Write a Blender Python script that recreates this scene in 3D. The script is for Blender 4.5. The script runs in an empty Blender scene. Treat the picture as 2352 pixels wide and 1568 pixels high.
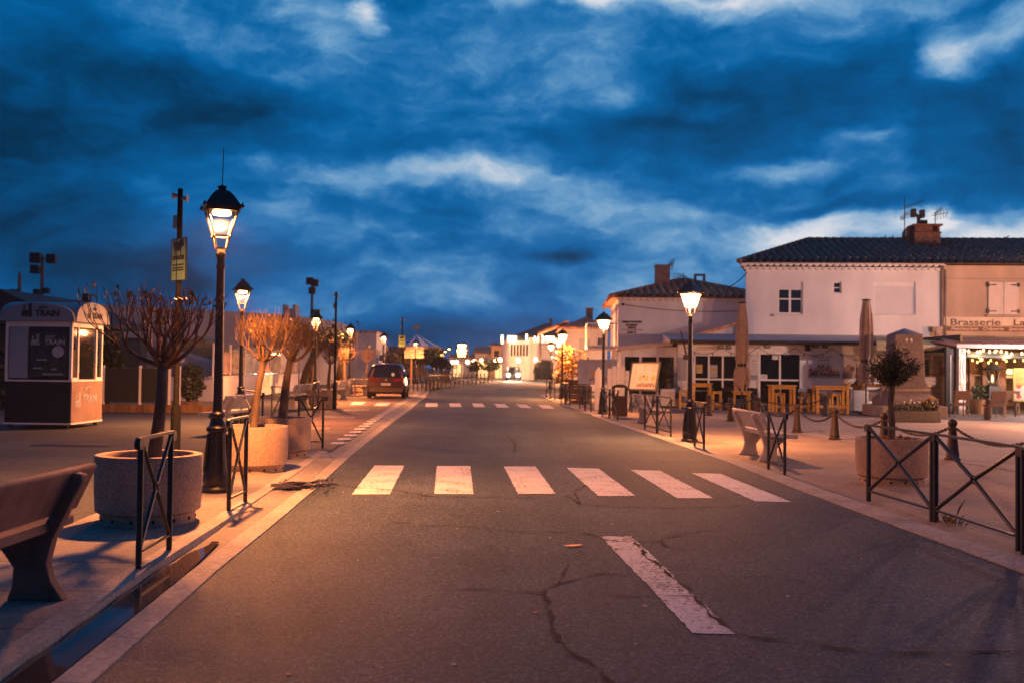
import bpy, math, random
from mathutils import Vector, Matrix
random.seed(7)
R = math.radians
scene = bpy.context.scene
col = scene.collection
rnd = random.Random(11)

# ------------------------------------------------------------------ camera
CAM = Vector((0, 0, 1.66))
FPX = 2352 * 35 / 36
TH = math.atan(58 / FPX); RO = 0.012
_f = Vector((0, math.cos(TH), math.sin(TH))); _u0 = Vector((0, -math.sin(TH), math.cos(TH))); _r0 = Vector((1, 0, 0))
_r = _r0 * math.cos(RO) + _u0 * math.sin(RO)
_u = _u0 * math.cos(RO) - _r0 * math.sin(RO)
cd = bpy.data.cameras.new('camera'); cam = bpy.data.objects.new('camera', cd); col.objects.link(cam)
cam.matrix_world = Matrix(((_r.x, _u.x, -_f.x, CAM.x), (_r.y, _u.y, -_f.y, CAM.y), (_r.z, _u.z, -_f.z, CAM.z), (0, 0, 0, 1)))
cd.lens = 35; cd.sensor_width = 36; cd.clip_end = 3000; cd.clip_start = 0.05
cd.dof.use_dof = True; cd.dof.focus_distance = 11.0; cd.dof.aperture_fstop = 1.9
scene.camera = cam
ZL = 0.06   # left pavement height
ZR = 0.02   # plaza height


def ray(px, py):
    return _f + _r * ((px - 1176) / FPX) - _u * ((py - 784) / FPX)


def G(px, py, z=0.0):
    d = ray(px, py); t = (z - CAM.z) / d.z
    return CAM + d * t


def P(px, py, Y):
    d = ray(px, py)
    return CAM + d * (Y / d.y)


def cr(x0, y0, s):
    return lambda x, y: ((x0 + x / s) / 1.7415, (y0 + y / s) / 1.7415)


class Frame:
    """a vertical facade: s along it, d behind it, z up"""
    def __init__(self, x, y, yaw):
        self.o = Vector((x, y, 0)); self.a = yaw
        self.t = Vector((math.cos(yaw), math.sin(yaw), 0)); self.n = Vector((-math.sin(yaw), math.cos(yaw), 0))

    def at(self, px, py, d=0.0):
        v = ray(px, py)
        k = ((self.o + self.n * d - CAM).dot(self.n)) / v.dot(self.n)
        p = CAM + v * k
        return (p - self.o).dot(self.t), p.z

    def w(self, s, d, z=0):
        return self.o + self.t * s + self.n * d + Vector((0, 0, z))


# ------------------------------------------------------------------ materials
MATS = {}


def mat(name, c, rough=0.6, var=0.12, scale=8.0, bump=0.0, bscale=60.0, metal=0.0, spec=0.4, c2=None, emit=None, estr=0.0, stretch=None, detail=4.0):
    if name in MATS:
        return MATS[name]
    m = bpy.data.materials.new(name); m.use_nodes = True
    nt = m.node_tree; n = nt.nodes; l = nt.links
    b = n['Principled BSDF']
    b.inputs['Roughness'].default_value = rough
    b.inputs['Metallic'].default_value = metal
    b.inputs['Specular IOR Level'].default_value = spec
    tc = n.new('ShaderNodeTexCoord'); src = tc.outputs['Object']
    if stretch:
        mp = n.new('ShaderNodeMapping'); mp.inputs['Scale'].default_value = stretch; l.new(src, mp.inputs[0]); src = mp.outputs[0]
    nz = n.new('ShaderNodeTexNoise'); nz.inputs['Scale'].default_value = scale; nz.inputs['Detail'].default_value = detail
    l.new(src, nz.inputs['Vector'])
    rp = n.new('ShaderNodeValToRGB'); e = rp.color_ramp.elements
    a = c2 if c2 else tuple(max(0, x * (1 - var)) for x in c)
    bb = c if c2 else tuple(min(1, x * (1 + var)) for x in c)
    e[0].position = 0.35; e[1].position = 0.65
    e[0].color = (*a, 1); e[1].color = (*bb, 1)
    l.new(nz.outputs[0], rp.inputs[0]); l.new(rp.outputs[0], b.inputs['Base Color'])
    if bump:
        n2 = n.new('ShaderNodeTexNoise'); n2.inputs['Scale'].default_value = bscale; n2.inputs['Detail'].default_value = 3
        l.new(src, n2.inputs['Vector'])
        bp = n.new('ShaderNodeBump'); bp.inputs['Strength'].default_value = bump; bp.inputs['Distance'].default_value = 0.02
        l.new(n2.outputs[0], bp.inputs['Height']); l.new(bp.outputs[0], b.inputs['Normal'])
    if emit:
        b.inputs['Emission Color'].default_value = (*emit, 1); b.inputs['Emission Strength'].default_value = estr
    MATS[name] = m
    return m


def speckle(name, c, dark, lite, scale=90, rough=0.85, big=0.6, bigamt=0.25, bump=0.35, spec=0.3, grain=0.25, wheel=0.0):
    """aggregate surface: large blotches and fine stones"""
    m = bpy.data.materials.new(name); m.use_nodes = True
    nt = m.node_tree; n = nt.nodes; l = nt.links; b = n['Principled BSDF']
    b.inputs['Roughness'].default_value = rough; b.inputs['Specular IOR Level'].default_value = spec
    tc = n.new('ShaderNodeTexCoord')
    v = n.new('ShaderNodeTexVoronoi'); v.inputs['Scale'].default_value = scale; l.new(tc.outputs['Object'], v.inputs['Vector'])
    sp = n.new('ShaderNodeSeparateColor'); l.new(v.outputs['Color'], sp.inputs[0])
    rp = n.new('ShaderNodeValToRGB'); e = rp.color_ramp.elements
    e[0].position = 0.0; e[0].color = (*dark, 1); e[1].position = 1.0; e[1].color = (*lite, 1)
    k = e.new(0.35); k.color = (*c, 1); k = e.new(0.8); k.color = (*c, 1)
    l.new(sp.outputs[0], rp.inputs[0])
    nb = n.new('ShaderNodeTexNoise'); nb.inputs['Scale'].default_value = big; nb.inputs['Detail'].default_value = 6; nb.inputs['Roughness'].default_value = 0.65
    l.new(tc.outputs['Object'], nb.inputs['Vector'])
    mr = n.new('ShaderNodeMapRange'); mr.inputs[1].default_value = 0.3; mr.inputs[2].default_value = 0.7
    mr.inputs[3].default_value = 1 - bigamt; mr.inputs[4].default_value = 1 + bigamt
    l.new(nb.outputs[0], mr.inputs[0])
    nm = n.new('ShaderNodeTexNoise'); nm.inputs['Scale'].default_value = scale * 0.28; nm.inputs['Detail'].default_value = 6; nm.inputs['Roughness'].default_value = 0.8
    l.new(tc.outputs['Object'], nm.inputs['Vector'])
    if wheel:      # long worn streaks left by traffic along the street, and a few oil stains
        mp = n.new('ShaderNodeMapping'); mp.inputs['Scale'].default_value = (1.1, 0.05, 1); l.new(tc.outputs['Object'], mp.inputs[0])
        nw = n.new('ShaderNodeTexNoise'); nw.inputs['Scale'].default_value = 1.0; nw.inputs['Detail'].default_value = 3; l.new(mp.outputs[0], nw.inputs['Vector'])
        w1 = n.new('ShaderNodeMapRange'); w1.inputs[1].default_value = 0.35; w1.inputs[2].default_value = 0.65; w1.inputs[3].default_value = 1 - wheel; w1.inputs[4].default_value = 1 + wheel
        l.new(nw.outputs[0], w1.inputs[0])
        no = n.new('ShaderNodeTexNoise'); no.inputs['Scale'].default_value = 1.7; no.inputs['Detail'].default_value = 5; l.new(tc.outputs['Object'], no.inputs['Vector'])
        w2 = n.new('ShaderNodeMapRange'); w2.inputs[1].default_value = 0.66; w2.inputs[2].default_value = 0.74; w2.inputs[3].default_value = 1; w2.inputs[4].default_value = 0.62
        l.new(no.outputs[0], w2.inputs[0])
        wm = n.new('ShaderNodeMath'); wm.operation = 'MULTIPLY'; l.new(w1.outputs[0], wm.inputs[0]); l.new(w2.outputs[0], wm.inputs[1])
        wk = n.new('ShaderNodeMath'); wk.operation = 'MULTIPLY'; l.new(wm.outputs[0], wk.inputs[0]); l.new(mr.outputs[0], wk.inputs[1]); mrout = wk.outputs[0]
    else:
        mrout = mr.outputs[0]
    m2 = n.new('ShaderNodeMapRange'); m2.inputs[1].default_value = 0.3; m2.inputs[2].default_value = 0.7; m2.inputs[3].default_value = 1 - grain; m2.inputs[4].default_value = 1 + grain
    l.new(nm.outputs[0], m2.inputs[0])
    mm = n.new('ShaderNodeMath'); mm.operation = 'MULTIPLY'; l.new(mrout, mm.inputs[0]); l.new(m2.outputs[0], mm.inputs[1])
    mx = n.new('ShaderNodeVectorMath'); mx.operation = 'SCALE'
    l.new(rp.outputs[0], mx.inputs[0]); l.new(mm.outputs[0], mx.inputs['Scale'])
    l.new(mx.outputs[0], b.inputs['Base Color'])
    nf = n.new('ShaderNodeTexNoise'); nf.inputs['Scale'].default_value = scale * 0.9; nf.inputs['Detail'].default_value = 4
    l.new(tc.outputs['Object'], nf.inputs['Vector'])
    bp = n.new('ShaderNodeBump'); bp.inputs['Strength'].default_value = bump; bp.inputs['Distance'].default_value = 0.012
    l.new(nf.outputs[0], bp.inputs['Height']); l.new(bp.outputs[0], b.inputs['Normal'])
    MATS[name] = m
    return m


def paint_worn(name, c, wear, amount=0.42):
    m = bpy.data.materials.new(name); m.use_nodes = True
    nt = m.node_tree; n = nt.nodes; l = nt.links; b = n['Principled BSDF']
    b.inputs['Roughness'].default_value = 0.7; b.inputs['Specular IOR Level'].default_value = 0.3
    tc = n.new('ShaderNodeTexCoord')
    n1 = n.new('ShaderNodeTexNoise'); n1.inputs['Scale'].default_value = 22; n1.inputs['Detail'].default_value = 8; n1.inputs['Roughness'].default_value = 0.75
    n2 = n.new('ShaderNodeTexNoise'); n2.inputs['Scale'].default_value = 2.2; n2.inputs['Detail'].default_value = 3
    l.new(tc.outputs['Object'], n1.inputs['Vector']); l.new(tc.outputs['Object'], n2.inputs['Vector'])
    ad = n.new('ShaderNodeMath'); ad.operation = 'MULTIPLY_ADD'; ad.inputs[1].default_value = 0.35
    l.new(n2.outputs[0], ad.inputs[0]); l.new(n1.outputs[0], ad.inputs[2])
    rp = n.new('ShaderNodeValToRGB'); e = rp.color_ramp.elements
    e[0].position = amount + 0.12; e[0].color = (*wear, 1); e[1].position = amount + 0.2; e[1].color = (*c, 1)
    l.new(ad.outputs[0], rp.inputs[0]); l.new(rp.outputs[0], b.inputs['Base Color'])
    MATS[name] = m
    return m


def emis(name, c, s):
    if name in MATS:
        return MATS[name]
    m = bpy.data.materials.new(name); m.use_nodes = True
    b = m.node_tree.nodes['Principled BSDF']
    b.inputs['Base Color'].default_value = (*[min(1, x) * 0.6 for x in c], 1)
    b.inputs['Emission Color'].default_value = (*c, 1); b.inputs['Emission Strength'].default_value = s
    MATS[name] = m
    return m


def glassy(name, tint=(0.9, 0.95, 0.95), alpha=0.15, glow=None, gs=0.0, base=(0.02, 0.03, 0.035)):
    """thin pane: mostly see-through with a surface reflection; a lit pane also glows"""
    m = bpy.data.materials.new(name); m.use_nodes = True
    nt = m.node_tree; n = nt.nodes; l = nt.links
    out = n['Material Output']; b = n['Principled BSDF']
    b.inputs['Base Color'].default_value = (*base, 1); b.inputs['Roughness'].default_value = 0.04
    b.inputs['Specular IOR Level'].default_value = 0.6
    if glow:
        b.inputs['Emission Color'].default_value = (*glow, 1); b.inputs['Emission Strength'].default_value = gs
    t = n.new('ShaderNodeBsdfTransparent'); t.inputs[0].default_value = (*tint, 1)
    mx = n.new('ShaderNodeMixShader'); mx.inputs[0].default_value = alpha
    l.new(t.outputs[0], mx.inputs[1]); l.new(b.outputs[0], mx.inputs[2]); l.new(mx.outputs[0], out.inputs[0])
    MATS[name] = m
    return m


# ------------------------------------------------------------------ mesh builder
class MB:
    def __init__(s):
        s.v = []; s.f = []; s.m = []

    def face(s, idx, m=0):
        s.f.append(tuple(idx)); s.m.append(m)

    def quad(s, a, b, c, d, m=0):
        i = len(s.v); s.v += [tuple(a), tuple(b), tuple(c), tuple(d)]; s.face((i, i + 1, i + 2, i + 3), m); return s

    def poly(s, pts, m=0):
        i = len(s.v); s.v += [tuple(p) for p in pts]; s.face(range(i, i + len(pts)), m); return s

    def box(s, x0, x1, y0, y1, z0, z1, m=0):
        i = len(s.v)
        s.v += [(x0, y0, z0), (x1, y0, z0), (x1, y1, z0), (x0, y1, z0), (x0, y0, z1), (x1, y0, z1), (x1, y1, z1), (x0, y1, z1)]
        for q in ((0, 3, 2, 1), (4, 5, 6, 7), (0, 1, 5, 4), (1, 2, 6, 5), (2, 3, 7, 6), (3, 0, 4, 7)):
            s.face([i + k for k in q], m)
        return s

    def prism(s, pts, ext, m=0):
        """polygon pts (3D, planar) pushed along ext"""
        n = len(pts); i = len(s.v); e = Vector(ext)
        s.v += [tuple(p) for p in pts] + [tuple(Vector(p) + e) for p in pts]
        s.face([i + k for k in range(n)][::-1], m); s.face([i + n + k for k in range(n)], m)
        for k in range(n):
            j = (k + 1) % n
            s.face((i + k, i + j, i + n + j, i + n + k), m)
        return s

    def bar(s, p, q, w, h, m=0, up=(0, 0, 1)):
        p = Vector(p); q = Vector(q); d = (q - p).normalized(); u = Vector(up)
        if abs(d.dot(u)) > 0.98:
            u = Vector((1, 0, 0))
        x = d.cross(u).normalized(); y = x.cross(d).normalized()
        x *= w / 2; y *= h / 2
        s.prism([p - x - y, p + x - y, p + x + y, p - x + y], q - p, m); return s

    def tube(s, pts, r, n=8, m=0, cap=True):
        pts = [Vector(p) for p in pts]; k = len(pts)
        rs = r if isinstance(r, (list, tuple)) else [r] * k
        base = len(s.v); prev = None
        for i, p in enumerate(pts):
            d = (pts[min(i + 1, k - 1)] - pts[max(i - 1, 0)])
            d = d.normalized() if d.length > 1e-9 else Vector((0, 0, 1))
            if prev is None:
                a = d.cross(Vector((0, 0, 1)))
                if a.length < 0.05:
                    a = d.cross(Vector((0, 1, 0)))
            else:
                a = prev - d * prev.dot(d)
                if a.length < 1e-6:
                    a = d.orthogonal()
            a.normalize(); prev = a; b = d.cross(a)
            for j in range(n):
                t = 2 * math.pi * j / n
                s.v.append(tuple(p + (a * math.cos(t) + b * math.sin(t)) * rs[i]))
        for i in range(k - 1):
            for j in range(n):
                j2 = (j + 1) % n
                s.face((base + i * n + j, base + i * n + j2, base + (i + 1) * n + j2, base + (i + 1) * n + j), m)
        if cap:
            s.face([base + j for j in range(n)][::-1], m); s.face([base + (k - 1) * n + j for j in range(n)], m)
        return s

    def lathe(s, prof, c=(0, 0, 0), n=20, m=0, sx=1, sy=1, rot=0, cap=True):
        base = len(s.v); k = len(prof)
        for r, z in prof:
            for j in range(n):
                t = 2 * math.pi * j / n + rot
                s.v.append((c[0] + r * math.cos(t) * sx, c[1] + r * math.sin(t) * sy, c[2] + z))
        for i in range(k - 1):
            for j in range(n):
                j2 = (j + 1) % n
                s.face((base + i * n + j, base + i * n + j2, base + (i + 1) * n + j2, base + (i + 1) * n + j), m)
        if cap:
            if prof[0][0] > 1e-5:
                s.face([base + j for j in range(n)][::-1], m)
            if prof[-1][0] > 1e-5:
                s.face([base + (k - 1) * n + j for j in range(n)], m)
        return s

    def ball(s, c, r, n=12, m=0, sz=1.0):
        k = max(4, n // 2)
        s.lathe([(max(1e-6, r * math.sin(math.pi * i / k)), -r * sz * math.cos(math.pi * i / k)) for i in range(k + 1)], c, n, m, cap=False); return s

    def ring(s, c, a, b, RR, r, n=16, k=6, m=0):
        """torus in the plane of unit vectors a, b"""
        c = Vector(c); a = Vector(a).normalized(); b = Vector(b).normalized(); w = a.cross(b); base = len(s.v)
        for i in range(n):
            t = 2 * math.pi * i / n; d = a * math.cos(t) + b * math.sin(t)
            for j in range(k):
                q = 2 * math.pi * j / k
                s.v.append(tuple(c + d * (RR + r * math.cos(q)) + w * (r * math.sin(q))))
        for i in range(n):
            for j in range(k):
                i2 = (i + 1) % n; j2 = (j + 1) % k
                s.face((base + i * k + j, base + i2 * k + j, base + i2 * k + j2, base + i * k + j2), m)
        return s

    def build(s, name, mats, parent=None, smooth=38, bevel=0.0, loc=None):
        me = bpy.data.meshes.new(name); me.from_pydata(s.v, [], s.f)
        ms = mats if isinstance(mats, (list, tuple)) else [mats]
        for x in ms:
            me.materials.append(x)
        me.polygons.foreach_set('material_index', s.m)
        if smooth:
            me.polygons.foreach_set('use_smooth', [True] * len(s.f))
            me.set_sharp_from_angle(angle=R(smooth))
        me.update()
        o = bpy.data.objects.new(name, me); col.objects.link(o)
        if parent is not None:
            o.parent = parent
        if loc is not None:
            o.location = loc
        if bevel:
            b = o.modifiers.new('edge', 'BEVEL'); b.width = bevel; b.segments = 2; b.limit_method = 'ANGLE'; b.angle_limit = R(40)
        return o


def tag(o, label, cat, group=None):
    o['label'] = label; o['category'] = cat
    if group:
        o['group'] = group
    return o


def thing(name, label, cat, loc=(0, 0, 0), rz=0.0, group=None):
    o = bpy.data.objects.new(name, None); o.empty_display_size = 0.2; col.objects.link(o)
    o.location = loc; o.rotation_euler = (0, 0, rz)
    return tag(o, label, cat, group)


def struct(o, kind='structure'):
    o['kind'] = kind; return o


def copy_tree(o, parent=None):
    kids = list(o.children)
    c = o.copy(); col.objects.link(c)
    if parent is not None:
        c.parent = parent
    for ch in kids:
        copy_tree(ch, c)
    return c


def dup(root, label, loc, rz=0.0, sc=1.0, group=None):
    c = copy_tree(root); c.location = loc; c.rotation_euler = (0, 0, rz); c.scale = (sc, sc, sc)
    c['label'] = label
    if group:
        c['group'] = group
    return c


def text(name, body, size, loc, m, parent=None, rot=(math.pi / 2, 0, 0), ext=0.003, align='LEFT', shear=0.0, sx=1.0, bold=0.0):
    cu = bpy.data.curves.new(name, 'FONT'); cu.body = body; cu.size = size; cu.extrude = ext; cu.align_x = align; cu.shear = shear
    cu.offset = bold
    cu.materials.append(m)
    tmp = bpy.data.objects.new(name, cu); col.objects.link(tmp)
    bpy.context.view_layer.update()
    me = bpy.data.meshes.new_from_object(tmp.evaluated_get(bpy.context.evaluated_depsgraph_get()))
    bpy.data.objects.remove(tmp); bpy.data.curves.remove(cu)
    me.name = name
    if not me.materials:
        me.materials.append(m)
    o = bpy.data.objects.new(name, me); col.objects.link(o); o.location = loc; o.rotation_euler = rot; o.scale = (sx, 1, 1)
    if parent is not None:
        o.parent = parent
    return o


ORD = ['first', 'second', 'third', 'fourth', 'fifth', 'sixth', 'seventh', 'eighth', 'ninth', 'tenth', 'eleventh', 'twelfth']

# palette
asphalt = speckle('asphalt', (0.060, 0.080, 0.102), (0.015, 0.02, 0.027), (0.15, 0.18, 0.21), scale=75, rough=0.74, big=0.5, bigamt=0.25, bump=0.6, spec=0.17, grain=0.55, wheel=0.16)
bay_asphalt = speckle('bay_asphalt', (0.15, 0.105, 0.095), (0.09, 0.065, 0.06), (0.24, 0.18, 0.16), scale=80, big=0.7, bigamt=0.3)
left_asphalt = speckle('worn_plaza_asphalt', (0.052, 0.062, 0.072), (0.022, 0.026, 0.03), (0.11, 0.12, 0.13), scale=70, big=0.45, bigamt=0.3, bump=0.4, grain=0.35)
concrete = speckle('pavement_concrete', (0.24, 0.225, 0.21), (0.17, 0.16, 0.15), (0.33, 0.31, 0.29), scale=70, big=0.55, bigamt=0.28, bump=0.25)
sand = speckle('plaza_sand', (0.30, 0.235, 0.18), (0.21, 0.165, 0.13), (0.42, 0.34, 0.27), scale=60, big=0.45, bigamt=0.22, bump=0.3)
sand_pale = speckle('plaza_pale', (0.37, 0.31, 0.25), (0.28, 0.23, 0.19), (0.48, 0.42, 0.34), scale=60, big=0.5, bigamt=0.18, bump=0.3)
kerbstone = speckle('kerb_stone', (0.36, 0.33, 0.30), (0.26, 0.24, 0.22), (0.46, 0.43, 0.40), scale=55, big=1.2, bigamt=0.22, bump=0.2)
terrace_grey = speckle('terrace_grey', (0.11, 0.105, 0.105), (0.075, 0.075, 0.075), (0.15, 0.15, 0.15), scale=50)
soil_ground = mat('earth', (0.14, 0.11, 0.085), 0.95, 0.3, 0.6)
crackm = mat('crack_fill', (0.012, 0.012, 0.013), 0.95)
mud = mat('wet_mud', (0.03, 0.022, 0.016), 0.5, 0.5, 30, 0.5, 60)
zebra_paint = paint_worn('zebra_paint', (0.66, 0.65, 0.65), (0.15, 0.145, 0.145), 0.44)
line_paint = paint_worn('line_paint', (0.55, 0.55, 0.57), (0.06, 0.06, 0.062), 0.47)
pink_paint = paint_worn('faded_paint', (0.40, 0.30, 0.30), (0.15, 0.11, 0.10), 0.55)
granite = speckle('aggregate', (0.40, 0.29, 0.22), (0.22, 0.16, 0.125), (0.58, 0.45, 0.36), scale=130, big=1.6, bigamt=0.22, bump=0.5, grain=0.3)
bench_dim_warm = mat('bench_dim_warm', (0.27, 0.14, 0.105), 0.8, 0.25, 4, 0.3, 80, detail=6)  # bench concrete with the near bench's dim, warm light put into the colour
pole_iron = mat('pole_iron', (0.012, 0.012, 0.013), 0.75, 0.3, 20, spec=0.15)
bench_conc = mat('bench_concrete', (0.46, 0.43, 0.41), 0.85, 0.16, 5, 0.25, 90, detail=6)
iron = mat('black_iron', (0.018, 0.019, 0.021), 0.42, 0.3, 20, 0.08, 40, spec=0.5)
lamp_iron = mat('lamp_iron', (0.014, 0.013, 0.014), 0.38, 0.3, 14, 0.1, 30, spec=0.5)
rust_iron = mat('rusty_iron', (0.045, 0.03, 0.026), 0.6, 0.4, 25, 0.15, 70)
bark = mat('bark', (0.12, 0.085, 0.06), 0.9, 0.35, 12, 0.5, 45, stretch=(1, 1, 0.25))
twig = mat('twig_bark', (0.16, 0.10, 0.065), 0.8, 0.35, 14)
leaf_dry = mat('dry_leaf', (0.30, 0.16, 0.05), 0.6, 0.4, 20)
leaf_green = mat('olive_leaf', (0.055, 0.065, 0.035), 0.5, 0.45, 20)
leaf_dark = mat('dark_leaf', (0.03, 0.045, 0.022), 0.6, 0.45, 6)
soil = mat('soil', (0.05, 0.036, 0.026), 0.95, 0.4, 18, 0.6, 50)
white_paint = mat('white_paint', (0.76, 0.76, 0.76), 0.55, 0.05, 3)
plaster = mat('white_plaster', (0.72, 0.71, 0.71), 0.85, 0.11, 0.7, 0.15, 30, detail=9, stretch=(1, 1, 0.5))
plaster_dirty = mat('stained_render', (0.60, 0.47, 0.36), 0.9, 0.2, 0.8, 0.15, 30, c2=(0.40, 0.31, 0.24), detail=8, stretch=(1, 1, 0.45))
siding = mat('white_boards', (0.72, 0.71, 0.70), 0.6, 0.06, 2.5, stretch=(0.2, 1, 3))
tile_dark = mat('grey_tile', (0.23, 0.185, 0.155), 0.8, 0.4, 3.5, detail=6)
tile_red = mat('clay_tile', (0.60, 0.29, 0.17), 0.8, 0.35, 3.5, detail=6)
clay = mat('clay', (0.42, 0.27, 0.20), 0.8, 0.2, 6)
wood_yellow = mat('yellow_wood', (0.58, 0.34, 0.085), 0.55, 0.25, 5, stretch=(6, 6, 0.6))
wood_brown = mat('brown_wood', (0.20, 0.115, 0.06), 0.7, 0.3, 6, stretch=(1, 1, 0.3))
dark_plastic = mat('black_plastic', (0.012, 0.013, 0.014), 0.5)
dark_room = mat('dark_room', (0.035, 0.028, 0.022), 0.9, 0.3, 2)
canvas_tan = mat('tan_canvas', (0.36, 0.27, 0.21), 0.9, 0.12, 5, 0.1, 120)
canvas_olive = mat('olive_canvas', (0.30, 0.25, 0.16), 0.9, 0.1, 4)
rattan = mat('tan_rattan', (0.24, 0.15, 0.095), 0.6, 0.2, 60, 0.4, 120)
stone_pink = speckle('monument_stone', (0.22, 0.18, 0.165), (0.15, 0.12, 0.11), (0.30, 0.26, 0.24), scale=40, big=1.5, bigamt=0.2, bump=0.2)
stone_pale = mat('pale_stone', (0.31, 0.255, 0.21), 0.85, 0.14, 4, 0.2, 40)
steel = mat('galvanised', (0.34, 0.35, 0.36), 0.45, 0.12, 10, metal=0.6)
blue_metal = mat('blue_grey_steel', (0.10, 0.14, 0.16), 0.5, 0.1, 8)
ink = mat('dark_ink', (0.03, 0.03, 0.035), 0.7)
pane_dark = mat('dark_pane', (0.015, 0.02, 0.024), 0.06, 0.1, 2, spec=0.7)
glass = glassy('window_glass', alpha=0.3)
lantern_glass = glassy('lantern_glass', tint=(0.97, 0.97, 0.97), alpha=0.025)
opal_glass = glassy('lit_lantern_glass', tint=(0.97, 0.97, 0.97), alpha=0.45, glow=(1.0, 0.52, 0.18), gs=7.0, base=(0.5, 0.45, 0.4))
bulb_em = emis('lamp_element', (1.0, 0.50, 0.16), 40.0)
warm_em = emis('warm_bulb', (1.0, 0.52, 0.2), 10.0)
dim_em = emis('dim_bulb', (1.0, 0.45, 0.12), 3.0)
white_em = emis('white_lamp', (1.0, 0.85, 0.65), 16.0)
LAMP_COL = (1.0, 0.305, 0.08)


def disk(name, loc, power, parent=None, colr=LAMP_COL, size=0.22):
    d = bpy.data.lights.new(name, 'AREA'); d.shape = 'DISK'; d.size = size; d.energy = power; d.color = colr
    o = bpy.data.objects.new(name, d); col.objects.link(o); o.location = loc
    return o


def point(name, loc, power, parent=None, colr=LAMP_COL, rad=0.07):
    d = bpy.data.lights.new(name, 'POINT'); d.energy = power; d.color = colr; d.shadow_soft_size = rad
    o = bpy.data.objects.new(name, d); col.objects.link(o); o.location = loc
    if parent is not None:
        o.parent = parent
    return o

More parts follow.
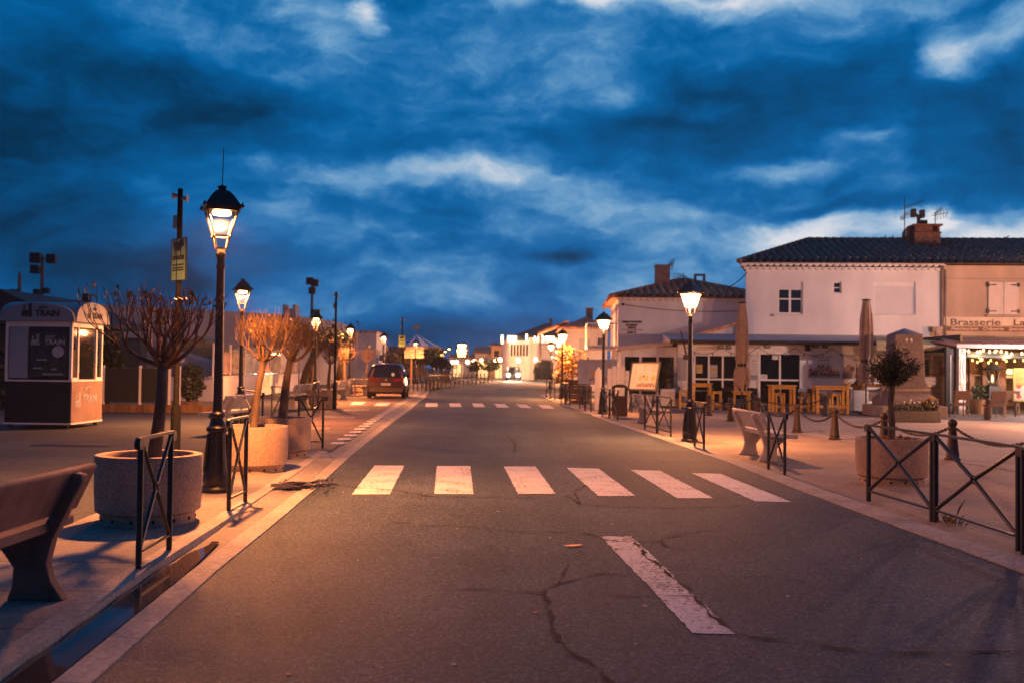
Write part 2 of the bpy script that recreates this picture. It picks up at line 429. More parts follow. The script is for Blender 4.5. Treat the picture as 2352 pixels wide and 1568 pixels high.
# ------------------------------------------------------------------ sky
def build_world():
    w = bpy.data.worlds.new('World'); scene.world = w; w.use_nodes = True
    nt = w.node_tree; n = nt.nodes; l = nt.links
    out = n['World Output']; bg = n['Background']

    def M(op, a, b=None, c=None):
        x = n.new('ShaderNodeMath'); x.operation = op
        for i, q in enumerate((a, b, c)):
            if q is None:
                continue
            if isinstance(q, (int, float)):
                x.inputs[i].default_value = q
            else:
                l.new(q, x.inputs[i])
        return x.outputs[0]
    tc = n.new('ShaderNodeTexCoord'); d = tc.outputs['Generated']
    sx = n.new('ShaderNodeSeparateXYZ'); l.new(d, sx.inputs[0])
    az = M('ARCTAN2', sx.outputs[0], sx.outputs[1]); el = M('ARCSINE', sx.outputs[2])
    cb = n.new('ShaderNodeCombineXYZ'); l.new(az, cb.inputs[0]); l.new(el, cb.inputs[1])

    def noise(scale, detail, rough, sc=(1, 1, 1), src=None, loc=(0, 0, 0), dist=0.0):
        mp = n.new('ShaderNodeMapping'); mp.inputs['Scale'].default_value = sc; mp.inputs['Location'].default_value = loc
        l.new(src or cb.outputs[0], mp.inputs[0])
        z = n.new('ShaderNodeTexNoise'); z.inputs['Scale'].default_value = scale; z.inputs['Detail'].default_value = detail
        z.inputs['Roughness'].default_value = rough; z.inputs['Distortion'].default_value = dist
        l.new(mp.outputs[0], z.inputs['Vector']); return z
    wz = noise(7, 6, 0.6, (1, 1.6, 1))
    v = n.new('ShaderNodeVectorMath'); v.operation = 'SUBTRACT'; l.new(wz.outputs['Color'], v.inputs[0]); v.inputs[1].default_value = (0.5, 0.5, 0.5)
    v2 = n.new('ShaderNodeVectorMath'); v2.operation = 'MULTIPLY'; l.new(v.outputs[0], v2.inputs[0]); v2.inputs[1].default_value = (0.13, 0.06, 0)
    q = n.new('ShaderNodeVectorMath'); q.operation = 'ADD'; l.new(cb.outputs[0], q.inputs[0]); l.new(v2.outputs[0], q.inputs[1])
    blobs = [
        (60, 240, 520, 230, 0, -.30), (-60, 560, 560, 300, 0, -.26), (330, 620, 300, 130, 0, -.14), (1000, 765, 380, 48, 0, -.26),
        (1950, 210, 480, 130, 8, -.24), (1450, 300, 360, 80, 5, -.13), (2330, 300, 230, 200, 0, -.18), (1180, 570, 280, 60, 0, -.10),
        (1930, 480, 220, 26, 6, -.20), (1310, 590, 75, 22, 0, -.26), (700, 270, 400, 90, -8, -.08), (2050, 560, 90, 22, 0, -.12),
        (480, 250, 260, 110, 0, -.10), (1600, 170, 160, 60, 0, -.10),
        (740, 390, 320, 50, 0, .15), (1010, 400, 280, 46, 0, .15), (1260, 440, 280, 46, -8, .15), (1470, 490, 180, 34, 0, .14),
        (640, 505, 110, 62, 0, .17), (775, 515, 120, 52, 0, .14), (930, 550, 80, 34, 0, .14),
        (1470, -12, 240, 44, 0, .42), (1770, -4, 220, 44, 0, .42), (1340, 12, 60, 40, 0, .25), (850, 22, 48, 44, 0, .34), (1190, 12, 80, 34, 0, .28),
        (2280, 85, 170, 64, 14, .34), (2160, 110, 80, 70, 0, .30), (2310, 560, 230, 70, 0, .50), (1990, 525, 260, 62, 4, .36),
        (1800, 385, 230, 32, 3, .26), (1700, 570, 340, 82, 0, .26), (1490, 690, 260, 74, 0, .22), (1250, 180, 560, 130, 0, .07),
        (1100, 690, 150, 36, 0, .10), (1940, 318, 80, 26, 0, .22), (2130, 505, 90, 26, 0, .30), (1640, 240, 80, 26, 0, .12), (1400, 215, 40, 30, 0, .14),
        (690, 170, 60, 26, 0, .10), (780, 80, 60, 60, 0, .10)]
    tot = None
    for (px, py, rx, ry, rot, amp) in blobs:
        dv = ray(px, py).normalized()
        a0 = math.atan2(dv.x, dv.y); e0 = math.asin(dv.z)
        mp = n.new('ShaderNodeMapping'); mp.vector_type = 'TEXTURE'
        mp.inputs['Location'].default_value = (a0, e0, 0); mp.inputs['Rotation'].default_value = (0, 0, R(rot)); mp.inputs['Scale'].default_value = (rx / FPX, ry / FPX, 1)
        l.new(q.outputs[0], mp.inputs[0])
        ln = n.new('ShaderNodeVectorMath'); ln.operation = 'LENGTH'; l.new(mp.outputs[0], ln.inputs[0])
        mr = n.new('ShaderNodeMapRange'); mr.interpolation_type = 'SMOOTHSTEP'
        mr.inputs[1].default_value = 0; mr.inputs[2].default_value = 1.3; mr.inputs[3].default_value = amp; mr.inputs[4].default_value = 0
        l.new(ln.outputs['Value'], mr.inputs[0])
        tot = mr.outputs[0] if tot is None else M('ADD', tot, mr.outputs[0])
    f1 = noise(5.0, 9, 0.58, (1, 2.4, 1), q.outputs[0], (3.1, 1.7, 0))
    f2 = noise(10.0, 10, 0.66, (1, 1.9, 1), q.outputs[0], (7.3, 4.4, 0))
    fb = M('ADD', M('MULTIPLY', M('SUBTRACT', f1.outputs[0], 0.5), 0.80), M('MULTIPLY', M('SUBTRACT', f2.outputs[0], 0.5), 0.60))
    behind = n.new('ShaderNodeMapRange'); behind.interpolation_type = 'SMOOTHSTEP'; l.new(sx.outputs[1], behind.inputs[0])
    behind.inputs[1].default_value = 0.35; behind.inputs[2].default_value = -0.35; behind.inputs[3].default_value = 0; behind.inputs[4].default_value = -0.24
    over = n.new('ShaderNodeMapRange'); over.interpolation_type = 'SMOOTHSTEP'; l.new(sx.outputs[2], over.inputs[0])
    over.inputs[1].default_value = 0.42; over.inputs[2].default_value = 0.75; over.inputs[3].default_value = 0; over.inputs[4].default_value = -0.14
    T = M('ADD', M('ADD', M('ADD', M('ADD', fb, tot), 0.516), behind.outputs[0]), over.outputs[0])
    rp = n.new('ShaderNodeValToRGB'); e = rp.color_ramp.elements
    stops = [(0.0, (0.001, 0.013, 0.034)), (0.2, (0.0005, 0.044, 0.125)), (0.42, (0.0003, 0.108, 0.33)), (0.56, (0.0006, 0.155, 0.44)),
             (0.70, (0.12, 0.34, 0.61)), (0.84, (0.38, 0.54, 0.72)), (1.0, (0.90, 0.86, 0.88))]
    e[0].position = 0; e[0].color = (*stops[0][1], 1); e[1].position = 1; e[1].color = (*stops[-1][1], 1)
    for p, c in stops[1:-1]:
        k = e.new(p); k.color = (*c, 1)
    rp.color_ramp.interpolation = 'B_SPLINE'
    l.new(T, rp.inputs[0])
    sky = n.new('ShaderNodeTexSky'); sky.sky_type = 'NISHITA'; sky.sun_disc = False
    sky.sun_elevation = R(-4.0); sky.sun_rotation = R(65)
    bg.inputs[1].default_value = 0.004; l.new(sky.outputs[0], bg.inputs[0])
    b2 = n.new('ShaderNodeBackground'); l.new(rp.outputs[0], b2.inputs[0]); b2.inputs[1].default_value = 0.95
    ad = n.new('ShaderNodeAddShader'); l.new(bg.outputs[0], ad.inputs[0]); l.new(b2.outputs[0], ad.inputs[1]); l.new(ad.outputs[0], out.inputs[0])
    sd = bpy.data.lights.new('sun', 'SUN'); sd.energy = 0.02; sd.angle = R(20); sd.color = (0.75, 0.85, 1.0)
    so = bpy.data.objects.new('sun', sd); col.objects.link(so); so.rotation_euler = (R(60), 0, R(150))


build_world()

HAZE = 0.00035
# ------------------------------------------------------------------ ground, road, kerbs
ROWS = [(-14, -1.3, 4.65), (0, -1.95, 4.45), (5.15, -2.14, 4.36), (8, -2.33, 4.28), (10.9, -2.46, 4.14), (13.8, -2.62, 4.01), (18, -2.9, 3.86), (24, -3.2, 3.5),
        (30, -3.48, 3.05), (38.7, -3.85, 2.62), (46, -4.25, 2.06), (52, -4.5, 1.85), (60, -5.05, 1.66), (64, -5.28, 2.6), (67, -5.3, 5.0), (69, -5.2, 9.0), (73, -5.05, 14),
        (80, -4.4, 14), (98, -2.9, 14), (113, -1.6, 14), (140, 0.2, 14), (200, 2.5, 17), (280, 6, 24)]


def lerp_rows(Y, k):
    for a, b in zip(ROWS, ROWS[1:]):
        if a[0] <= Y <= b[0]:
            t = (Y - a[0]) / (b[0] - a[0]); return a[k] + (b[k] - a[k]) * t
    return ROWS[-1][k]


def Lx(Y): return lerp_rows(Y, 1)
def Rx(Y): return lerp_rows(Y, 2)


ys = sorted(set([r[0] for r in ROWS] + [-8, -4] + [x * 1.0 for x in range(0, 60)]))
g = MB(); g.quad((-400, -80, -0.03), (400, -80, -0.03), (400, 900, -0.03), (-400, 900, -0.03))
struct(g.build('ground', soil_ground, smooth=0))
# thin haze volume added for a glow round the lamps and far street
hm = bpy.data.materials.new('haze'); hm.use_nodes = True; hn_ = hm.node_tree.nodes; hn_.remove(hn_['Principled BSDF'])
pv_ = hn_.new('ShaderNodeVolumePrincipled'); pv_.inputs['Color'].default_value = (0.9, 0.9, 0.92, 1); pv_.inputs['Density'].default_value = HAZE; pv_.inputs['Anisotropy'].default_value = 0.3
hm.node_tree.links.new(pv_.outputs[0], hn_['Material Output'].inputs['Volume'])
hz_ = MB(); hz_.box(-410, 410, -90, 910, -1.03, 13); struct(hz_.build('haze', hm, smooth=0), 'stuff')

road = MB()
for a, b in zip(ys, ys[1:]):
    road.quad((Lx(a), a, 0), (Rx(a), a, 0), (Rx(b), b, 0), (Lx(b), b, 0))
# cracks: thin ribbons lying in the road sheet
cA = cr(1000, 1700, 1.3835); cB = cr(2200, 1900, 1.96)
cracks = [
    ([cA(1075, 905), cA(1250, 900), cA(1420, 912), cA(1620, 925), cA(1640, 900), cA(1680, 880), cA(1830, 840), cA(1940, 815), cA(2110, 820)], 0.014),
    ([cA(1620, 925), cA(1650, 970), cA(1640, 1000), cA(1680, 1060), cA(1665, 1110), cA(1720, 1190), cA(1800, 1270), cA(1920, 1330), cA(1970, 1400), cA(2000, 1426), (1440, 1610)], 0.018),
    ([cA(750, 525), cA(980, 550), cA(1300, 565), cA(1450, 585), cA(1850, 590), cA(1950, 620), cB(300, 490)], 0.02),
    ([cA(440, 318), cA(600, 345), cA(800, 355), cA(1000, 392), cA(1300, 395), cA(1640, 400)], 0.028),
    ([cA(1745, 385), cA(1790, 410), cA(1830, 435), cA(2000, 447), cA(2350, 452), (1700, 1160)], 0.026),
    ([cA(1830, 435), cA(1795, 365), cA(1830, 345), cA(1850, 330)], 0.02),
    ([cB(300, 490), cB(420, 500), cB(560, 520), cB(680, 515), cB(860, 510), cB(940, 480), cB(1180, 430), cB(1360, 435), cB(1600, 462), cB(1900, 458)], 0.016),
    ([cB(860, 510), cB(900, 545), cB(1080, 585)], 0.014),
    ([cB(0, 880), cB(60, 850), cB(140, 690)], 0.009),
    ([cB(650, 515), cB(720, 570), cB(750, 640), cB(840, 680), cB(930, 780), cB(1050, 850), cB(1115, 930), cB(1200, 1020), cB(1230, 1080), cB(1350, 1150), cB(1450, 1225), cB(1560, 1260), cB(1800, 1280), cB(2000, 1300), cB(2156, 1330), (2000, 1497), (2200, 1496), (2345, 1494)], 0.019),
    ([cB(390, 930), cB(640, 945), cB(850, 935), cB(1100, 940)], 0.011),
    ([cB(1350, 790), cB(1700, 795), cB(2000, 820)], 0.009),
    ([(880, 1046), (1100, 1050), (1500, 1058), (1660, 1062)], 0.03),
    ([(1165, 1000), (1185, 1020), (1180, 1035)], 0.03),
    ([cA(1075, 490), cA(1190, 505)], 0.02),
]
for pts, wd in cracks:
    w = [G(x, y, 0.009) for x, y in pts]
    fine = []
    for a, b in zip(w, w[1:]):
        k = max(2, int((b - a).length / 0.06))
        k = min(k, 40)
        for i in range(k):
            t = i / k; fine.append(a.lerp(b, t) + Vector((rnd.uniform(-1, 1), rnd.uniform(-1, 1), 0)) * wd * 0.9)
    fine.append(w[-1])
    for i, (a, b) in enumerate(zip(fine, fine[1:])):
        d = (b - a); d.z = 0
        if d.length < 1e-4:
            continue
        nn = Vector((-d.y, d.x, 0)).normalized()
        h = wd * (0.95 if a.y < 9.5 else 0.55) * (0.55 + 0.45 * math.sin(i * 0.9)) * min(1, 0.35 + 0.3 * min(i, len(fine) - i)) + 0.001
        road.quad(a - nn * h, b - nn * h, b + nn * h, a + nn * h, 1)
struct(road.build('road', [asphalt, crackm], smooth=0))

# left: flush kerb strip, gutter, edge stone, pavement
lk = MB(); lg = MB(); le = MB(); lp = MB(); lq = MB()


def left(Y, d, z): return (Lx(Y) - d, Y, z)


GW_ = .48
yy = [y for y in ys if y <= 64]
for a, b in zip(yy, yy[1:]):
    j = 0.004
    lk.quad(left(a + j, .005, .012), left(b - j, .005, .012), left(b - j, .19, .022), left(a + j, .19, .022))
    lk.quad(left(a + j, .005, -.02), left(b - j, .005, -.02), left(b - j, .005, .012), left(a + j, .005, .012))
    lk.quad(left(a + j, .19, .022), left(b - j, .19, .022), left(b - j, .20, -.01), left(a + j, .20, -.01))

    def gz(Y): return -0.006 + (ZL - 0.012 + 0.006) * max(0, min(1, (Y - 9.2) / 3.0))
    lg.quad(left(a, .20, min(.018, gz(a) + .002)), left(b, .20, min(.018, gz(b) + .002)), left(b, GW_, gz(b)), left(a, GW_, gz(a)))
    le.quad(left(a + j, GW_, ZL), left(b - j, GW_, ZL), left(b - j, GW_ + .16, ZL + .003), left(a + j, GW_ + .16, ZL + .003))
    le.quad(left(a + j, GW_ - .005, -.02), left(b - j, GW_ - .005, -.02), left(b - j, GW_, ZL), left(a + j, GW_, ZL))
    lq.quad(left(a + .007, GW_ + .165, ZL), left(b - .007, GW_ + .165, ZL), left(b - .007, 1.94, ZL), left(a + .007, 1.94, ZL))
    lp.quad(left(a, 1.95, ZL), left(b, 1.95, ZL), (-60, b, ZL), (-60, a, ZL))
lp.quad(left(64, .0, ZL), (-5.35, 67, ZL), (-60, 67, ZL), (-60, 64, ZL))
for a, b in ((67, 69), (69, 73), (73, 80), (80, 98), (98, 113), (113, 140), (140, 200), (200, 280)):
    lp.quad((Lx(a), a, ZL), (Lx(b), b, ZL), (-160, b, ZL), (-160, a, ZL))
    lp.quad((Lx(a), a, -.02), (Lx(b), b, -.02), (Lx(b), b, ZL), (Lx(a), a, ZL))
struct(lk.build('kerb', kerbstone)); struct(lg.build('gutter', concrete, smooth=0)); struct(le.build('kerb', kerbstone))
struct(lp.build('pavement', left_asphalt, smooth=0)); struct(lq.build('pavement', concrete, smooth=0))
# water standing in the gutter
water = mat('puddle_water', (0.085, 0.062, 0.048), 0.06, 0.1, 3, spec=0.3)
pd = MB(); prev = None
for i in range(40):
    Y = 3.0 + i * 0.16
    e = max(0.0, min(1.0, (Y - 7.6) / 1.6)) ** 1.5 * 1.7
    o = GW_ - 0.025 - 0.06 * e + 0.02 * math.sin(i * 1.3); n_ = .205 + 0.05 * e
    if prev:
        pd.quad(left(prev[0], prev[2], .019), left(Y, n_, .019), left(Y, o, .019), left(prev[0], prev[1], .019))
    prev = (Y, o, n_)
struct(pd.build('puddle', water, smooth=0))
# leaf litter and mud washed along the kerb
md = MB()
for (px, py, rx, ry) in ((662, 1112, .22, .18), (700, 1108, .16, .12), (735, 1103, .10, .12), (758, 1101, .07, .06)):
    c = G(px, py, ZL + 0.01)
    ring = []
    for k in range(22):
        t = 2 * math.pi * k / 22; q = 1 + rnd.uniform(-.28, .28)
        ring.append((c.x + rx * q * math.cos(t), c.y + ry * q * 2.0 * math.sin(t), ZL + 0.006))
    md.poly(ring)
for k in range(160):
    c = G(rnd.uniform(640, 765), rnd.uniform(1098, 1124), ZL + .012)
    s = rnd.uniform(.008, .03); a = rnd.uniform(0, 6)
    md.poly([(c.x + s * math.cos(a + q), c.y + s * 1.4 * math.sin(a + q), ZL + .012 + .006 * (q > 2)) for q in (0, 1.7, 3.4, 5)])
struct(md.build('fallen_litter', mud, smooth=0), 'stuff')

# parking bay
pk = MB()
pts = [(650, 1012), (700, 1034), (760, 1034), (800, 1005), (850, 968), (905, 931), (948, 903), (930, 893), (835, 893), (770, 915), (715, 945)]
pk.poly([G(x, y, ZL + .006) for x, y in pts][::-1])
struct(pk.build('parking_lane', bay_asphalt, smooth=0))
mk = MB(); t0 = G(772, 1020, ZL); t1 = G(921, 924, ZL)
for i in range(20):
    a = t0.lerp(t1, (i / 20) ** 1.0); b = a + (t1 - t0).normalized() * 0.5
    nn = Vector((1, 0.1, 0)).normalized() * .13
    for p in (a, b):
        p.z = ZL + .011
    mk.quad(a - nn, a + nn, b + nn, b - nn)
cp = cr(1100, 1380, 3.92)
for qd in (((1165, 925), (1360, 930), (1425, 890), (1230, 885)), ((1545, 945), (1755, 950), (1810, 905), (1600, 900))):
    mk.poly([G(*cp(x, y), ZL + .011) for x, y in qd])
struct(mk.build('road_marking', zebra_paint, smooth=0))
mk = MB(); ca = cr(900, 1100, 1.96)
for qd in (((650, 1210), (820, 1205), (830, 1190), (650, 1192)), ((780, 1118), (1010, 1125), (1020, 1105), (780, 1100)), ((930, 1062), (1130, 1060), (1130, 1048), (930, 1050)), ((975, 1020), (1110, 1020), (1120, 1012), (990, 1012))):
    mk.poly([G(*ca(x, y), ZL + .011) for x, y in qd])
struct(mk.build('road_marking', pink_paint, smooth=0))

# zebra crossings and centre line
z1 = [((860, 1068), (929, 1068), (895, 1134), (808, 1134)), ((1003, 1069), (1080, 1069), (1087, 1133.5), (998, 1133)), ((1157, 1070), (1230, 1070), (1276, 1133), (1190, 1133)),
      ((1301, 1073), (1375, 1075), (1460, 1138), (1375, 1138)), ((1449, 1078), (1516, 1080), (1639, 1143), (1556, 1143)), ((1588, 1085), (1655, 1087), (1819, 1152), (1735, 1150))]
c4 = cr(1500, 1250, 2.94)
z2 = [((600, 1060), (735, 1060), (738, 1103), (590, 1103)), ((870, 1062), (1000, 1062), (1020, 1103), (885, 1103)), ((1140, 1062), (1265, 1065), (1295, 1105), (1165, 1105)),
      ((1398, 1068), (1525, 1070), (1580, 1113), (1440, 1110)), ((1655, 1072), (1780, 1078), (1845, 1118), (1710, 1113)), ((1910, 1080), (2050, 1085), (2118, 1125), (1975, 1120))]


def ragged(pts, z):
    out = []
    for a, b in zip(pts, pts[1:] + pts[:1]):
        k = max(2, int((b - a).length / 0.07))
        for i in range(k):
            p = a.lerp(b, i / k); out.append((p.x + rnd.uniform(-.008, .008), p.y + rnd.uniform(-.012, .012), z))
    return out


mk = MB()
for q in z1:
    mk.poly(ragged([G(x, y, .004) for x, y in q], .0045))
struct(mk.build('road_marking', zebra_paint, smooth=0))
mk = MB()
for q in z2:
    mk.poly([G(*c4(x, y), .0045) for x, y in q])
struct(mk.build('road_marking', zebra_paint, smooth=0))
mk = MB(); mk.poly(ragged([G(x, y, .004) for x, y in ((1380, 1231), (1450, 1230), (1690, 1455), (1592, 1452))], .0045))
struct(mk.build('road_marking', line_paint, smooth=0))

# right: kerb stones and the sandy plaza
rk = MB(); rp_ = MB()
yr = [y for y in ys if y <= 60] + [62, 63.5]
for a, b in zip(yr, yr[1:]):
    j = .004; w = .30

    def rt(Y, d, z): return (Rx(Y) + d, Y, z)
    rk.quad(rt(a + j, .004, -.02), rt(a + j, .004, .012), rt(b - j, .004, .012), rt(b - j, .004, -.02))
    rk.quad(rt(a + j, .004, .012), rt(a + j, w, ZR + .012), rt(b - j, w, ZR + .012), rt(b - j, .004, .012))
    rp_.quad(rt(a, w + .005, ZR), (70, a, ZR), (70, b, ZR), rt(b, w + .005, ZR))
struct(rk.build('kerb', kerbstone)); struct(rp_.build('plaza', sand, smooth=0))
pth = MB()
e1 = [(6.6, 37), (6.75, 34), (6.9, 31), (7.2, 28), (7.5, 25), (7.85, 22), (8.1, 19), (8.45, 16.2), (8.9, 13), (9.3, 9)]
for (a, b) in zip(e1, e1[1:]):
    pth.quad((a[0], a[1], ZR + .006), (b[0], b[1], ZR + .006), (34, b[1], ZR + .006), (34, a[1], ZR + .006))
struct(pth.build('plaza_path', sand_pale, smooth=0))
tp = MB(); q = [G(1380, 926, ZR), G(1500, 933.5, ZR), G(1720, 943.5, ZR), G(2000, 955, ZR), G(2165, 963, ZR), G(2352, 970, ZR), Vector((32, 32, 0)), Vector((40, 60, 0)), Vector((3.0, 60, 0))]
tp.poly([(p.x, p.y, ZR + .012) for p in q])
struct(tp.build('terrace_paving', terrace_grey, smooth=0))
# small litter on the asphalt
bits = MB()
for k in range(130):
    Y = 4.5 + 14 * rnd.random() ** 1.4; x = rnd.uniform(Lx(Y) + .15, Rx(Y) - .15); s = rnd.uniform(.006, .02); a = rnd.uniform(0, 6.3)
    bits.poly([(x + s * 1.5 * math.cos(a + t) * (1 if i % 2 else .6), Y + s * math.sin(a + t), .008 + .004 * (i == 1)) for i, t in enumerate((0, 1.4, 3.1, 4.6))], k % 3 == 0)
struct(bits.build('small_litter', [mat('leaf_bits', (0.34, 0.17, 0.07), .7, .4, 9), mat('paper_bits', (0.5, 0.5, 0.5), .8)], smooth=0), 'stuff')
lf = MB(); c = G(1317, 1251, .012)
lf.poly([(c.x + .085 * math.cos(t) * (1 + .1 * math.sin(3 * t)), c.y + .05 * math.sin(t), .012 + .006 * math.cos(t)) for t in [i * .45 for i in range(14)]])
tag(lf.build('fallen_leaf', mat('orange_leaf', (0.75, 0.30, 0.06), 0.45, 0.2, 30), smooth=0), 'orange fallen leaf lying alone on the dark asphalt beside the worn centre line', 'leaf')
for (px, py, lab) in ((180, 1020, 'dark rectangular cover let into the left pavement behind the largest planter'), (22, 1113, 'dark rectangular cover in the pavement behind the foreground bench')):
    c = G(px, py, ZL + .006); m_ = MB(); m_.box(-.75, .75, -.38, .38, 0, .006).box(-.62, .62, -.28, .28, .006, .010)
    tag(m_.build('drain_cover', mat('cast_iron', (0.035, 0.036, 0.04), 0.6, 0.3, 30), loc=c), lab, 'drain cover', 'drain covers in the left pavement')

# ------------------------------------------------------------------ street lamps
LH = 3.84


def make_lamp(glassm, label, lit):
    t = thing('street_lamp', label, 'street lamp')
    b = MB(); b.lathe([(.20, 0), (.205, .045), (.165, .09), (.175, .15), (.168, .22), (.142, .30), (.118, .62), (.112, .74), (.135, .76), (.135, .80), (.10, .83), (.082, .92), (.10, .94), (.10, .975), (.07, 1.0)], n=16)
    for k in range(8):
        a = 2 * math.pi * k / 8
        b.bar((.165 * math.cos(a), .165 * math.sin(a), .24), (.118 * math.cos(a), .118 * math.sin(a), .72), .02, .02)
    b.build('base', lamp_iron, t)
    p = MB(); p.lathe([(.062, 1.0), (.056, 1.8), (.05, 2.78), (.058, 2.79), (.058, 2.83), (.05, 2.84), (.05, 2.92), (.062, 2.93), (.066, 2.97), (.045, 3.01), (.045, 3.03)], n=14)
    p.build('post', lamp_iron, t)
    f = MB(); rot = R(22)

    def cn(k, h): a = rot + math.pi / 2 * k + math.pi / 4; return (math.cos(a) * h * 1.414, math.sin(a) * h * 1.414)
    for k in range(4):
        p0 = cn(k, .06); p1 = cn(k, .092); p2 = cn(k, .184); q1 = cn(k + 1, .092); q2 = cn(k + 1, .184); q0 = cn(k + 1, .06)
        f.bar((*p0, 3.03), (*p1, 3.19), .016, .016); f.bar((*p1, 3.19), (*p2, 3.52), .022, .022)
        f.bar((*p1, 3.19), (*q1, 3.19), .02, .02); f.bar((*p2, 3.515), (*q2, 3.515), .024, .024); f.bar((*p0, 3.035), (*q0, 3.035), .016, .016)
        f.ball((p1[0] * 1.12, p1[1] * 1.12, 3.19), .018, 8)
    f.build('lantern_frame', lamp_iron, t)
    c = MB(); c.lathe([(.26, 3.525), (.315, 3.53), (.322, 3.55), (.265, 3.61), (.185, 3.70), (.12, 3.755), (.09, 3.765), (.065, 3.775), (.055, 3.80), (.075, 3.81), (.075, 3.82), (.03, 3.83), (.02, 3.84)], n=4, rot=rot + math.pi / 4)
    for k in range(4):
        x, y = cn(k, .226); c.lathe([(.012, 0), (.03, .015), (.012, .05), (.002, .075)], (x, y, 3.535), 6)
    cap = c.build('lantern_cap', lamp_iron, t, smooth=30)
    gl = MB()
    for k in range(4):
        a = cn(k, .087); b2 = cn(k + 1, .087); a2 = cn(k, .178); b3 = cn(k + 1, .178)
        gl.quad((*a, 3.20), (*b2, 3.20), (*b3, 3.505), (*a2, 3.505))
    gl.build('lantern_glass', glassm, t, smooth=0)
    e = MB(); e.lathe([(.10, 3.46), (.115, 3.475), (.115, 3.50), (.10, 3.515)], n=14)
    e.build('lamp_element', bulb_em, t)
    return t


lampA = make_lamp(lantern_glass, 'largest black street lamp with clear lantern, beside the nearest round planter', True)
lampB = make_lamp(opal_glass, 'black street lamp with glowing lantern next to the grey bench', True)
p = G(497, 1128, ZL); lampA.location = p; lampA['group'] = 'street lamps along the left pavement'
LAMPK = 1.6
LAMP_R = (1.0, 0.33, 0.10)
LIGHTS = [(lampA.location.copy(), 1.0, 1500, 3.43)]
la = MB(); la.tube([(0, 0, 3.84), (0.01, 0, 4.30)], .006, 6)   # thin rod above the cap
la.build('aerial_rod', lamp_iron, lampA)
lefts = [((558, 640), 'black street lamp with clear lantern rising between the leafless trees of the second planter', 1700),
         ((726.5, 714), 'black street lamp with clear lantern in front of the dark pollarded trees', 2200),
         ((805, 742), 'black street lamp with clear lantern before the white round arena edge', 2000),
         ((881.6, 763), 'black street lamp with clear lantern rising behind the dark red parked car', 1800),
         ((954.8, 779.5), 'black street lamp with clear lantern overlapping the arrow shaped direction signs', 1600),
         ((1031.5, 794), 'distant black street lamp left of the lit information board', 0),
         ((1022.5, 801), 'distant black street lamp behind the last one on the left row, smallest', 0)]
for (px, py), lab, pw in lefts:
    p = G(px, py, ZL + LH); p.z = ZL
    o = dup(lampA, lab, p, R(rnd.uniform(-8, 8)), 1.0, 'street lamps along the left pavement')
    for ch in list(o.children):
        if ch.name.startswith('aerial_rod'):
            bpy.data.objects.remove(ch)
    if pw:
        LIGHTS.append((p.copy(), 1.0, pw, 3.43))
SB = 0.95
p = G(1583.8, 1013.5, ZR); lampB.location = p; lampB.scale = (SB,) * 3; lampB.rotation_euler.z = R(24); lampB['group'] = 'street lamps along the right kerb'
LIGHTS.append((p.copy(), SB, 1700, 3.36))
rights = [((1386.8, 745), 'black street lamp with glowing lantern beside the litter bin', 800),
          ((1292.3, 775), 'black street lamp with glowing lantern in front of the orange lit shrub', 2400),
          ((1265.6, 797), 'black street lamp with glowing lantern left of the orange lit shrub, before the hotel', 2400),
          ((1281, 808), 'black street lamp with glowing lantern standing between two larger ones before the hotel', 2200)]
for (px, py), lab, pw in rights:
    p = G(px, py, ZR + 3.36 * SB); p.z = ZR
    o = dup(lampB, lab, p, R(24 + rnd.uniform(-6, 6)), SB, 'street lamps along the right kerb')
    if pw:
        LIGHTS.append((p.copy(), SB, pw, 3.36))
# unseen lamps outside the view; the whiter one is added to brighten the house
for (x, y, pw, lab) in ((9.3, 12.3, 300, 'black street lamp with glowing lantern at the plaza edge right of the planter'),
                        (20.6, 36.2, 4050, 'unseen street lamp added to brighten the house front, at the right end of the plaza'),
                        (16.3, 29.5, 4001, 'black street lamp with glowing lantern on the plaza facing the bar tables'),
                        (25.5, 37.0, 4050, 'black street lamp with glowing lantern close to the brasserie front')):
    dup(lampB, lab, (x, y, ZR), R(24), SB, 'street lamps along the right kerb')
    LIGHTS.append((Vector((x, y, ZR)), SB, pw, 3.36))
for i, (p, s, pw, z) in enumerate(LIGHTS):
    if pw > 4000:
        point('lamp_light', p + Vector((0, 0, z * s)), pw * LAMPK * (.45 if p.x < 18 else .72), None, (1.0, .63, .55) if 18 < p.x < 21 else (1.0, .38, .16) if p.x < 18 else LAMP_COL)  # whiter colour for the unseen lamp added to light the house front
    else:
        if s < 1:
            disk('lamp_light', p + Vector((0, 0, z * s + .015)), pw * 0.55, None, LAMP_R)
            point('lamp_light', p + Vector((0, 0, z * s - .06)), pw * 1.15, None, LAMP_R)
        else:
            disk('lamp_light', p + Vector((0, 0, z * s + .015)), pw * 0.90)

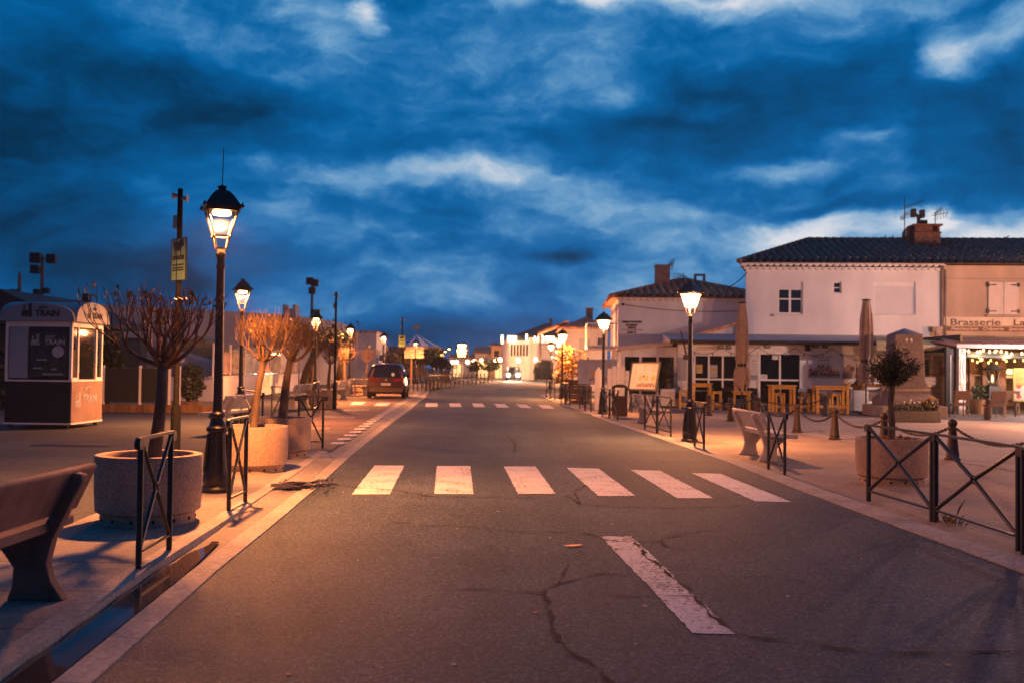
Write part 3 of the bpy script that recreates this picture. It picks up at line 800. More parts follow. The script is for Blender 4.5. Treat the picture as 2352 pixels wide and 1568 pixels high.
# ------------------------------------------------------------------ crossed barriers
def make_barrier(p, q, h, label, bays=1, group=None, thick=1.0):
    p = Vector(p); q = Vector(q); d = q - p; L = math.hypot(d.x, d.y)
    t = thing('crossed_barrier', label, 'barrier', p, math.atan2(d.y, d.x), group)
    s = L / bays; r = .024 * thick
    rail = MB(); rail.bar((-.05, 0, h - .012), (L + .05, 0, h - .012), .045, .024)
    for x in (-.05, L + .05):
        rail.lathe([(.045, -.022), (.05, -.012), (.05, .012), (.045, .022)], (0, 0, 0), 14)
        n0 = 14 * 4
        for k in range(len(rail.v) - n0, len(rail.v)):
            vx, vy, vz = rail.v[k]; rail.v[k] = (x + vx, vz, h - .05 + vy)
    rail.build('top_rail', iron, t)
    lo = MB(); lo.bar((0, 0, .13), (L, 0, .13), .03, .022); lo.build('bottom_rail', iron, t)
    for b in range(bays + 1):
        x = b * s; m_ = MB(); w = r * (1.55 if 0 < b < bays else 1)
        m_.tube([(x, 0, 0), (x, 0, h - .024)], w, 10); m_.build('post', iron, t)
    for b in range(bays):
        x0 = b * s + r; x1 = (b + 1) * s - r; xm = (x0 + x1) / 2; zm = (h + .13) / 2 + .01
        m_ = MB()
        for (xa, za) in ((x0, h - .05), (x1, h - .05), (x0, .15), (x1, .15)):
            v = Vector((xm - xa, 0, zm - za)); e = Vector((xm, 0, zm)) - v.normalized() * .03
            m_.tube([(xa, 0, za), e], r * .72, 8)
        m_.ring((xm, 0, zm), (1, 0, 0), (0, 0, 1), .034, .014, 14, 6)
        m_.build('cross_brace', iron, t)
    return t


GL = 'crossed barriers on the left pavement'; GR = 'crossed barriers along the right kerb'
def gl(px, py): return G(px, py, ZL)
def gr(px, py): return G(px, py, ZR)


make_barrier(gl(318, 1305), gl(388, 1262), 1.02, 'black crossed barrier in front of the largest round planter', 1, GL)
make_barrier(gl(525, 1172), gl(563, 1152), 1.0, 'black crossed barrier casting a shadow on the kerb, right of the nearest lamp base', 1, GL)
def atz(px, py, z): p_ = G(px, py, z); p_.z = ZL; return p_
make_barrier(atz(687, 908, 1.06), gl(741, 1029), 1.0, 'black crossed barrier standing across the pavement at the start of the parking bay', 1, GL)
make_barrier(atz(555, 893, 1.06), atz(604, 900, 1.06), 1.0, 'black crossed barrier behind the lit planter, beside the second street lamp', 1, GL)
make_barrier(atz(625, 885, 1.06), atz(654, 888, 1.06), 1.0, 'black crossed barrier seen between the trunks of the two lit trees', 1, GL)
make_barrier(gl(719, 947), gl(731, 940), 1.0, 'black crossed barrier beyond the parking bay before a planter, left one of the pair', 1, GL)
make_barrier(gl(752, 932), gl(761, 926), 1.0, 'black crossed barrier behind the parking bay, right one of the pair', 1, GL)
make_barrier(gl(834, 904), gl(838, 901), 1.0, 'black crossed barrier between an orange planter and the parked car', 1, GL)
make_barrier(gr(1995, 1150), gr(2141, 1196), .97, 'black crossed barrier overlapping the plaza planter, ending at a thick post', 1, GR, 1.25)
make_barrier(gr(2149, 1198), gr(2340, 1264), .97, 'black crossed barrier at the right edge of the view, largest of all', 1, GR, 1.25)
make_barrier(gr(2352, 1272), (4.72, 7.25, ZR), .97, 'black crossed barrier leaving the view at the lower right', 1, GR, 1.25)
c26 = cr(2600, 1600, 3.92)
make_barrier(gr(*c26(1857, 1085)), gr(*c26(2112, 1165)), .96, 'narrow black crossed barrier in front of the grey concrete bench', 1, GR)
make_barrier(gr(*c26(700, 725)), gr(*c26(845, 770)), .96, 'narrow black crossed barrier right beside the glowing lamp post', 1, GR)
c5 = cr(2200, 1400, 4.127)
make_barrier(gr(*c5(1565, 1310)), gr(*c5(1995, 1440)), .96, 'black crossed barrier of two bays in front of the pale bench and white planter box', 2, GR)
make_barrier(gr(*c5(860, 1085)), gr(*c5(1115, 1160)), .96, 'black crossed barrier of two bays in front of the litter bin', 2, GR)
make_barrier(gr(*c5(490, 970)), gr(*c5(675, 1022)), .96, 'black crossed barrier of two bays in front of the pink menu wall', 2, GR)
make_barrier(gr(*c5(185, 870)), gr(*c5(320, 912)), .96, 'black crossed barrier of two bays under the lamp at the orange shrub', 2, GR)
make_barrier(gr(*c4(2015, 990)), gr(*c4(2112, 1030)), .96, 'black crossed barrier at the rounded street corner, smallest on the right kerb', 2, GR)
GF = 'crossed barriers across the far end of the street'
far = [(1037, 882.3), (1056, 882.5), (1075, 882), (1094, 881.6), (1113, 881.2), (1131, 880)]
for i, (a, b) in enumerate(zip(far, far[1:])):
    pa = gl(*a); pb = gl(*b)
    make_barrier(pa, pa.lerp(pb, .93), 1.0, '%s small crossed barrier from the left in the distant row behind the road bend' % ORD[i], 2, GF)

# ------------------------------------------------------------------ concrete benches
PROF = [(0, 0), (.09, .13), (.12, .25), (.085, .40), (-.02, .62), (-.115, .80), (-.105, .845), (-.05, .855), (-.005, .82), (.085, .60), (.17, .455), (.50, .425), (.52, .395), (.42, .33), (.34, .22), (.345, .10), (.38, 0)]


def make_bench(L, inset, bm=None):
    bm = bm or bench_conc
    t = thing('concrete_bench', 'x', 'bench')
    for x in (inset, L - inset - .1):
        m_ = MB(); m_.prism([(x, a, b) for a, b in PROF], (.10, 0, 0)); m_.build('support', bm, t, smooth=50, bevel=.012)
    s = MB(); s.prism([(0, .10, .46), (0, .60, .43), (0, .64, .45), (0, .63, .50), (0, .16, .535), (0, .10, .52)], (L, 0, 0)); s.build('seat', bm, t, smooth=40, bevel=.01)
    b = MB(); b.prism([(0, .085, .565), (0, .125, .585), (0, .0, .89), (0, -.045, .885), (0, -.055, .865)], (L, 0, 0)); b.build('backrest', bm, t, smooth=40, bevel=.008)
    return t


bn = make_bench(2.05, .28, bench_dim_warm); GB = 'concrete benches with sloping backs'
bn['label'] = 'large bench coloured as in dim warm light, seen from behind in the lower left corner'; bn['group'] = GB
bn2 = make_bench(2.05, .28)
# local +y is the seat side; the back of the left benches is turned to the road
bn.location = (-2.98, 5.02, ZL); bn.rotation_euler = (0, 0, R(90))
p1 = G(528, 909, .93)
bn2.location = (p1.x, p1.y - .35, ZL); bn2.rotation_euler = (0, 0, R(84)); bn2['group'] = GB; bn2['label'] = 'orange lit concrete bench half hidden by the nearest lamp post'
for (px, py, a, lab) in ((690, 938, 84, 'orange lit concrete bench behind the third planter'), (778, 918, 80, 'pale orange concrete bench beside the planter of the fourth tree'),
                         (806, 908, 60, 'shaded concrete bench left of the thin flag pole')):
    p = gl(px, py); dup(bn2, lab, (p.x, p.y - 1, ZL), R(a))
pa = gr(*c26(1350, 830)); pb = gr(*c26(1700, 955))
dup(bn2, 'grey concrete bench with a band of orange light, back turned to the road', (pb.x - .05, pb.y + 1.72, ZR), R(-90 + math.degrees(math.atan2(pb.x - pa.x, pa.y - pb.y))))
pa = gr(*c5(1395, 1205)); pb = gr(*c5(1545, 1245))
dup(bn2, 'pale concrete bench between the litter bin and the white planter box', (pb.x - .1, pb.y + 1.6, ZR), R(-86))

# ------------------------------------------------------------------ round planters
def make_planter(mats):
    t = thing('round_planter', 'x', 'planter')
    b = MB()
    b.lathe([(.455, 0), (.455, .095), (.47, .10), (.505, .125), (.515, .30), (.52, .655), (.512, .675), (.49, .68), (.435, .678), (.425, .66), (.42, .60)], n=44, cap=False)
    for k in range(14):
        a = 2 * math.pi * k / 14
        b.box(-.012, .012, -.006, .006, 0, .03, 1)
        for q in range(len(b.v) - 8, len(b.v)):
            x, y, z = b.v[q]; y -= .457
            b.v[q] = (x * math.cos(a) - y * math.sin(a), x * math.sin(a) + y * math.cos(a), z + .035)
    b.build('pot', mats, t, smooth=35)
    s = MB(); s.lathe([(.425, .60), (.3, .615), (.12, .635), (.001, .64)], n=30); s.build('soil', soil, t)
    return t


pl0 = make_planter([granite, crackm]); GPL = 'round aggregate planters'
p = gl(337, 1215); p = G(337, 1213, ZL); PL1 = Vector((p.x * 1.045, p.y + .47, ZL))
pl0.location = PL1; pl0['label'] = 'large round aggregate planter holding a leafless tree, nearest to the foreground bench'; pl0['group'] = GPL
p = gl(578, 1089); PL2 = Vector((p.x * 1.03, p.y + .47, ZL)); dup(pl0, 'round aggregate planter lit bright orange, holding the orange tree', PL2, R(10))
p = gl(640, 1053); PL3 = Vector((p.x * 1.02, p.y + .47, ZL)); dup(pl0, 'round aggregate planter partly behind the bright orange one', PL3, R(25))
p = gl(735, 938); PL4 = Vector((p.x, p.y + .5, ZL)); dup(pl0, 'round planter behind the pair of crossed barriers at the parking bay', PL4, R(40))
p = gl(829, 903); PL5 = Vector((p.x, p.y + .5, ZL)); dup(pl0, 'round planter lit orange to the left of the parked car', PL5, R(50))
p = gl(790, 905); PL6 = Vector((p.x, p.y + .5, ZL)); dup(pl0, 'round planter with a small bare tree beyond the benches', PL6, R(50))
p = gr(2046, 1117); PLR = Vector((p.x * 1.035, p.y + .48, ZR)); dup(pl0, 'round aggregate planter on the plaza holding a leafy olive tree', PLR, R(30), .98)

# ------------------------------------------------------------------ bare pollarded trees
def branchy(mb, rg, p, d, L, r, depth, top, up, leaf=None):
    pts = [p]; rs = [r]; dd = d.normalized(); k = 4
    for i in range(k):
        dd = (dd + Vector((rg.uniform(-.24, .24), rg.uniform(-.24, .24), up * (0.22 + .1 * i) + rg.uniform(-.10, .10)))).normalized()
        p = p + dd * (L / k); pts.append(p); rs.append(r * (1 - .38 * (i + 1) / k))
        if p.z > top * (1 + .06 * math.sin(p.x * 23 + p.y * 17)):
            break
    mb.tube(pts, rs, 6 if depth < 2 else 4, 0, cap=depth >= 2)
    if depth >= 5 or r < .0022 or p.z > top * .99:
        if leaf is not None and rg.random() < leaf:
            c = pts[-1]; s = rg.uniform(.02, .045); v = Vector((rg.uniform(-1, 1), rg.uniform(-1, 1), rg.uniform(.2, 1))).normalized() * s * 1.6
            w = v.cross(Vector((rg.uniform(-1, 1), rg.uniform(-1, 1), .3))).normalized() * s * .55
            mb.poly([c, c + v * .5 + w, c + v * 1.2, c + v * .5 - w], 1)
        return
    n = (3 if depth < 2 else 2) + (rg.random() < .3)
    for j in range(n):
        a = 2 * math.pi * (j + rg.random() * .6) / n
        x = dd.orthogonal().normalized(); y = dd.cross(x)
        nd = (dd + (x * math.cos(a) + y * math.sin(a)) * rg.uniform(.4, .95) + Vector((0, 0, .28))).normalized()
        st = pts[-1] if rg.random() < .7 else pts[-2]
        branchy(mb, rg, st, nd, L * rg.uniform(.62, .85), rs[-1] * .69, depth + 1, top, up, leaf)


def make_bare(base, zf, top, lean, width, seed, label, r0=.06, limbs=7, leaf=.25, group='bare pollarded trees in the round planters', m=None, shoots=300):
    rg = random.Random(seed)
    t = thing('pollarded_tree', label, 'tree', base, 0, group)
    tr = MB(); H = zf; pts = []; rs = []
    for i in range(9):
        q = i / 8
        pts.append((lean[0] * q + .012 * math.sin(5 * q + seed), lean[1] * q + .012 * math.cos(4 * q), H * q))
        rs.append(r0 * (1.25 - .45 * q + .25 * max(0, q - .8)))
    tr.tube(pts, rs, 10, 0); tr.build('trunk', m or bark, t, smooth=60)
    c = MB(); f = Vector(pts[-1])
    for j in range(limbs):
        a = 2 * math.pi * (j + rg.random() * .5) / limbs
        e = (.35, .9, 1.8)[j % 3]
        d = Vector((math.cos(a), math.sin(a), e)).normalized()
        tv = top * rg.uniform(.84, 1.07)
        branchy(c, rg, f - Vector((0, 0, .02 + .05 * rg.random())), d, width * (.58 if j % 3 == 0 else .46), r0 * .55, 0, tv, .42, leaf)
    nb = len(c.v)
    ends = [Vector(c.v[i]) for i in range(0, nb, 5) if c.v[i][2] > H + .18]
    for k in range(shoots):
        p = rg.choice(ends); o_ = Vector((p.x - f.x, p.y - f.y, .25)); L = rg.uniform(.10, .34)
        tq = top * rg.uniform(.92, 1.1)
        if p.z + L > tq:
            L = max(.06, tq - p.z)
        d = (o_ * .7 + Vector((rg.uniform(-.5, .5), rg.uniform(-.5, .5), rg.uniform(.5, 1.4)))).normalized(); q_ = p + d * L * .5; e_ = q_ + (d + Vector((rg.uniform(-.3, .3), rg.uniform(-.3, .3), .35))).normalized() * L * .5
        c.tube([p, q_, e_], [.0045, .0034, .0014], 3, 0, False)
    c.build('crown', [m or twig, leaf_dry], t, smooth=60)
    return t


make_bare(PL1 + Vector((0.05, 0, .62)), .98, 1.60, (.06, .05), .68, 5, 'bare vase shaped tree with a few orange leaves in the largest planter', .058, 11, .14, shoots=320)
make_bare(PL2 + Vector((.0, 0, .62)), 1.05, 1.78, (.12, .05), .54, 9, 'slim bare tree lit bright orange beside the second street lamp', .05, 11, .2)
make_bare(PL3 + Vector((.0, 0, .62)), 1.08, 1.80, (.14, .05), .52, 14, 'darker bare forked tree right of the bright orange tree', .07, 8, .15)
make_bare(PL4 + Vector((.2, 0, .62)), 1.05, 1.95, (.05, .0), .60, 21, 'orange lit bare tree before the dark pollarded trunks', .055, 8, .2)
make_bare(PL6 + Vector((-.1, 0, .62)), 1.1, 1.9, (.05, 0), .6, 33, 'bare tree with a dark trunk left of the thin flag pole', .08, 7, .1)
make_bare(PL5 + Vector((.1, 0, .62)), 1.15, 2.0, (.2, 0), .6, 37, 'thin orange bare tree left of the parked car', .05, 7, .1)
# thick dark pollarded street trees
GD = 'dark pollarded street trees before the arena'


def make_dark(px, Y, H, lean, seed, label, spread=1.0, hanging=True):
    rg = random.Random(seed); p = P(px, 870, Y); p.z = ZL
    t = thing('pollarded_tree', label, 'tree', p, 0, GD)
    tr = MB(); pts = [(lean * q * q, .05 * math.sin(6 * q), H * .62 * q) for q in [i / 7 for i in range(8)]]
    tr.tube(pts, [.27, .24, .22, .205, .20, .20, .21, .2], 12); f = Vector(pts[-1])
    tr.build('trunk', mat('dark_bark', (0.06, 0.045, 0.035), .95, .4, 7, .6, 20), t, smooth=60)
    c = MB()
    for j in range(7):
        a = 2 * math.pi * j / 7 + rg.random(); d = Vector((math.cos(a), math.sin(a), rg.uniform(.3, 1.2))).normalized()
        L = rg.uniform(.8, 1.4) * spread; e = f + d * L * .6; e2 = e + Vector((d.x * .3, d.y * .3, .35)) * L
        c.tube([f, e, e2], [.12, .09, .06], 7)
        c.ball(e2, .10, 8)
        for q in range(70 if hanging else 22):
            v = Vector((rg.gauss(0, .35), rg.gauss(0, .35), rg.gauss(.05, .24))) * spread
            w = e2 + v; l = rg.uniform(.08, .2); u = Vector((rg.uniform(-1, 1), rg.uniform(-1, 1), rg.uniform(-1, .6))).normalized() * l
            x = u.cross(Vector((rg.random(), rg.random(), .2))).normalized() * l * .35
            c.poly([w, w + u * .5 + x, w + u, w + u * .5 - x], 1)
    c.build('crown', [mat('dark_bark', (0, 0, 0)), leaf_dark], t, smooth=60)


make_dark(694, 52, 3.6, .75, 3, 'dark leaning tree trunk at the white wall, orange on one side', 1.0)
make_dark(716, 54, 3.7, .1, 4, 'dark upright pollarded tree behind the third street lamp', 1.1)
make_dark(778, 56, 4.2, .35, 6, 'dark pollarded tree with stubby raised branches right of the tall bare pole', 1.0, False)

# ------------------------------------------------------------------ ticket kiosk
ko = P(163, 900, 23.7); ko.z = ZL
K = thing('ticket_kiosk', 'small square ticket kiosk with white arched canopies and dark ribbed base', 'kiosk', ko, R(-1))
KW, KD = 1.6, 1.72
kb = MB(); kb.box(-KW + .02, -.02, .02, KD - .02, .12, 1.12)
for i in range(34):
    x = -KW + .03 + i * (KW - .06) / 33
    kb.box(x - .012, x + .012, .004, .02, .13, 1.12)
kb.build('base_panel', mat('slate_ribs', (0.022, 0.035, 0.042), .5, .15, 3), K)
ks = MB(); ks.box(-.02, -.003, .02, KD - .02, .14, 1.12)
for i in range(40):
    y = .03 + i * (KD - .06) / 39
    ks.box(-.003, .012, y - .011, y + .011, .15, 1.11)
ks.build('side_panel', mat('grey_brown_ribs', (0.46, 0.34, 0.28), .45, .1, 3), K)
kk = MB(); kk.box(-KW, .015, 0, KD, 1.12, 1.16); kk.box(-KW - .0, .02, -.01, KD + .01, .10, .14); kk.build('counter', white_paint, K, bevel=.005)
kw = MB()
for x in (-KW + .03, -.03):
    for y in (.03, .36, KD - .36, KD - .03):
        MB().box(x - .03, x + .03, y - .03, y + .03, 1.16, 2.55).build('window_post', white_paint, K)
kw.box(-KW + .06, -.0, .0, .05, 2.42, 2.55); kw.box(-.06, 0, .04, KD - .06, 2.425, 2.545)
MB().box(-.058, .0, .0, .40, 1.16, 1.22).build('sill', white_paint, K); MB().box(-.058, .0, KD - .40, KD, 1.16, 1.22).build('sill', white_paint, K)
kw.build('head_rail', white_paint, K)
km = MB(); km.box(-1.5, -1.06, -.004, .03, 1.2, 2.42); km.build('side_shutter', mat('pale_panel', (0.30, 0.34, 0.38), .6, .05, 3), K)
kd = MB(); kd.box(-1.04, -.06, .004, .03, 1.16, 2.42); kd.build('dark_window', mat('dark_panel', (0.015, 0.02, 0.022), .25, .3, 2), K)
kr = MB(); kr.box(-1.0, -.12, -.004, .004, 1.24, 2.3); pst = kr.build('poster', mat('poster_dark', (0.03, 0.045, 0.05), .5, .5, 6), K)
disc = MB(); disc.lathe([(.14, 0), (.14, .006)], (0, 0, 0), 26)
for i in range(len(disc.v)):
    x, y, z = disc.v[i]; disc.v[i] = (-.33 + x, -.006 - z, 1.83 + y)
disc.build('round_notice', mat('notice_white', (0.42, 0.44, 0.50), .6, .03), K)
pale_ink = mat('pale_ink', (0.34, 0.37, 0.40), .6)
text('lettering', 'TRAIN', .17, (-.66, -.008, 2.0), pale_ink, K, bold=.006)
text('lettering', 'PETIT', .09, (-.64, -.008, 2.14), pale_ink, K, bold=.003)
lw = MB()
for (x, z, w) in ((-.92, 1.42, .2), (-.48, 1.40, .13), (-.70, 1.28, .5), (-.85, 1.62, .25)):
    lw.box(x, x + w, -.008, -.004, z, z + .035)
lw.build('small_print', pale_ink, K)
kg = MB(); kg.quad((-.02, .40, 1.18), (-.02, KD - .40, 1.18), (-.02, KD - .40, 2.42), (-.02, .40, 2.42)); kg.quad((-.02, .06, 1.2), (-.02, .33, 1.2), (-.02, .33, 2.42), (-.02, .06, 2.42)); kg.quad((-.02, KD - .33, 1.2), (-.02, KD - .06, 1.2), (-.02, KD - .06, 2.42), (-.02, KD - .33, 2.42))
kg.build('window_pane', glass, K, smooth=0)
ki = MB(); ki.box(-KW + .06, -.75, .06, KD - .06, 1.16, 2.4); ki.box(-.55, -.3, .6, 1.0, 1.16, 1.9); ki.build('interior', mat('kiosk_inside', (0.10, 0.06, 0.04), .8, .4, 5), K)


def arch(w, h, n=18, z0=2.55):
    pts = [(-w / 2, z0), (w / 2, z0), (w / 2, z0 + .09)]
    for i in range(n + 1):
        t = math.pi * i / n; pts.append((w / 2 * .97 * math.cos(t), z0 + .09 + (h - .09) * math.sin(t) ** .8))
    pts.append((-w / 2, z0 + .09))
    return pts


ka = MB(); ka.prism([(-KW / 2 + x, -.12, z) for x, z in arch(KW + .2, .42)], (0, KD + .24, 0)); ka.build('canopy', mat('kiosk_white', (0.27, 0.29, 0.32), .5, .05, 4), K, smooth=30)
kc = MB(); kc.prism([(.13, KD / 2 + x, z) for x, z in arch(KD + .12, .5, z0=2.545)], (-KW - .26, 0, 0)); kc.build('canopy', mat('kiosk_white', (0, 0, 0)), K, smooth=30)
text('lettering', 'TRAIN', .20, (-.84, -.125, 2.665), ink, K, bold=.01); text('lettering', 'PETIT', .085, (-.76, -.125, 2.83), ink, K, bold=.004)
text('lettering', 'TRAIN', .19, (.135, .78, 2.66), ink, K, rot=(math.pi / 2, 0, math.pi / 2), bold=.008); text('lettering', 'PETIT', .085, (.135, .80, 2.86), ink, K, rot=(math.pi / 2, 0, math.pi / 2), bold=.003)
text('lettering', 'TRAIN', .26, (.016, .62, .62), pale_ink, K, rot=(math.pi / 2, 0, math.pi / 2), bold=.01); text('lettering', 'PETIT', .12, (.016, .7, .90), pale_ink, K, rot=(math.pi / 2, 0, math.pi / 2), bold=.004)


def engine(mb, f, s):
    """little steam engine outline made of flat shapes; f maps (u, v) to the surface"""
    for (u0, v0, u1, v1) in ((0, .18, .62, .42), (.42, .42, .62, .8), (.38, .8, .68, .86), (.1, .42, .18, .66), (.06, .66, .22, .72), (-.06, .14, .7, .19)):
        mb.poly([f(u0 * s, v0 * s), f(u1 * s, v0 * s), f(u1 * s, v1 * s), f(u0 * s, v1 * s)])
    for (u, v, r) in ((.08, .08, .09), (.28, .08, .09), (.52, .11, .13)):
        mb.poly([f((u + r * math.cos(t)) * s, (v + r * math.sin(t)) * s) for t in [i * math.pi / 8 for i in range(16)]])


em = MB(); engine(em, lambda u, v: (-1.16 + u, -.124, 2.64 + v), .38); em.build('emblem', ink, K, smooth=0)
em = MB(); engine(em, lambda u, v: (.134, .5 + u, 2.64 + v), .30); em.build('emblem', ink, K, smooth=0)
em = MB(); engine(em, lambda u, v: (.0145, .22 + u, .50 + v), .42); em.build('emblem', pale_ink, K, smooth=0)
em = MB(); engine(em, lambda u, v: (-.98 + u, -.007, 1.98 + v), .3); em.build('emblem', pale_ink, K, smooth=0)
for (x, y) in ((-.12, .1), (-KW + .12, .1), (-.12, KD - .1), (-KW + .12, KD - .1)):
    w_ = MB(); w_.lathe([(.03, 0), (.05, .01), (.05, .1), (.02, .13)], (x, y, 0), 10); w_.build('foot', iron, K)

# ------------------------------------------------------------------ poles with signs
def make_pole(x, y, h, label, horns=True):
    t = thing('loudspeaker_pole', label, 'pole', (x, y, ZL), 0, 'tall thin poles along the left pavement')
    p = MB(); p.lathe([(.07, 0), (.075, .02), (.075, .9), (.045, 1.0), (.04, h - .02), (.0, h)], n=12); p.build('shaft', pole_iron, t)
    if horns:
        hm = mat('horn_beige', (0.42, 0.36, 0.34), .5)
        for sx, zz in ((-1, h - .12), (1, h - .16)):
            q = MB(); q.lathe([(.03, 0), (.03, .03), (.045, .07), (.06, .08)], n=12)
            for i in range(len(q.v)):
                a, b, c = q.v[i]; q.v[i] = (sx * (.03 + c), a, zz + b)
            q.build('horn', hm, t)
        b = MB(); b.box(-.09, -.03, -.04, .04, h - .62, h - .42); b.build('junction_box', steel, t)
    return t


pA = P(405, 900, 15); make_pole(pA.x, pA.y, 4.24, 'tall black pole behind the largest planter carrying a yellow warning sign')
pB = G(772.3, 669.7, 4.3); make_pole(pB.x, pB.y, 4.24, 'tall black pole without sign before the dark pollarded trees')
pC = P(922.5, 850, 55); make_pole(pC.x, pC.y, 4.24, 'tall black pole with a yellow sign right of the parked car')
sign_yel = mat('sign_yellow', (0.27, 0.50, 0.22), .5, .06, 4)


def make_sign(x, y, z, w, h, rz, label):
    t = thing('warning_sign', label, 'sign', (x, y, z), rz, 'yellow warning signs on poles')
    b = MB(); b.box(-w / 2, w / 2, -.008, .008, -h / 2, h / 2); b.build('panel', sign_yel, t, bevel=.003)
    e = MB()
    for (x0, x1, z0, z1) in ((-w / 2 - .006, w / 2 + .006, h / 2 - .001, h / 2 + .011), (-w / 2 - .006, w / 2 + .006, -h / 2 - .011, -h / 2 + .001), (-w / 2 - .011, -w / 2 + .001, -h / 2, h / 2), (w / 2 - .001, w / 2 + .011, -h / 2, h / 2)):
        e.box(x0, x1, -.012, .012, z0, z1)
    e.build('border', iron, t)
    s = w / .42
    bull = [(-.14, .02), (-.12, -.09), (-.095, -.09), (-.09, -.02), (.0, -.03), (.05, -.02), (.06, -.09), (.085, -.09), (.085, .0), (.13, .03), (.17, .02), (.165, .06), (.15, .10), (.165, .135), (.13, .11), (.09, .12), (-.02, .085), (-.11, .09), (-.15, .12), (-.165, .03)]
    m_ = MB(); m_.poly([(u * s * .95, -.011, v * s * 1.25 + h * .26) for u, v in bull]); m_.build('bull_symbol', ink, t, smooth=0)
    text('lettering', 'DANGER', .088 * s, (0, -.010, .0), ink, t, align='CENTER', bold=.004)
    l_ = MB()
    for zz, ww in ((-.08, .36), (-.125, .32), (-.16, .34)):
        for q in range(7):
            u = -ww / 2 + q * ww / 7; l_.box(u * s, (u + ww / 7 - .012) * s, -.0115, -.009, zz * h / .62 - .012 * s, zz * h / .62 + .012 * s)
    l_.build('small_print', ink, t)
    return t


make_sign(pA.x + .02, pA.y - .06, 1.66 + (832 - 596) / FPX * 15, .40, .62, R(-42), 'pale yellow green danger sign with a bull on the pole behind the nearest planter')
make_sign(pC.x, pC.y - .07, 1.66 + (838.5 - 783) / FPX * 55, .36, .62, R(-12), 'small yellow sign with a bull on the far pole near the carousel roof')
# furled flags
fl = mat('pink_flag', (0.50, 0.27, 0.22), .8, .5, 14, c2=(0.62, 0.5, 0.46), stretch=(1, 1, 2.2))
for (px, Y, zt, fh, lab) in ((686.5, 24, 2.62, .5, 'thin pole with a furled striped flag between the lit trees'), (816.5, 51, 3.35, 1.15, 'thin pole with a furled orange banner left of the parked car')):
    p = P(px, 880, Y); p.z = ZL
    t = thing('flag_pole', lab, 'flag', p, 0, 'thin poles with furled flags')
    m_ = MB(); m_.lathe([(.02, 0), (.017, zt), (.0, zt + .02)], n=8); m_.build('pole', steel, t)
    m_ = MB(); m_.lathe([(.02, zt - .02), (.05, zt - .1), (.06, zt - fh * .6), (.04, zt - fh), (.02, zt - fh - .01)], n=9)
    for i in range(len(m_.v)):
        x, y, z = m_.v[i]; a = z * 14; m_.v[i] = (x * (1 + .3 * math.sin(a + math.atan2(y, x) * 2)), y * (1 + .3 * math.cos(a)), z)
    m_.build('flag', fl, t)

# ------------------------------------------------------------------ fences and walls on the left
t = thing('mesh_fence', 'low dark mesh fence with white posts beside the kiosk', 'fence', (0, 0, 0))
fx = [P(x, 880, 32) for x in (236, 324, 398)]
a = -13.4; pst = [-13.1, -11.92, -10.98, -10.66]
mm = MB()
for x0, x1 in ((-14.3, -13.1), (-13.1, -11.92), (-11.92, -10.98)):
    n_ = int((x1 - x0) / .05)
    for i in range(n_ + 1):
        x = x0 + .03 + i * (x1 - x0 - .06) / n_; mm.box(x - .008, x + .008, 31.99, 32.01, ZL + .32, ZL + 1.42)
    for k in range(6):
        mm.box(x0 + .02, x1 - .02, 31.985, 32.0, ZL + .34 + k * .21, ZL + .355 + k * .21)
    mm.box(x0 + .03, x1 - .03, 32.015, 32.02, ZL + .33, ZL + 1.4)
mm.build('mesh_panel', mat('dark_mesh', (0.035, 0.042, 0.045), .6), t)
for x in pst:
    m_ = MB(); m_.box(x - .035, x + .035, 31.95, 32.03, ZL + .1, ZL + 1.5); m_.build('post', white_paint, t, bevel=.006)
m_ = MB(); m_.box(-14.4, -9.55, 31.85, 32.1, ZL, ZL + .26)
for i in range(11):
    m_.box(-14.35 + i * .43, -14.35 + i * .43 + .40, 31.83, 31.85, ZL + .02, ZL + .25)
tag(m_.build('timber_edging', wood_brown), 'low timber edging board along the foot of the dark fence', 'edging')
t = thing('planter_shrub', 'dark clipped shrub in a wooden box at the end of the white wall', 'shrub', (-10.55, 32.8, ZL))
m_ = MB(); m_.box(-.33, .33, -.3, .3, 0, .34)
for i in range(6):
    m_.box(-.33 + i * .112, -.33 + i * .112 + .10, -.32, -.3, .01, .33)
m_.build('wooden_box', wood_brown, t)


def leafmass(mb, rg, n, f, s0, s1, m=0):
    for i in range(n):
        c = Vector(f()); s = rg.uniform(s0, s1)
        u = Vector((rg.uniform(-1, 1), rg.uniform(-1, 1), rg.uniform(-.6, 1))).normalized() * s
        x = u.cross(Vector((rg.uniform(-1, 1), rg.uniform(-1, 1), .4))).normalized() * s * .4
        mb.poly([c, c + u * .5 + x, c + u, c + u * .5 - x], m)


def inball(rg, c, r):
    while True:
        v = Vector((rg.uniform(-1, 1), rg.uniform(-1, 1), rg.uniform(-1, 1)))
        if v.length < 1:
            v = v.normalized() * v.length ** .5
            return (c[0] + v.x * r[0], c[1] + v.y * r[1], c[2] + v.z * r[2])


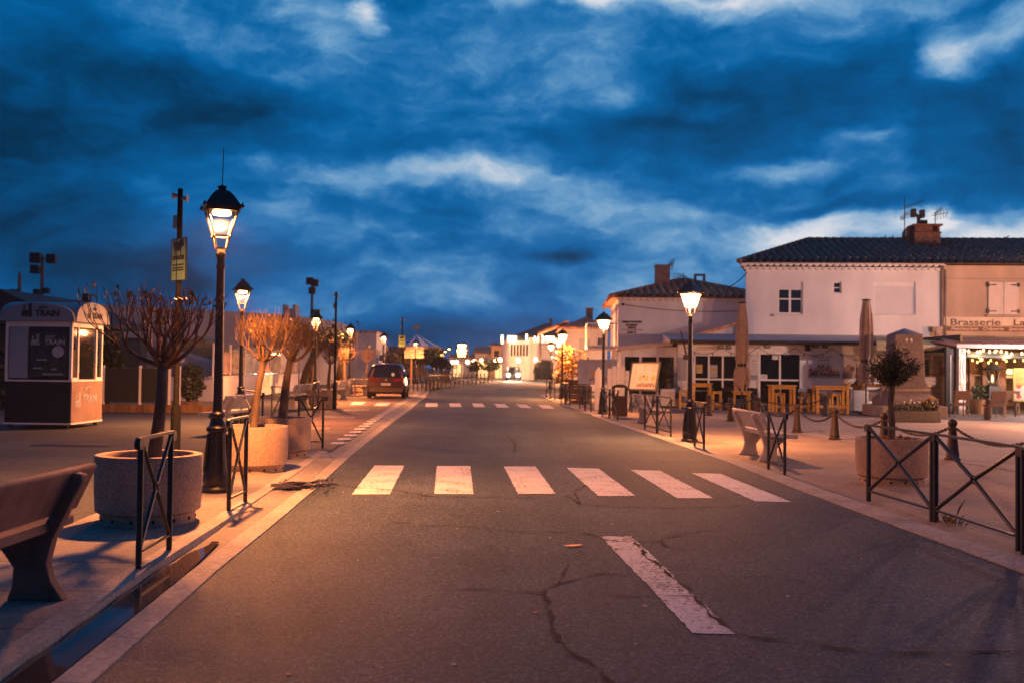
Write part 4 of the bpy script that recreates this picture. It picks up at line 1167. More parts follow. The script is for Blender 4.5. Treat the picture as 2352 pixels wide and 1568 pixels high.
rg = random.Random(2); m_ = MB(); leafmass(m_, rg, 1500, lambda: inball(rg, (0, 0, .95), (.42, .42, .62)), .05, .13); m_.build('foliage', leaf_dark, t, smooth=0)
rg = random.Random(8); t = thing('dark_shrub', 'tall dark shrub between the kiosk and the white tent', 'shrub', (-15.0, 36, ZL))
m_ = MB(); leafmass(m_, rg, 2400, lambda: inball(rg, (0, 0, 1.3), (.95, .8, 1.25)), .1, .26); m_.build('foliage', leaf_dark, t, smooth=0)
m_ = MB(); m_.lathe([(.08, 0), (.05, 1.2)], n=8); m_.build('trunk', bark, t)
rg = random.Random(9); t = thing('dark_hedge', 'dark hedge behind the kiosk on the left edge', 'hedge', (-18.6, 33, ZL))
m_ = MB(); leafmass(m_, rg, 3500, lambda: (rg.uniform(-2.5, 2.2), rg.uniform(-.5, .5), rg.uniform(0, 2.0 + .2 * math.sin(rg.random() * 9))), .1, .24); m_.build('foliage', leaf_dark, t, smooth=0)

# white low wall with posts
W = thing('white_wall', 'low white wall with a tall screen fence, orange in the lamplight', 'wall', (-12.65, 42.3, ZL), R(91.5))
m_ = MB(); m_.box(0, 22, 0, .2, 0, 1.0); m_.box(0.0, .2, .2, 3.4, 0, 1.0); m_.box(-.03, 22, -.02, .22, 1.0, 1.05); m_.build('wall', plaster, W)
pan = MB()
for i, x in enumerate((.3, 3.1, 5.9, 8.7, 11.5, 14.3, 17.1, 19.9)):
    q = MB(); q.box(x - .04, x + .04, .06, .14, 1.05, 2.45); q.build('post', white_paint, W)
cols = [mat('screen_a', (0.36, 0.25, 0.22), .7, .4, 2), mat('screen_b', (0.30, 0.29, 0.33), .6, .3, 2), mat('screen_c', (0.40, 0.33, 0.24), .7, .5, 3)]
for i in range(7):
    x = .36 + i * 2.8; q = MB(); q.box(x, x + 2.68, .09, .11, 1.12, 2.1 + .12 * (i % 2)); q.build('screen_panel', cols[(i * 2) % 3], W)
    q = MB(); q.box(x, x + 2.68, .115, .125, 1.08, 2.4); q.build('mesh_panel', glassy('screen_mesh%d' % i, alpha=.35, base=(.2, .22, .24)), W)
# palisade
t = thing('palisade_fence', 'tall dark palisade fence of thin vertical bars behind the leafless tree', 'fence', (-19.2, 42.6, ZL))
m_ = MB()
for i in range(88):
    x = i * .073; m_.box(x - .012, x + .012, -.012, .012, .95 if x > 3 else .1, 2.5)
m_.box(0, 6.4, -.02, .02, 2.2, 2.25); m_.box(0, 6.4, -.02, .02, 1.05, 1.1); m_.build('bars', mat('green_steel', (0.07, 0.10, 0.10), .5), t)
m_ = MB(); m_.box(4.9, 5.2, -.03, -.015, 1.62, 1.84); m_.build('notice', white_paint, t)
t = thing('white_tent', 'pale blue canvas tent behind the leafless tree', 'tent', (-16.2, 45, ZL))
m_ = MB(); m_.prism([(0, 0, 0), (2.9, 0, 0), (2.9, 0, 1.2), (2.2, 0, 1.75), (.9, 0, 2.1), (.2, 0, 1.5)], (0, 3, 0)); m_.build('canvas', mat('tent_blue', (0.42, 0.55, 0.66), .8, .08, 2), t)
m_ = MB()
for x in (.02, 2.88):
    m_.lathe([(.04, 0), (.04, 2.3)], (x, -.06, 0), 8)
m_.build('pole', steel, t)
# fairground rides behind the fence, seen between the branches
for i, (px, py, Y, cl, lab) in enumerate(((455, 800, 47, (0.08, 0.10, 0.10), 'dark fairground booth behind the palisade fence'), (410, 805, 50, (0.10, 0.25, 0.36), 'blue fairground booth behind the palisade fence'))):
    p = P(px, 860, Y); t = thing('fair_booth', lab, 'booth', (p.x, p.y, ZL))
    m_ = MB(); m_.box(-1, 1, 0, 2, 0, 2.3); m_.build('body', mat('booth%d' % i, cl, .6, .6, 1.5, c2=(cl[2] * .8, cl[0], cl[1])), t)
    m_ = MB(); m_.prism([(-1.15, -.1, 2.3), (1.15, -.1, 2.3), (0, -.1, 2.85)], (0, 2.2, 0)); m_.build('roof', mat('booth_roof%d' % i, (0.2, 0.16, 0.08), .7, .4, 2), t)
    m_ = MB(); m_.box(-.8, .8, -.06, .0, 1.0, 1.9); m_.build('counter_opening', dark_room, t)

# ------------------------------------------------------------------ arena and buildings beyond it
A = thing('arena', 'long white round arena building behind the left street lamps', 'arena')
pl = [(-46, 52), (-36, 57), (-28, 61), (-21.5, 66), (-17.2, 72), (-15.2, 79), (-14.7, 86), (-15.1, 91), (-17, 99), (-21, 106)]
m_ = MB(); hz = 5.25
for a, b in zip(pl, pl[1:]):
    n_ = 3
    for k in range(n_):
        p = Vector((*a, 0)).lerp(Vector((*b, 0)), k / n_); q = Vector((*a, 0)).lerp(Vector((*b, 0)), (k + 1) / n_)
        back = Vector((-2.5, 2.0, 0))
        m_.prism([(p.x, p.y, 0), (q.x, q.y, 0), (q.x + back.x, q.y + back.y, 0), (p.x + back.x, p.y + back.y, 0)], (0, 0, hz))
arena_m = mat('arena_white', (0.42, 0.41, 0.41), .9, .1, .25, .1, 10)
m_.build('wall', arena_m, A, smooth=0)
m_ = MB(); x, y = -16.3, 73.3; m_.box(x - .5, x + .45, y - .6, y + .6, 0, 5.7); m_.box(x - .5, x - .3, y - .6, y + .6, 5.7, 6.0); m_.box(x + .25, x + .45, y - .6, y + .6, 5.7, 6.0); m_.build('pillar', arena_m, A)
for i, (x, y, z, w, h) in enumerate(((-15.6, 76, 3.2, .9, 1.0), (-14.9, 82, 2.4, .8, 1.8), (-14.85, 87, 3.6, .7, .8))):
    m_ = MB(); m_.box(x + .02, x + .5, y, y + w, z, z + h); m_.build('window', pane_dark, A)
m_ = MB(); m_.box(-26, -22, 59.0, 60.0, 0, 3.1); m_.build('lean_to', mat('shed_dark', (0.06, 0.07, 0.075), .8), A)
H = thing('dark_hall', 'dark sloping roofed hall at the left edge behind the kiosk', 'building', (-26.8, 46, ZL))
m_ = MB(); m_.box(-8, 5.2, 0, 9, 0, 3.2); m_.build('wall', mat('hall_wall', (0.05, 0.055, 0.055), .9), H)
m_ = MB(); m_.prism([(-8, -.5, 5.2), (3.2, -.5, 4.9), (6.3, -.5, 3.55), (6.3, -.5, 3.3), (-8, -.5, 3.2)], (0, 10, 0)); m_.build('roof', mat('hall_roof', (0.05, 0.045, 0.05), .8, .3, 1), H)
# floodlight masts
GM = 'loudspeaker and floodlight masts above the arena'


def mast(px, py, Y, lab, heads, rust=False):
    b = P(px, 850, Y); zt = P(px, py, Y).z
    t = thing('floodlight_mast', lab, 'mast', (b.x, b.y, ZL), 0, GM)
    m_ = MB(); m_.lathe([(.16, 0), (.11, zt - .4), (.0, zt)], n=8); m_.build('pole', mat('rust_mast', (0.20, 0.11, 0.07), .8) if rust else blue_metal, t)
    for (dx, dz, s) in heads:
        q = MB(); q.box(dx - s, dx + s, -.22, .22, zt + dz - s * 1.0, zt + dz + s * 1.0); q.bar((0, 0, zt + dz), (dx, 0, zt + dz), .06, .06)
        q.build('floodlight', dark_plastic, t, bevel=.04)


mast(92, 585, 70, 'tall mast with six floodlight heads far left above the kiosk', [(-.5, -.3, .36), (.62, -.35, .32), (-.5, -1.1, .3), (.3, -2.6, .2), (-.35, -2.7, .2)], True)
mast(40, 622, 66, 'short rusty mast at the far left edge', [(-.3, -1.6, .3)], True)
mast(195, 672, 66, 'short mast with a green lamp head behind the kiosk', [(.0, -.4, .25), (-.5, -.9, .22)])
mast(714, 645, 84, 'tall mast with a crown of floodlights behind the arena pillar', [(-.2, -.1, .3), (.22, -.25, .3), (.0, -.9, .28), (.3, -2.9, .4), (.35, -3.9, .4)])
# white houses in a row beyond the arena
GH = 'white houses at the far end of the left side'


def house(name, label, x, y, w, d, h, rz=0.0, roof='flat', rh=1.0, wallm=plaster, roofm=tile_red, wins=(), group=None, z0=0.0, chim=False, over=.35, cat='house', sidewins=()):
    t = thing(name, label, cat, (x, y, z0), rz, group)
    m_ = MB(); m_.box(0, w, 0, d, 0, h); m_.build('wall', wallm, t)
    r = MB(); o = over
    if roof == 'flat':
        r.box(-.06, w + .06, -.06, d + .06, h, h + .18)
    elif roof == 'hip':
        k = min(w, d) / 2
        a = [(-o, -o, h), (w + o, -o, h), (w + o, d + o, h), (-o, d + o, h)]
        if w >= d:
            e, f = (k, d / 2, h + rh), (w - k, d / 2, h + rh)
            r.poly([a[0], a[1], f, e]); r.poly([a[2], a[3], e, f]); r.poly([a[1], a[2], f]); r.poly([a[3], a[0], e])
        else:
            e, f = (w / 2, k, h + rh), (w / 2, d - k, h + rh)
            r.poly([a[1], a[2], f, e]); r.poly([a[3], a[0], e, f]); r.poly([a[0], a[1], e]); r.poly([a[2], a[3], f])
        r.box(-o, w + o, -o, d + o, h - .12, h + .002)
    elif roof == 'gable':
        r.prism([(-o, -o, h - .12), (-o, -o, h), (-o, d / 2, h + rh), (-o, d + o, h), (-o, d + o, h - .12), (-o, d / 2, h + rh - .15)], (w + 2 * o, 0, 0))
    elif roof == 'gable_y':
        r.prism([(-o, -o, h - .12), (-o, -o, h), (w / 2, -o, h + rh), (w + o, -o, h), (w + o, -o, h - .12), (w / 2, -o, h + rh - .15)], (0, d + 2 * o, 0))
        m2 = MB(); m2.prism([(0, .001, h), (w, .001, h), (w / 2, .001, h + rh - .1)], (0, .2, 0)); m2.build('gable', wallm, t)
    rf = r.build('roof', roofm, t, smooth=0)
    if chim:
        c = MB(); c.box(w * .55, w * .55 + .5, d * .4, d * .4 + .5, h + rh * .5, h + rh + .7); c.box(w * .55 - .05, w * .55 + .55, d * .4 - .05, d * .4 + .55, h + rh + .7, h + rh + .8); c.build('chimney', clay, rf)
    for (sx, sz, ww, wh, mm_) in wins:
        q = MB(); q.box(sx, sx + ww, -.03, .05, sz, sz + wh); win = q.build('window' if wh < 1.9 else 'door', mm_, t)
        q = MB(); q.box(sx - .06, sx + ww + .06, -.06, -.03, sz - .08, sz); q.build('sill', white_paint, win)
    for (sy, sz, ww, wh, mm_) in sidewins:
        q = MB(); q.box(w - .05, w + .03, sy, sy + ww, sz, sz + wh); q.build('window', mm_, t)
    return t


warm_pane = emis('lit_pane', (1.0, 0.55, 0.22), 1.6)
for i, (px, Y, w, h, roof, lab) in enumerate(((822, 104, 3.2, 5.0, 'flat', 'white flat roofed house directly right of the arena'), (843, 112, 2.6, 4.6, 'flat', 'white stepped house second from the arena, behind the parked car'),
                                        (862, 120, 1.4, 3.6, 'gable', 'small pale house with a bright wall lamp left of the parked car roof'))):
    p = P(px - 8, 850, Y); house('white_house', lab, p.x - w * .3, p.y, w, 7, h, R(2), roof, .7, group=GH, wins=((.3, 2.2, .6, 1.0, pane_dark),), sidewins=((1, 2.3, .8, 1, pane_dark), (3, 2.3, .8, 1, pane_dark), (1.5, .4, .9, 2.0, pane_dark)))
p = P(865, 789, 110); t = thing('wall_lamp', 'bright white lamp on the small house left of the car roof', 'lamp', p); m_ = MB(); m_.ball((0, 0, 0), .28, 12); m_.build('globe', white_em, t); m_ = MB(); m_.bar((0, .1, .0), (0, 1.2, -.1), .08, .08); m_.build('bracket', iron, t)

# ------------------------------------------------------------------ cars
def make_car(label, paint, loc, rz, front=False, glow=0):
    t = thing('parked_car' if not front else 'oncoming_car', label, 'car', loc, rz)
    # stations along the car: y, half width, sill z, belt z, roof z, roof half width
    st = [(0.0, .80, .38, .98, 1.50, .60), (.10, .86, .26, .98, 1.60, .64), (.6, .90, .22, 1.0, 1.66, .68), (1.6, .91, .20, 1.0, 1.68, .70), (2.5, .91, .20, .98, 1.62, .68),
          (3.1, .90, .20, .95, 1.30, .66), (3.6, .88, .22, .90, .96, .60), (4.2, .82, .24, .80, .84, .55), (4.45, .70, .36, .66, .70, .48)]
    m_ = MB(); rings = []
    for (y, w, z0, zb, zr, wr) in st:
        half = [(0, z0), (w * .86, z0), (w * .97, z0 + .12), (w, (z0 + zb) / 2), (w * .985, zb - .06), (w * .955, zb), ((w * .955 + wr) / 2 + .03, (zb + zr) / 2 + .03), (wr + .03, zr - .07), (wr - .08, zr - .005), (0, zr + .015)]
        ring = [(x, z) for x, z in half] + [(-x, z) for x, z in half[-2:0:-1]]
        base = len(m_.v)
        for x, z in ring:
            sh = max(0, z - 1.0) * .28 if y < .05 else (max(0, z - 1.0) * .2 if y < .2 else 0)
            m_.v.append((x, y + sh, z))
        rings.append((base, len(ring)))
    for (a, n_), (b, _) in zip(rings, rings[1:]):
        for k in range(n_):
            k2 = (k + 1) % n_; m_.face((a + k, a + k2, b + k2, b + k))
    a, n_ = rings[0]; m_.face([a + k for k in range(n_)][::-1]) if False else m_.face([a + k for k in range(n_)])
    a, n_ = rings[-1]; m_.face([a + k for k in range(n_)][::-1])
    body = m_.build('body', paint, t, smooth=50)
    m_ = MB()
    rw = [(-.66, 1.04), (.66, 1.04), (.54, 1.47), (.45, 1.5), (-.45, 1.5), (-.54, 1.47)]
    m_.prism([(x, max(0, z - 1.0) * .28 - .012, z) for x, z in rw], (0, .008, 0)); m_.build('rear_window', pane_dark, t)
    for sx in (-1, 1):
        q = MB(); pts = [(.35, 1.05), (2.95, 1.02), (2.5, 1.5), (.5, 1.53)]
        q.poly([(sx * (.915 - (z - 1.0) * .40 + .03), y, z) for y, z in (pts if sx > 0 else pts[::-1])]); q.build('side_window', pane_dark, t, smooth=0)
        q = MB(); q.box(sx * .98 - .08, sx * .98 + .08, 2.55, 2.65, 1.0, 1.16); q.build('wing_mirror', paint, t, bevel=.02)
        for y in (.75, 3.5):
            q = MB(); q.lathe([(.20, 0), (.31, .0), (.325, .03), (.325, .17), (.31, .2), (.2, .2)], n=22)
            for i in range(len(q.v)):
                x, yy_, z = q.v[i]; q.v[i] = (sx * (.73 + z), y + x, .325 + yy_)
            wh = q.build('wheel', mat('tyre', (0.015, 0.015, 0.016), .85), t)
            q = MB(); q.lathe([(.0, .19), (.19, .185), (.2, .17)], n=16, cap=False)
            for i in range(len(q.v)):
                x, yy_, z = q.v[i]; q.v[i] = (sx * (.73 + z), y + x, .325 + yy_)
            q.build('rim', steel, wh)
        q = MB(); q.prism([(sx * .30, -.006, .84), (sx * .83, .012, .84), (sx * .835, .012, .99), (sx * .70, -.004, .99), (sx * .30, -.006, .95)], (0, .03, 0)); q.build('tail_light', mat('tail_red', (0.20, 0.012, 0.012), .15, .1, 5, emit=None), t)
        q = MB(); q.box(sx * .72 - .08, sx * .72 + .08, -.02, .02, .50, .56); q.build('reflector', mat('orange_lens', (0.5, 0.2, 0.03), .2), t)
    q = MB(); q.prism([(-.80, -.09, .30), (.80, -.09, .30), (.84, -.05, .56), (-.84, -.05, .56)], (0, .2, 0)); q.build('rear_bumper', mat('bumper', (0.06, 0.022, 0.02), .5), t, bevel=.03)
    q = MB(); q.box(-.26, .26, -.012, .01, .64, .75); pl_ = q.build('number_plate', mat('plate', (0.6, 0.6, 0.62), .5, .03), t)
    q = MB(); q.box(-.26, -.215, -.0145, -.012, .64, .75); q.box(.215, .26, -.0145, -.012, .64, .75); q.build('plate_band', mat('plate_blue', (0.02, 0.06, 0.35), .5), pl_)
    q = MB()
    for x in (-.16, -.11, -.04, .01, .06, .13):
        q.box(x, x + .028, -.0145, -.012, .665, .725)
    q.build('plate_characters', ink, pl_)
    q = MB(); q.prism([(0, -.012, .845), (.045, -.012, .91), (0, -.012, .975), (-.045, -.012, .91)], (0, .01, 0)); q.build('emblem', steel, t)
    q = MB(); q.tube([(0, .9, 1.67), (0, .75, 1.85)], .008, 6); q.build('roof_aerial', dark_plastic, t)
    q = MB(); qq = [(.33 + .075 * math.cos(k * .4), 1.0, 1.17 + .085 * math.sin(k * .4)) for k in range(16)]
    q.poly([(x, (z - 1.0) * .28 - .016, z) for x, _, z in qq]); q.build('sticker', mat('sticker_white', (0.7, 0.7, 0.7), .6), t, smooth=0)
    if front:
        for sx in (-1, 1):
            q = MB(); q.ball((sx * .58, 4.44, .68), .17, 12); q.build('headlight', emis('headlight_on', (1.0, .80, .50), 420.0), t)
    return t


car_red = mat('dark_red_paint', (0.035, 0.008, 0.010), .28, .12, 2, metal=.3, spec=.6)
pc = G(884, 915.5, ZL); make_car('dark red people carrier parked on the left with its rear to the camera', car_red, (pc.x, pc.y + .3, ZL + .006), R(3.5))
ph = P(1180, 866, 120); make_car('oncoming car with glaring headlights in front of the hotel', mat('dark_car', (0.03, 0.03, 0.035), .3), (ph.x, 124, 0), R(180 - 1), True)
for sx in (-1, 1):
    d = bpy.data.lights.new('headlight_beam', 'SPOT'); d.energy = 2600; d.color = (1, .72, .42); d.spot_size = R(70); d.spot_blend = .6; d.shadow_soft_size = .1
    o = bpy.data.objects.new('headlight_beam', d); col.objects.link(o); o.location = (ph.x + sx * .58, 119.3, .72); o.rotation_euler = (R(86), 0, R(180))

# ------------------------------------------------------------------ carousel, signs, board, bull
pcx = P(955, 850, 140)
Cz = thing('carousel', 'distant carousel with a blue and white striped conical roof', 'carousel', (pcx.x, pcx.y, 0))
m_ = MB(); n_ = 20; za = 1.66 + (839.5 - 768) / FPX * 140; ze = 1.66 + (839.5 - 797) / FPX * 140
for k in range(n_):
    a = 2 * math.pi * k / n_; b = 2 * math.pi * (k + 1) / n_
    m_.poly([(0, 0, za), (3.7 * math.cos(a), 3.7 * math.sin(a), ze), (3.7 * math.cos(b), 3.7 * math.sin(b), ze)], k % 2)
m_.build('roof', [mat('stripe_white', (0.88, 0.9, 0.9), .7), mat('stripe_blue', (0.08, 0.36, 0.72), .7)], Cz, smooth=0)
m_ = MB(); m_.lathe([(3.75, ze - 1.3), (3.8, ze - 1.3), (3.8, ze), (3.7, ze + .05)], n=20, cap=False); m_.build('rounding_board', mat('carousel_board', (0.28, 0.16, 0.10), .6, .8, 1.2), Cz)
m_ = MB(); m_.lathe([(3.6, 0), (3.6, .4), (1.2, .42), (1.2, ze - .6)], n=20); m_.build('platform', mat('carousel_base', (0.10, 0.06, 0.05), .7, .6, 1.2), Cz)
m_ = MB()
for k in range(10):
    a = 2 * math.pi * k / 10; m_.tube([(3.1 * math.cos(a), 3.1 * math.sin(a), .4), (3.1 * math.cos(a), 3.1 * math.sin(a), ze - 1.2)], .06, 6)
m_.build('poles', steel, Cz)
m_ = MB(); m_.tube([(0, 0, za - .1), (0, 0, za + 1.2)], .06, 6); m_.poly([(-.05, 0, za + .8), (-.9, 0, za + .7), (-.3, 0, za + 1.0), (-.7, 0, za + 1.3), (0, 0, za + 1.2), (.5, 0, za + 1.4), (.5, 0, za + .8)]); m_.build('weather_vane', blue_metal, Cz)
# direction sign post
pd_ = P(945, 850, 88)
t = thing('direction_sign', 'stack of pink arrow shaped direction signs on a brown post', 'sign', (pd_.x, pd_.y, ZL))
m_ = MB(); m_.box(-.05, .05, -.04, .04, 0, 3.0); m_.build('post', mat('sign_post', (0.22, 0.11, 0.06), .6), t)
for i, (zc, l0) in enumerate(((3.12, -.5), (2.78, -.62), (2.42, -.62))):
    q = MB(); q.prism([(l0, -.06, zc - .15), (1.0, -.06, zc - .15), (1.12, -.06, zc), (1.0, -.06, zc + .15), (l0, -.06, zc + .15)], (0, .04, 0)); a_ = q.build('arrow_panel', mat('arrow_cream', (0.60, 0.46, 0.40), .6), t)
    q = MB()
    for k in range(6):
        q.box(l0 + .15 + k * .19, l0 + .28 + k * .19, -.068, -.06, zc - .05, zc + .05)
    q.build('lettering', mat('sign_red', (0.30, 0.06, 0.05), .6), a_)
# lit information board
pb_ = P(1060.5, 850, 80)
t = thing('information_board', 'lit amber information display on a grey post above the far barriers', 'display', (pb_.x, pb_.y, ZL))
m_ = MB(); m_.box(-.06, .06, -.05, .05, 0, 2.3); m_.build('post', steel, t)
z0 = 1.66 + (841 - 822) / FPX * 80 - ZL; z1_ = 1.66 + (841 - 788) / FPX * 80 - ZL
m_ = MB(); m_.box(-.5, .5, -.1, .12, z0, z1_); m_.build('casing', mat('casing_grey', (0.16, 0.17, 0.18), .5), t, bevel=.03)
m_ = MB(); m_.box(-.43, .43, -.112, -.1, z0 + .06, z1_ - .06); m_.build('screen', dark_plastic, t)
for i in range(5):
    q = MB(); z = z1_ - .20 - i * .205; n_ = (8, 7, 9, 8, 7)[i]; wd = (.70, .62, .80, .7, .6)[i]
    for k in range(n_):
        x = -wd / 2 + k * wd / n_; q.box(x, x + wd / n_ * .8, -.118, -.112, z - .07 + .02 * (k % 3), z + .07)
    q.build('text_line', emis('display_white' if i < 1 else 'display_amber', (1.0, .8, .6) if i < 1 else (1.0, .55, .16), 14.0), t)
# bull statue on its pedestal
pz = P(1004, 850, 105); t = thing('statue_pedestal', 'grey stone pedestal carrying the dark bull statue', 'pedestal', (pz.x, pz.y, ZL))
m_ = MB(); m_.box(-1.1, 1.1, -.5, .5, 0, .55); m_.box(-.95, .95, -.42, .42, .55, .85); m_.build('block', mat('pedestal_grey', (0.3, 0.29, 0.29), .85, .12, 3), t, bevel=.03)


def skin(name, verts, edges, radii, m, parent=None, loc=(0, 0, 0), sub=2):
    me = bpy.data.meshes.new(name); me.from_pydata(verts, edges, []); me.materials.append(m)
    o = bpy.data.objects.new(name, me); col.objects.link(o); o.location = loc
    if parent is not None:
        o.parent = parent
    sk = o.modifiers.new('skin', 'SKIN'); sk.use_smooth_shade = True
    for i, r in enumerate(radii):
        me.skin_vertices[0].data[i].radius = r if isinstance(r, tuple) else (r, r)
    me.skin_vertices[0].data[0].use_root = True
    s = o.modifiers.new('sub', 'SUBSURF'); s.levels = sub; s.render_levels = sub
    return o


bv = [(0, 0, .92), (-.45, 0, .98), (.55, 0, .93), (-.75, 0, 1.12), (-1.0, 0, 1.02), (-1.18, 0, .86),  # chest, belly, rump, neck, head, muzzle
      (-.42, -.15, .55), (-.44, -.15, .28), (-.44, -.15, .03), (-.42, .15, .55), (-.36, .15, .28), (-.36, .15, .03),
      (.52, -.16, .62), (.62, -.16, .32), (.56, -.16, .03), (.52, .16, .62), (.68, .16, .32), (.64, .16, .03),
      (.78, 0, .95), (.86, 0, .62), (.84, 0, .4), (-.98, -.12, 1.2), (-1.08, -.2, 1.32), (-.98, .12, 1.2), (-1.08, .2, 1.32)]
be = [(0, 1), (0, 2), (1, 3), (3, 4), (4, 5), (1, 6), (6, 7), (7, 8), (1, 9), (9, 10), (10, 11), (2, 12), (12, 13), (13, 14), (2, 15), (15, 16), (16, 17), (2, 18), (18, 19), (19, 20), (4, 21), (21, 22), (4, 23), (23, 24)]
brr = [.27, .31, .25, .23, .15, .09, .12, .07, .06, .12, .07, .06, .14, .07, .06, .14, .07, .06, .05, .025, .04, .04, .015, .04, .015]
tag(skin('bull_statue', bv, be, brr, mat('dark_bronze', (0.02, 0.03, 0.032), .4), None, (pz.x, pz.y, ZL + .85)), 'dark bronze statue of a standing bull on a stone pedestal', 'statue')
# trees round the carousel
GT = 'dark trees in front of the carousel'


def round_tree(px, Y, h, r, label, seed, group=GT, lm=None, n=900, flat=.7, trunk=.14, leaf=(.16, .4), name='dark_tree'):
    rg = random.Random(seed); p = P(px, 850, Y); t = thing(name, label, 'tree', (p.x, p.y, ZL), 0, group)
    m_ = MB(); m_.tube([(0, 0, 0), (.05, 0, h * .3), (0, .05, h * .7)], [trunk, trunk * .8, trunk * .5], 8)
    for k in range(5):
        a = k * 1.3; m_.tube([(0, 0, h * .4), (r * .5 * math.cos(a), r * .5 * math.sin(a), h * .75)], [trunk * .5, trunk * .2], 6)
    m_.build('trunk', bark, t)
    cl = [(rg.uniform(-.6, .6) * r, rg.uniform(-.6, .6) * r, h - r * flat + rg.uniform(-.5, .45) * r * flat, rg.uniform(.35, .6) * r) for _ in range(9)]
    m_ = MB()

    def f():
        c = rg.choice(cl); return inball(rg, c, (c[3], c[3], c[3] * flat))
    leafmass(m_, rg, n, f, *leaf); m_.build('crown', lm or leaf_dark, t, smooth=0)


for i, (px, Y, h, r) in enumerate(((966, 112, 3.6, 1.4), (980, 118, 4.0, 1.5), (994, 122, 3.8, 1.4), (1014, 98, 2.6, .95), (938, 115, 3.2, 1.3))):
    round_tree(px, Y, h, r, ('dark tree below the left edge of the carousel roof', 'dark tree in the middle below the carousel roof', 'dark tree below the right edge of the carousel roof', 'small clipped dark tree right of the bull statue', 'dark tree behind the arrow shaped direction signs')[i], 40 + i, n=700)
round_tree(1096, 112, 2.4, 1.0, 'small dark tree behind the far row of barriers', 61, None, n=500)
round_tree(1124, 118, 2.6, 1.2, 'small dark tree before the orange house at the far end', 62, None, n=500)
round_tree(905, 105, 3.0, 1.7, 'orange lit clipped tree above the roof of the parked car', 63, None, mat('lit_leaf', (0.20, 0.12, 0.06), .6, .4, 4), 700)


def palm(px, Y, h, label, seed):
    rg = random.Random(seed); p = P(px, 850, Y); t = thing('palm_tree', label, 'palm', (p.x, p.y, 0), 0, 'distant palms left of the carousel')
    m_ = MB(); m_.tube([(0, 0, 0), (.1, 0, h * .5), (0, 0, h)], [.2, .16, .14], 8); m_.build('trunk', bark, t)
    m_ = MB()
    for k in range(26):
        a = rg.uniform(0, 6.28); e = rg.uniform(-.5, 1.1); L = rg.uniform(1.0, 1.6); pts = []
        for i in range(5):
            q = i / 4; pts.append(Vector((math.cos(a) * L * q * math.cos(e * (1 - q)), math.sin(a) * L * q * math.cos(e * (1 - q)), h + L * (math.sin(e) * q - .55 * q * q))))
        for u, v in zip(pts, pts[1:]):
            w = Vector((-math.sin(a), math.cos(a), 0)) * .09; m_.quad(u - w, v - w * .7, v + w * .7, u + w)
    m_.build('crown', leaf_dark, t, smooth=0)


for i, px in enumerate((892, 903, 914)):
    palm(px, 150 + 6 * i, 4.0 + .3 * (i % 2), ('leftmost of three distant palms above the parked car', 'middle one of three distant palms above the parked car', 'rightmost of three distant palms, beside the yellow sign')[i], i)

# ------------------------------------------------------------------ bicycle racks, bicycles, bins
GK = 'hoop stands beyond the parked car'
ra = gl(*c4(345, 930)); rb = gl(*c4(815, 893))
hoop = None
for i in range(9):
    p = ra.lerp(rb, i / 8 * .8)
    if hoop is None:
        hoop = thing('cycle_stand', 'x', 'bicycle stand', p, 0, GK)
        m_ = MB(); pts = [(0, -.28, 0), (0, -.28, .7)] + [(0, -.28 * math.cos(k * math.pi / 8), .7 + .12 * math.sin(k * math.pi / 8)) for k in range(1, 8)] + [(0, .28, .7), (0, .28, 0)]
        m_.tube(pts, .03, 8); m_.build('hoop', iron, hoop); m_ = MB(); m_.tube([(0, -.28, .35), (0, .28, .35)], .018, 6); m_.build('crossbar', iron, hoop)
        o = hoop
    else:
        o = dup(hoop, 'x', p, R(8))
    o['label'] = '%s black hoop stand from the parked car in the far row' % ORD[i]


def make_bike():
    t = thing('bicycle', 'x', 'bicycle', (0, 0, 0), 0, 'bicycles leaning in the far stands')
    for x in (0, 1.02):
        q = MB(); q.ring((x, 0, .33), (1, 0, 0), (0, 0, 1), .315, .022, 22, 6); w = q.build('wheel', mat('tyre', (0, 0, 0)), t)
        q = MB()
        for k in range(10):
            a = k * math.pi / 5; q.bar((x, 0, .33), (x + .3 * math.cos(a), 0, .33 + .3 * math.sin(a)), .006, .006)
        q.build('spokes', steel, w)
    q = MB()
    for a, b in (((0, 0, .33), (.42, 0, .30)), ((.42, 0, .30), (.30, 0, .80)), ((0, 0, .33), (.32, 0, .74)), ((.32, 0, .74), (.82, 0, .78)), ((.42, 0, .30), (.84, 0, .68)), ((1.02, 0, .33), (.81, 0, .86))):
        q.tube([a, b], .018, 6)
    q.build('frame', mat('bike_paint', (0.05, 0.055, 0.06), .35), t)
    q = MB(); q.lathe([(.0, 0), (.08, .0), (.09, .03), (.03, .06)], (.27, 0, .84), 10, sx=1.5); q.tube([(.30, 0, .78), (.28, 0, .86)], .014, 6); q.build('saddle', dark_plastic, t)
    q = MB(); q.tube([(.74, -.27, .98), (.80, -.1, .96), (.80, .1, .96), (.74, .27, .98)], .014, 6); q.tube([(.81, 0, .86), (.80, 0, .97)], .014, 6); q.build('handlebar', steel, t)
    return t


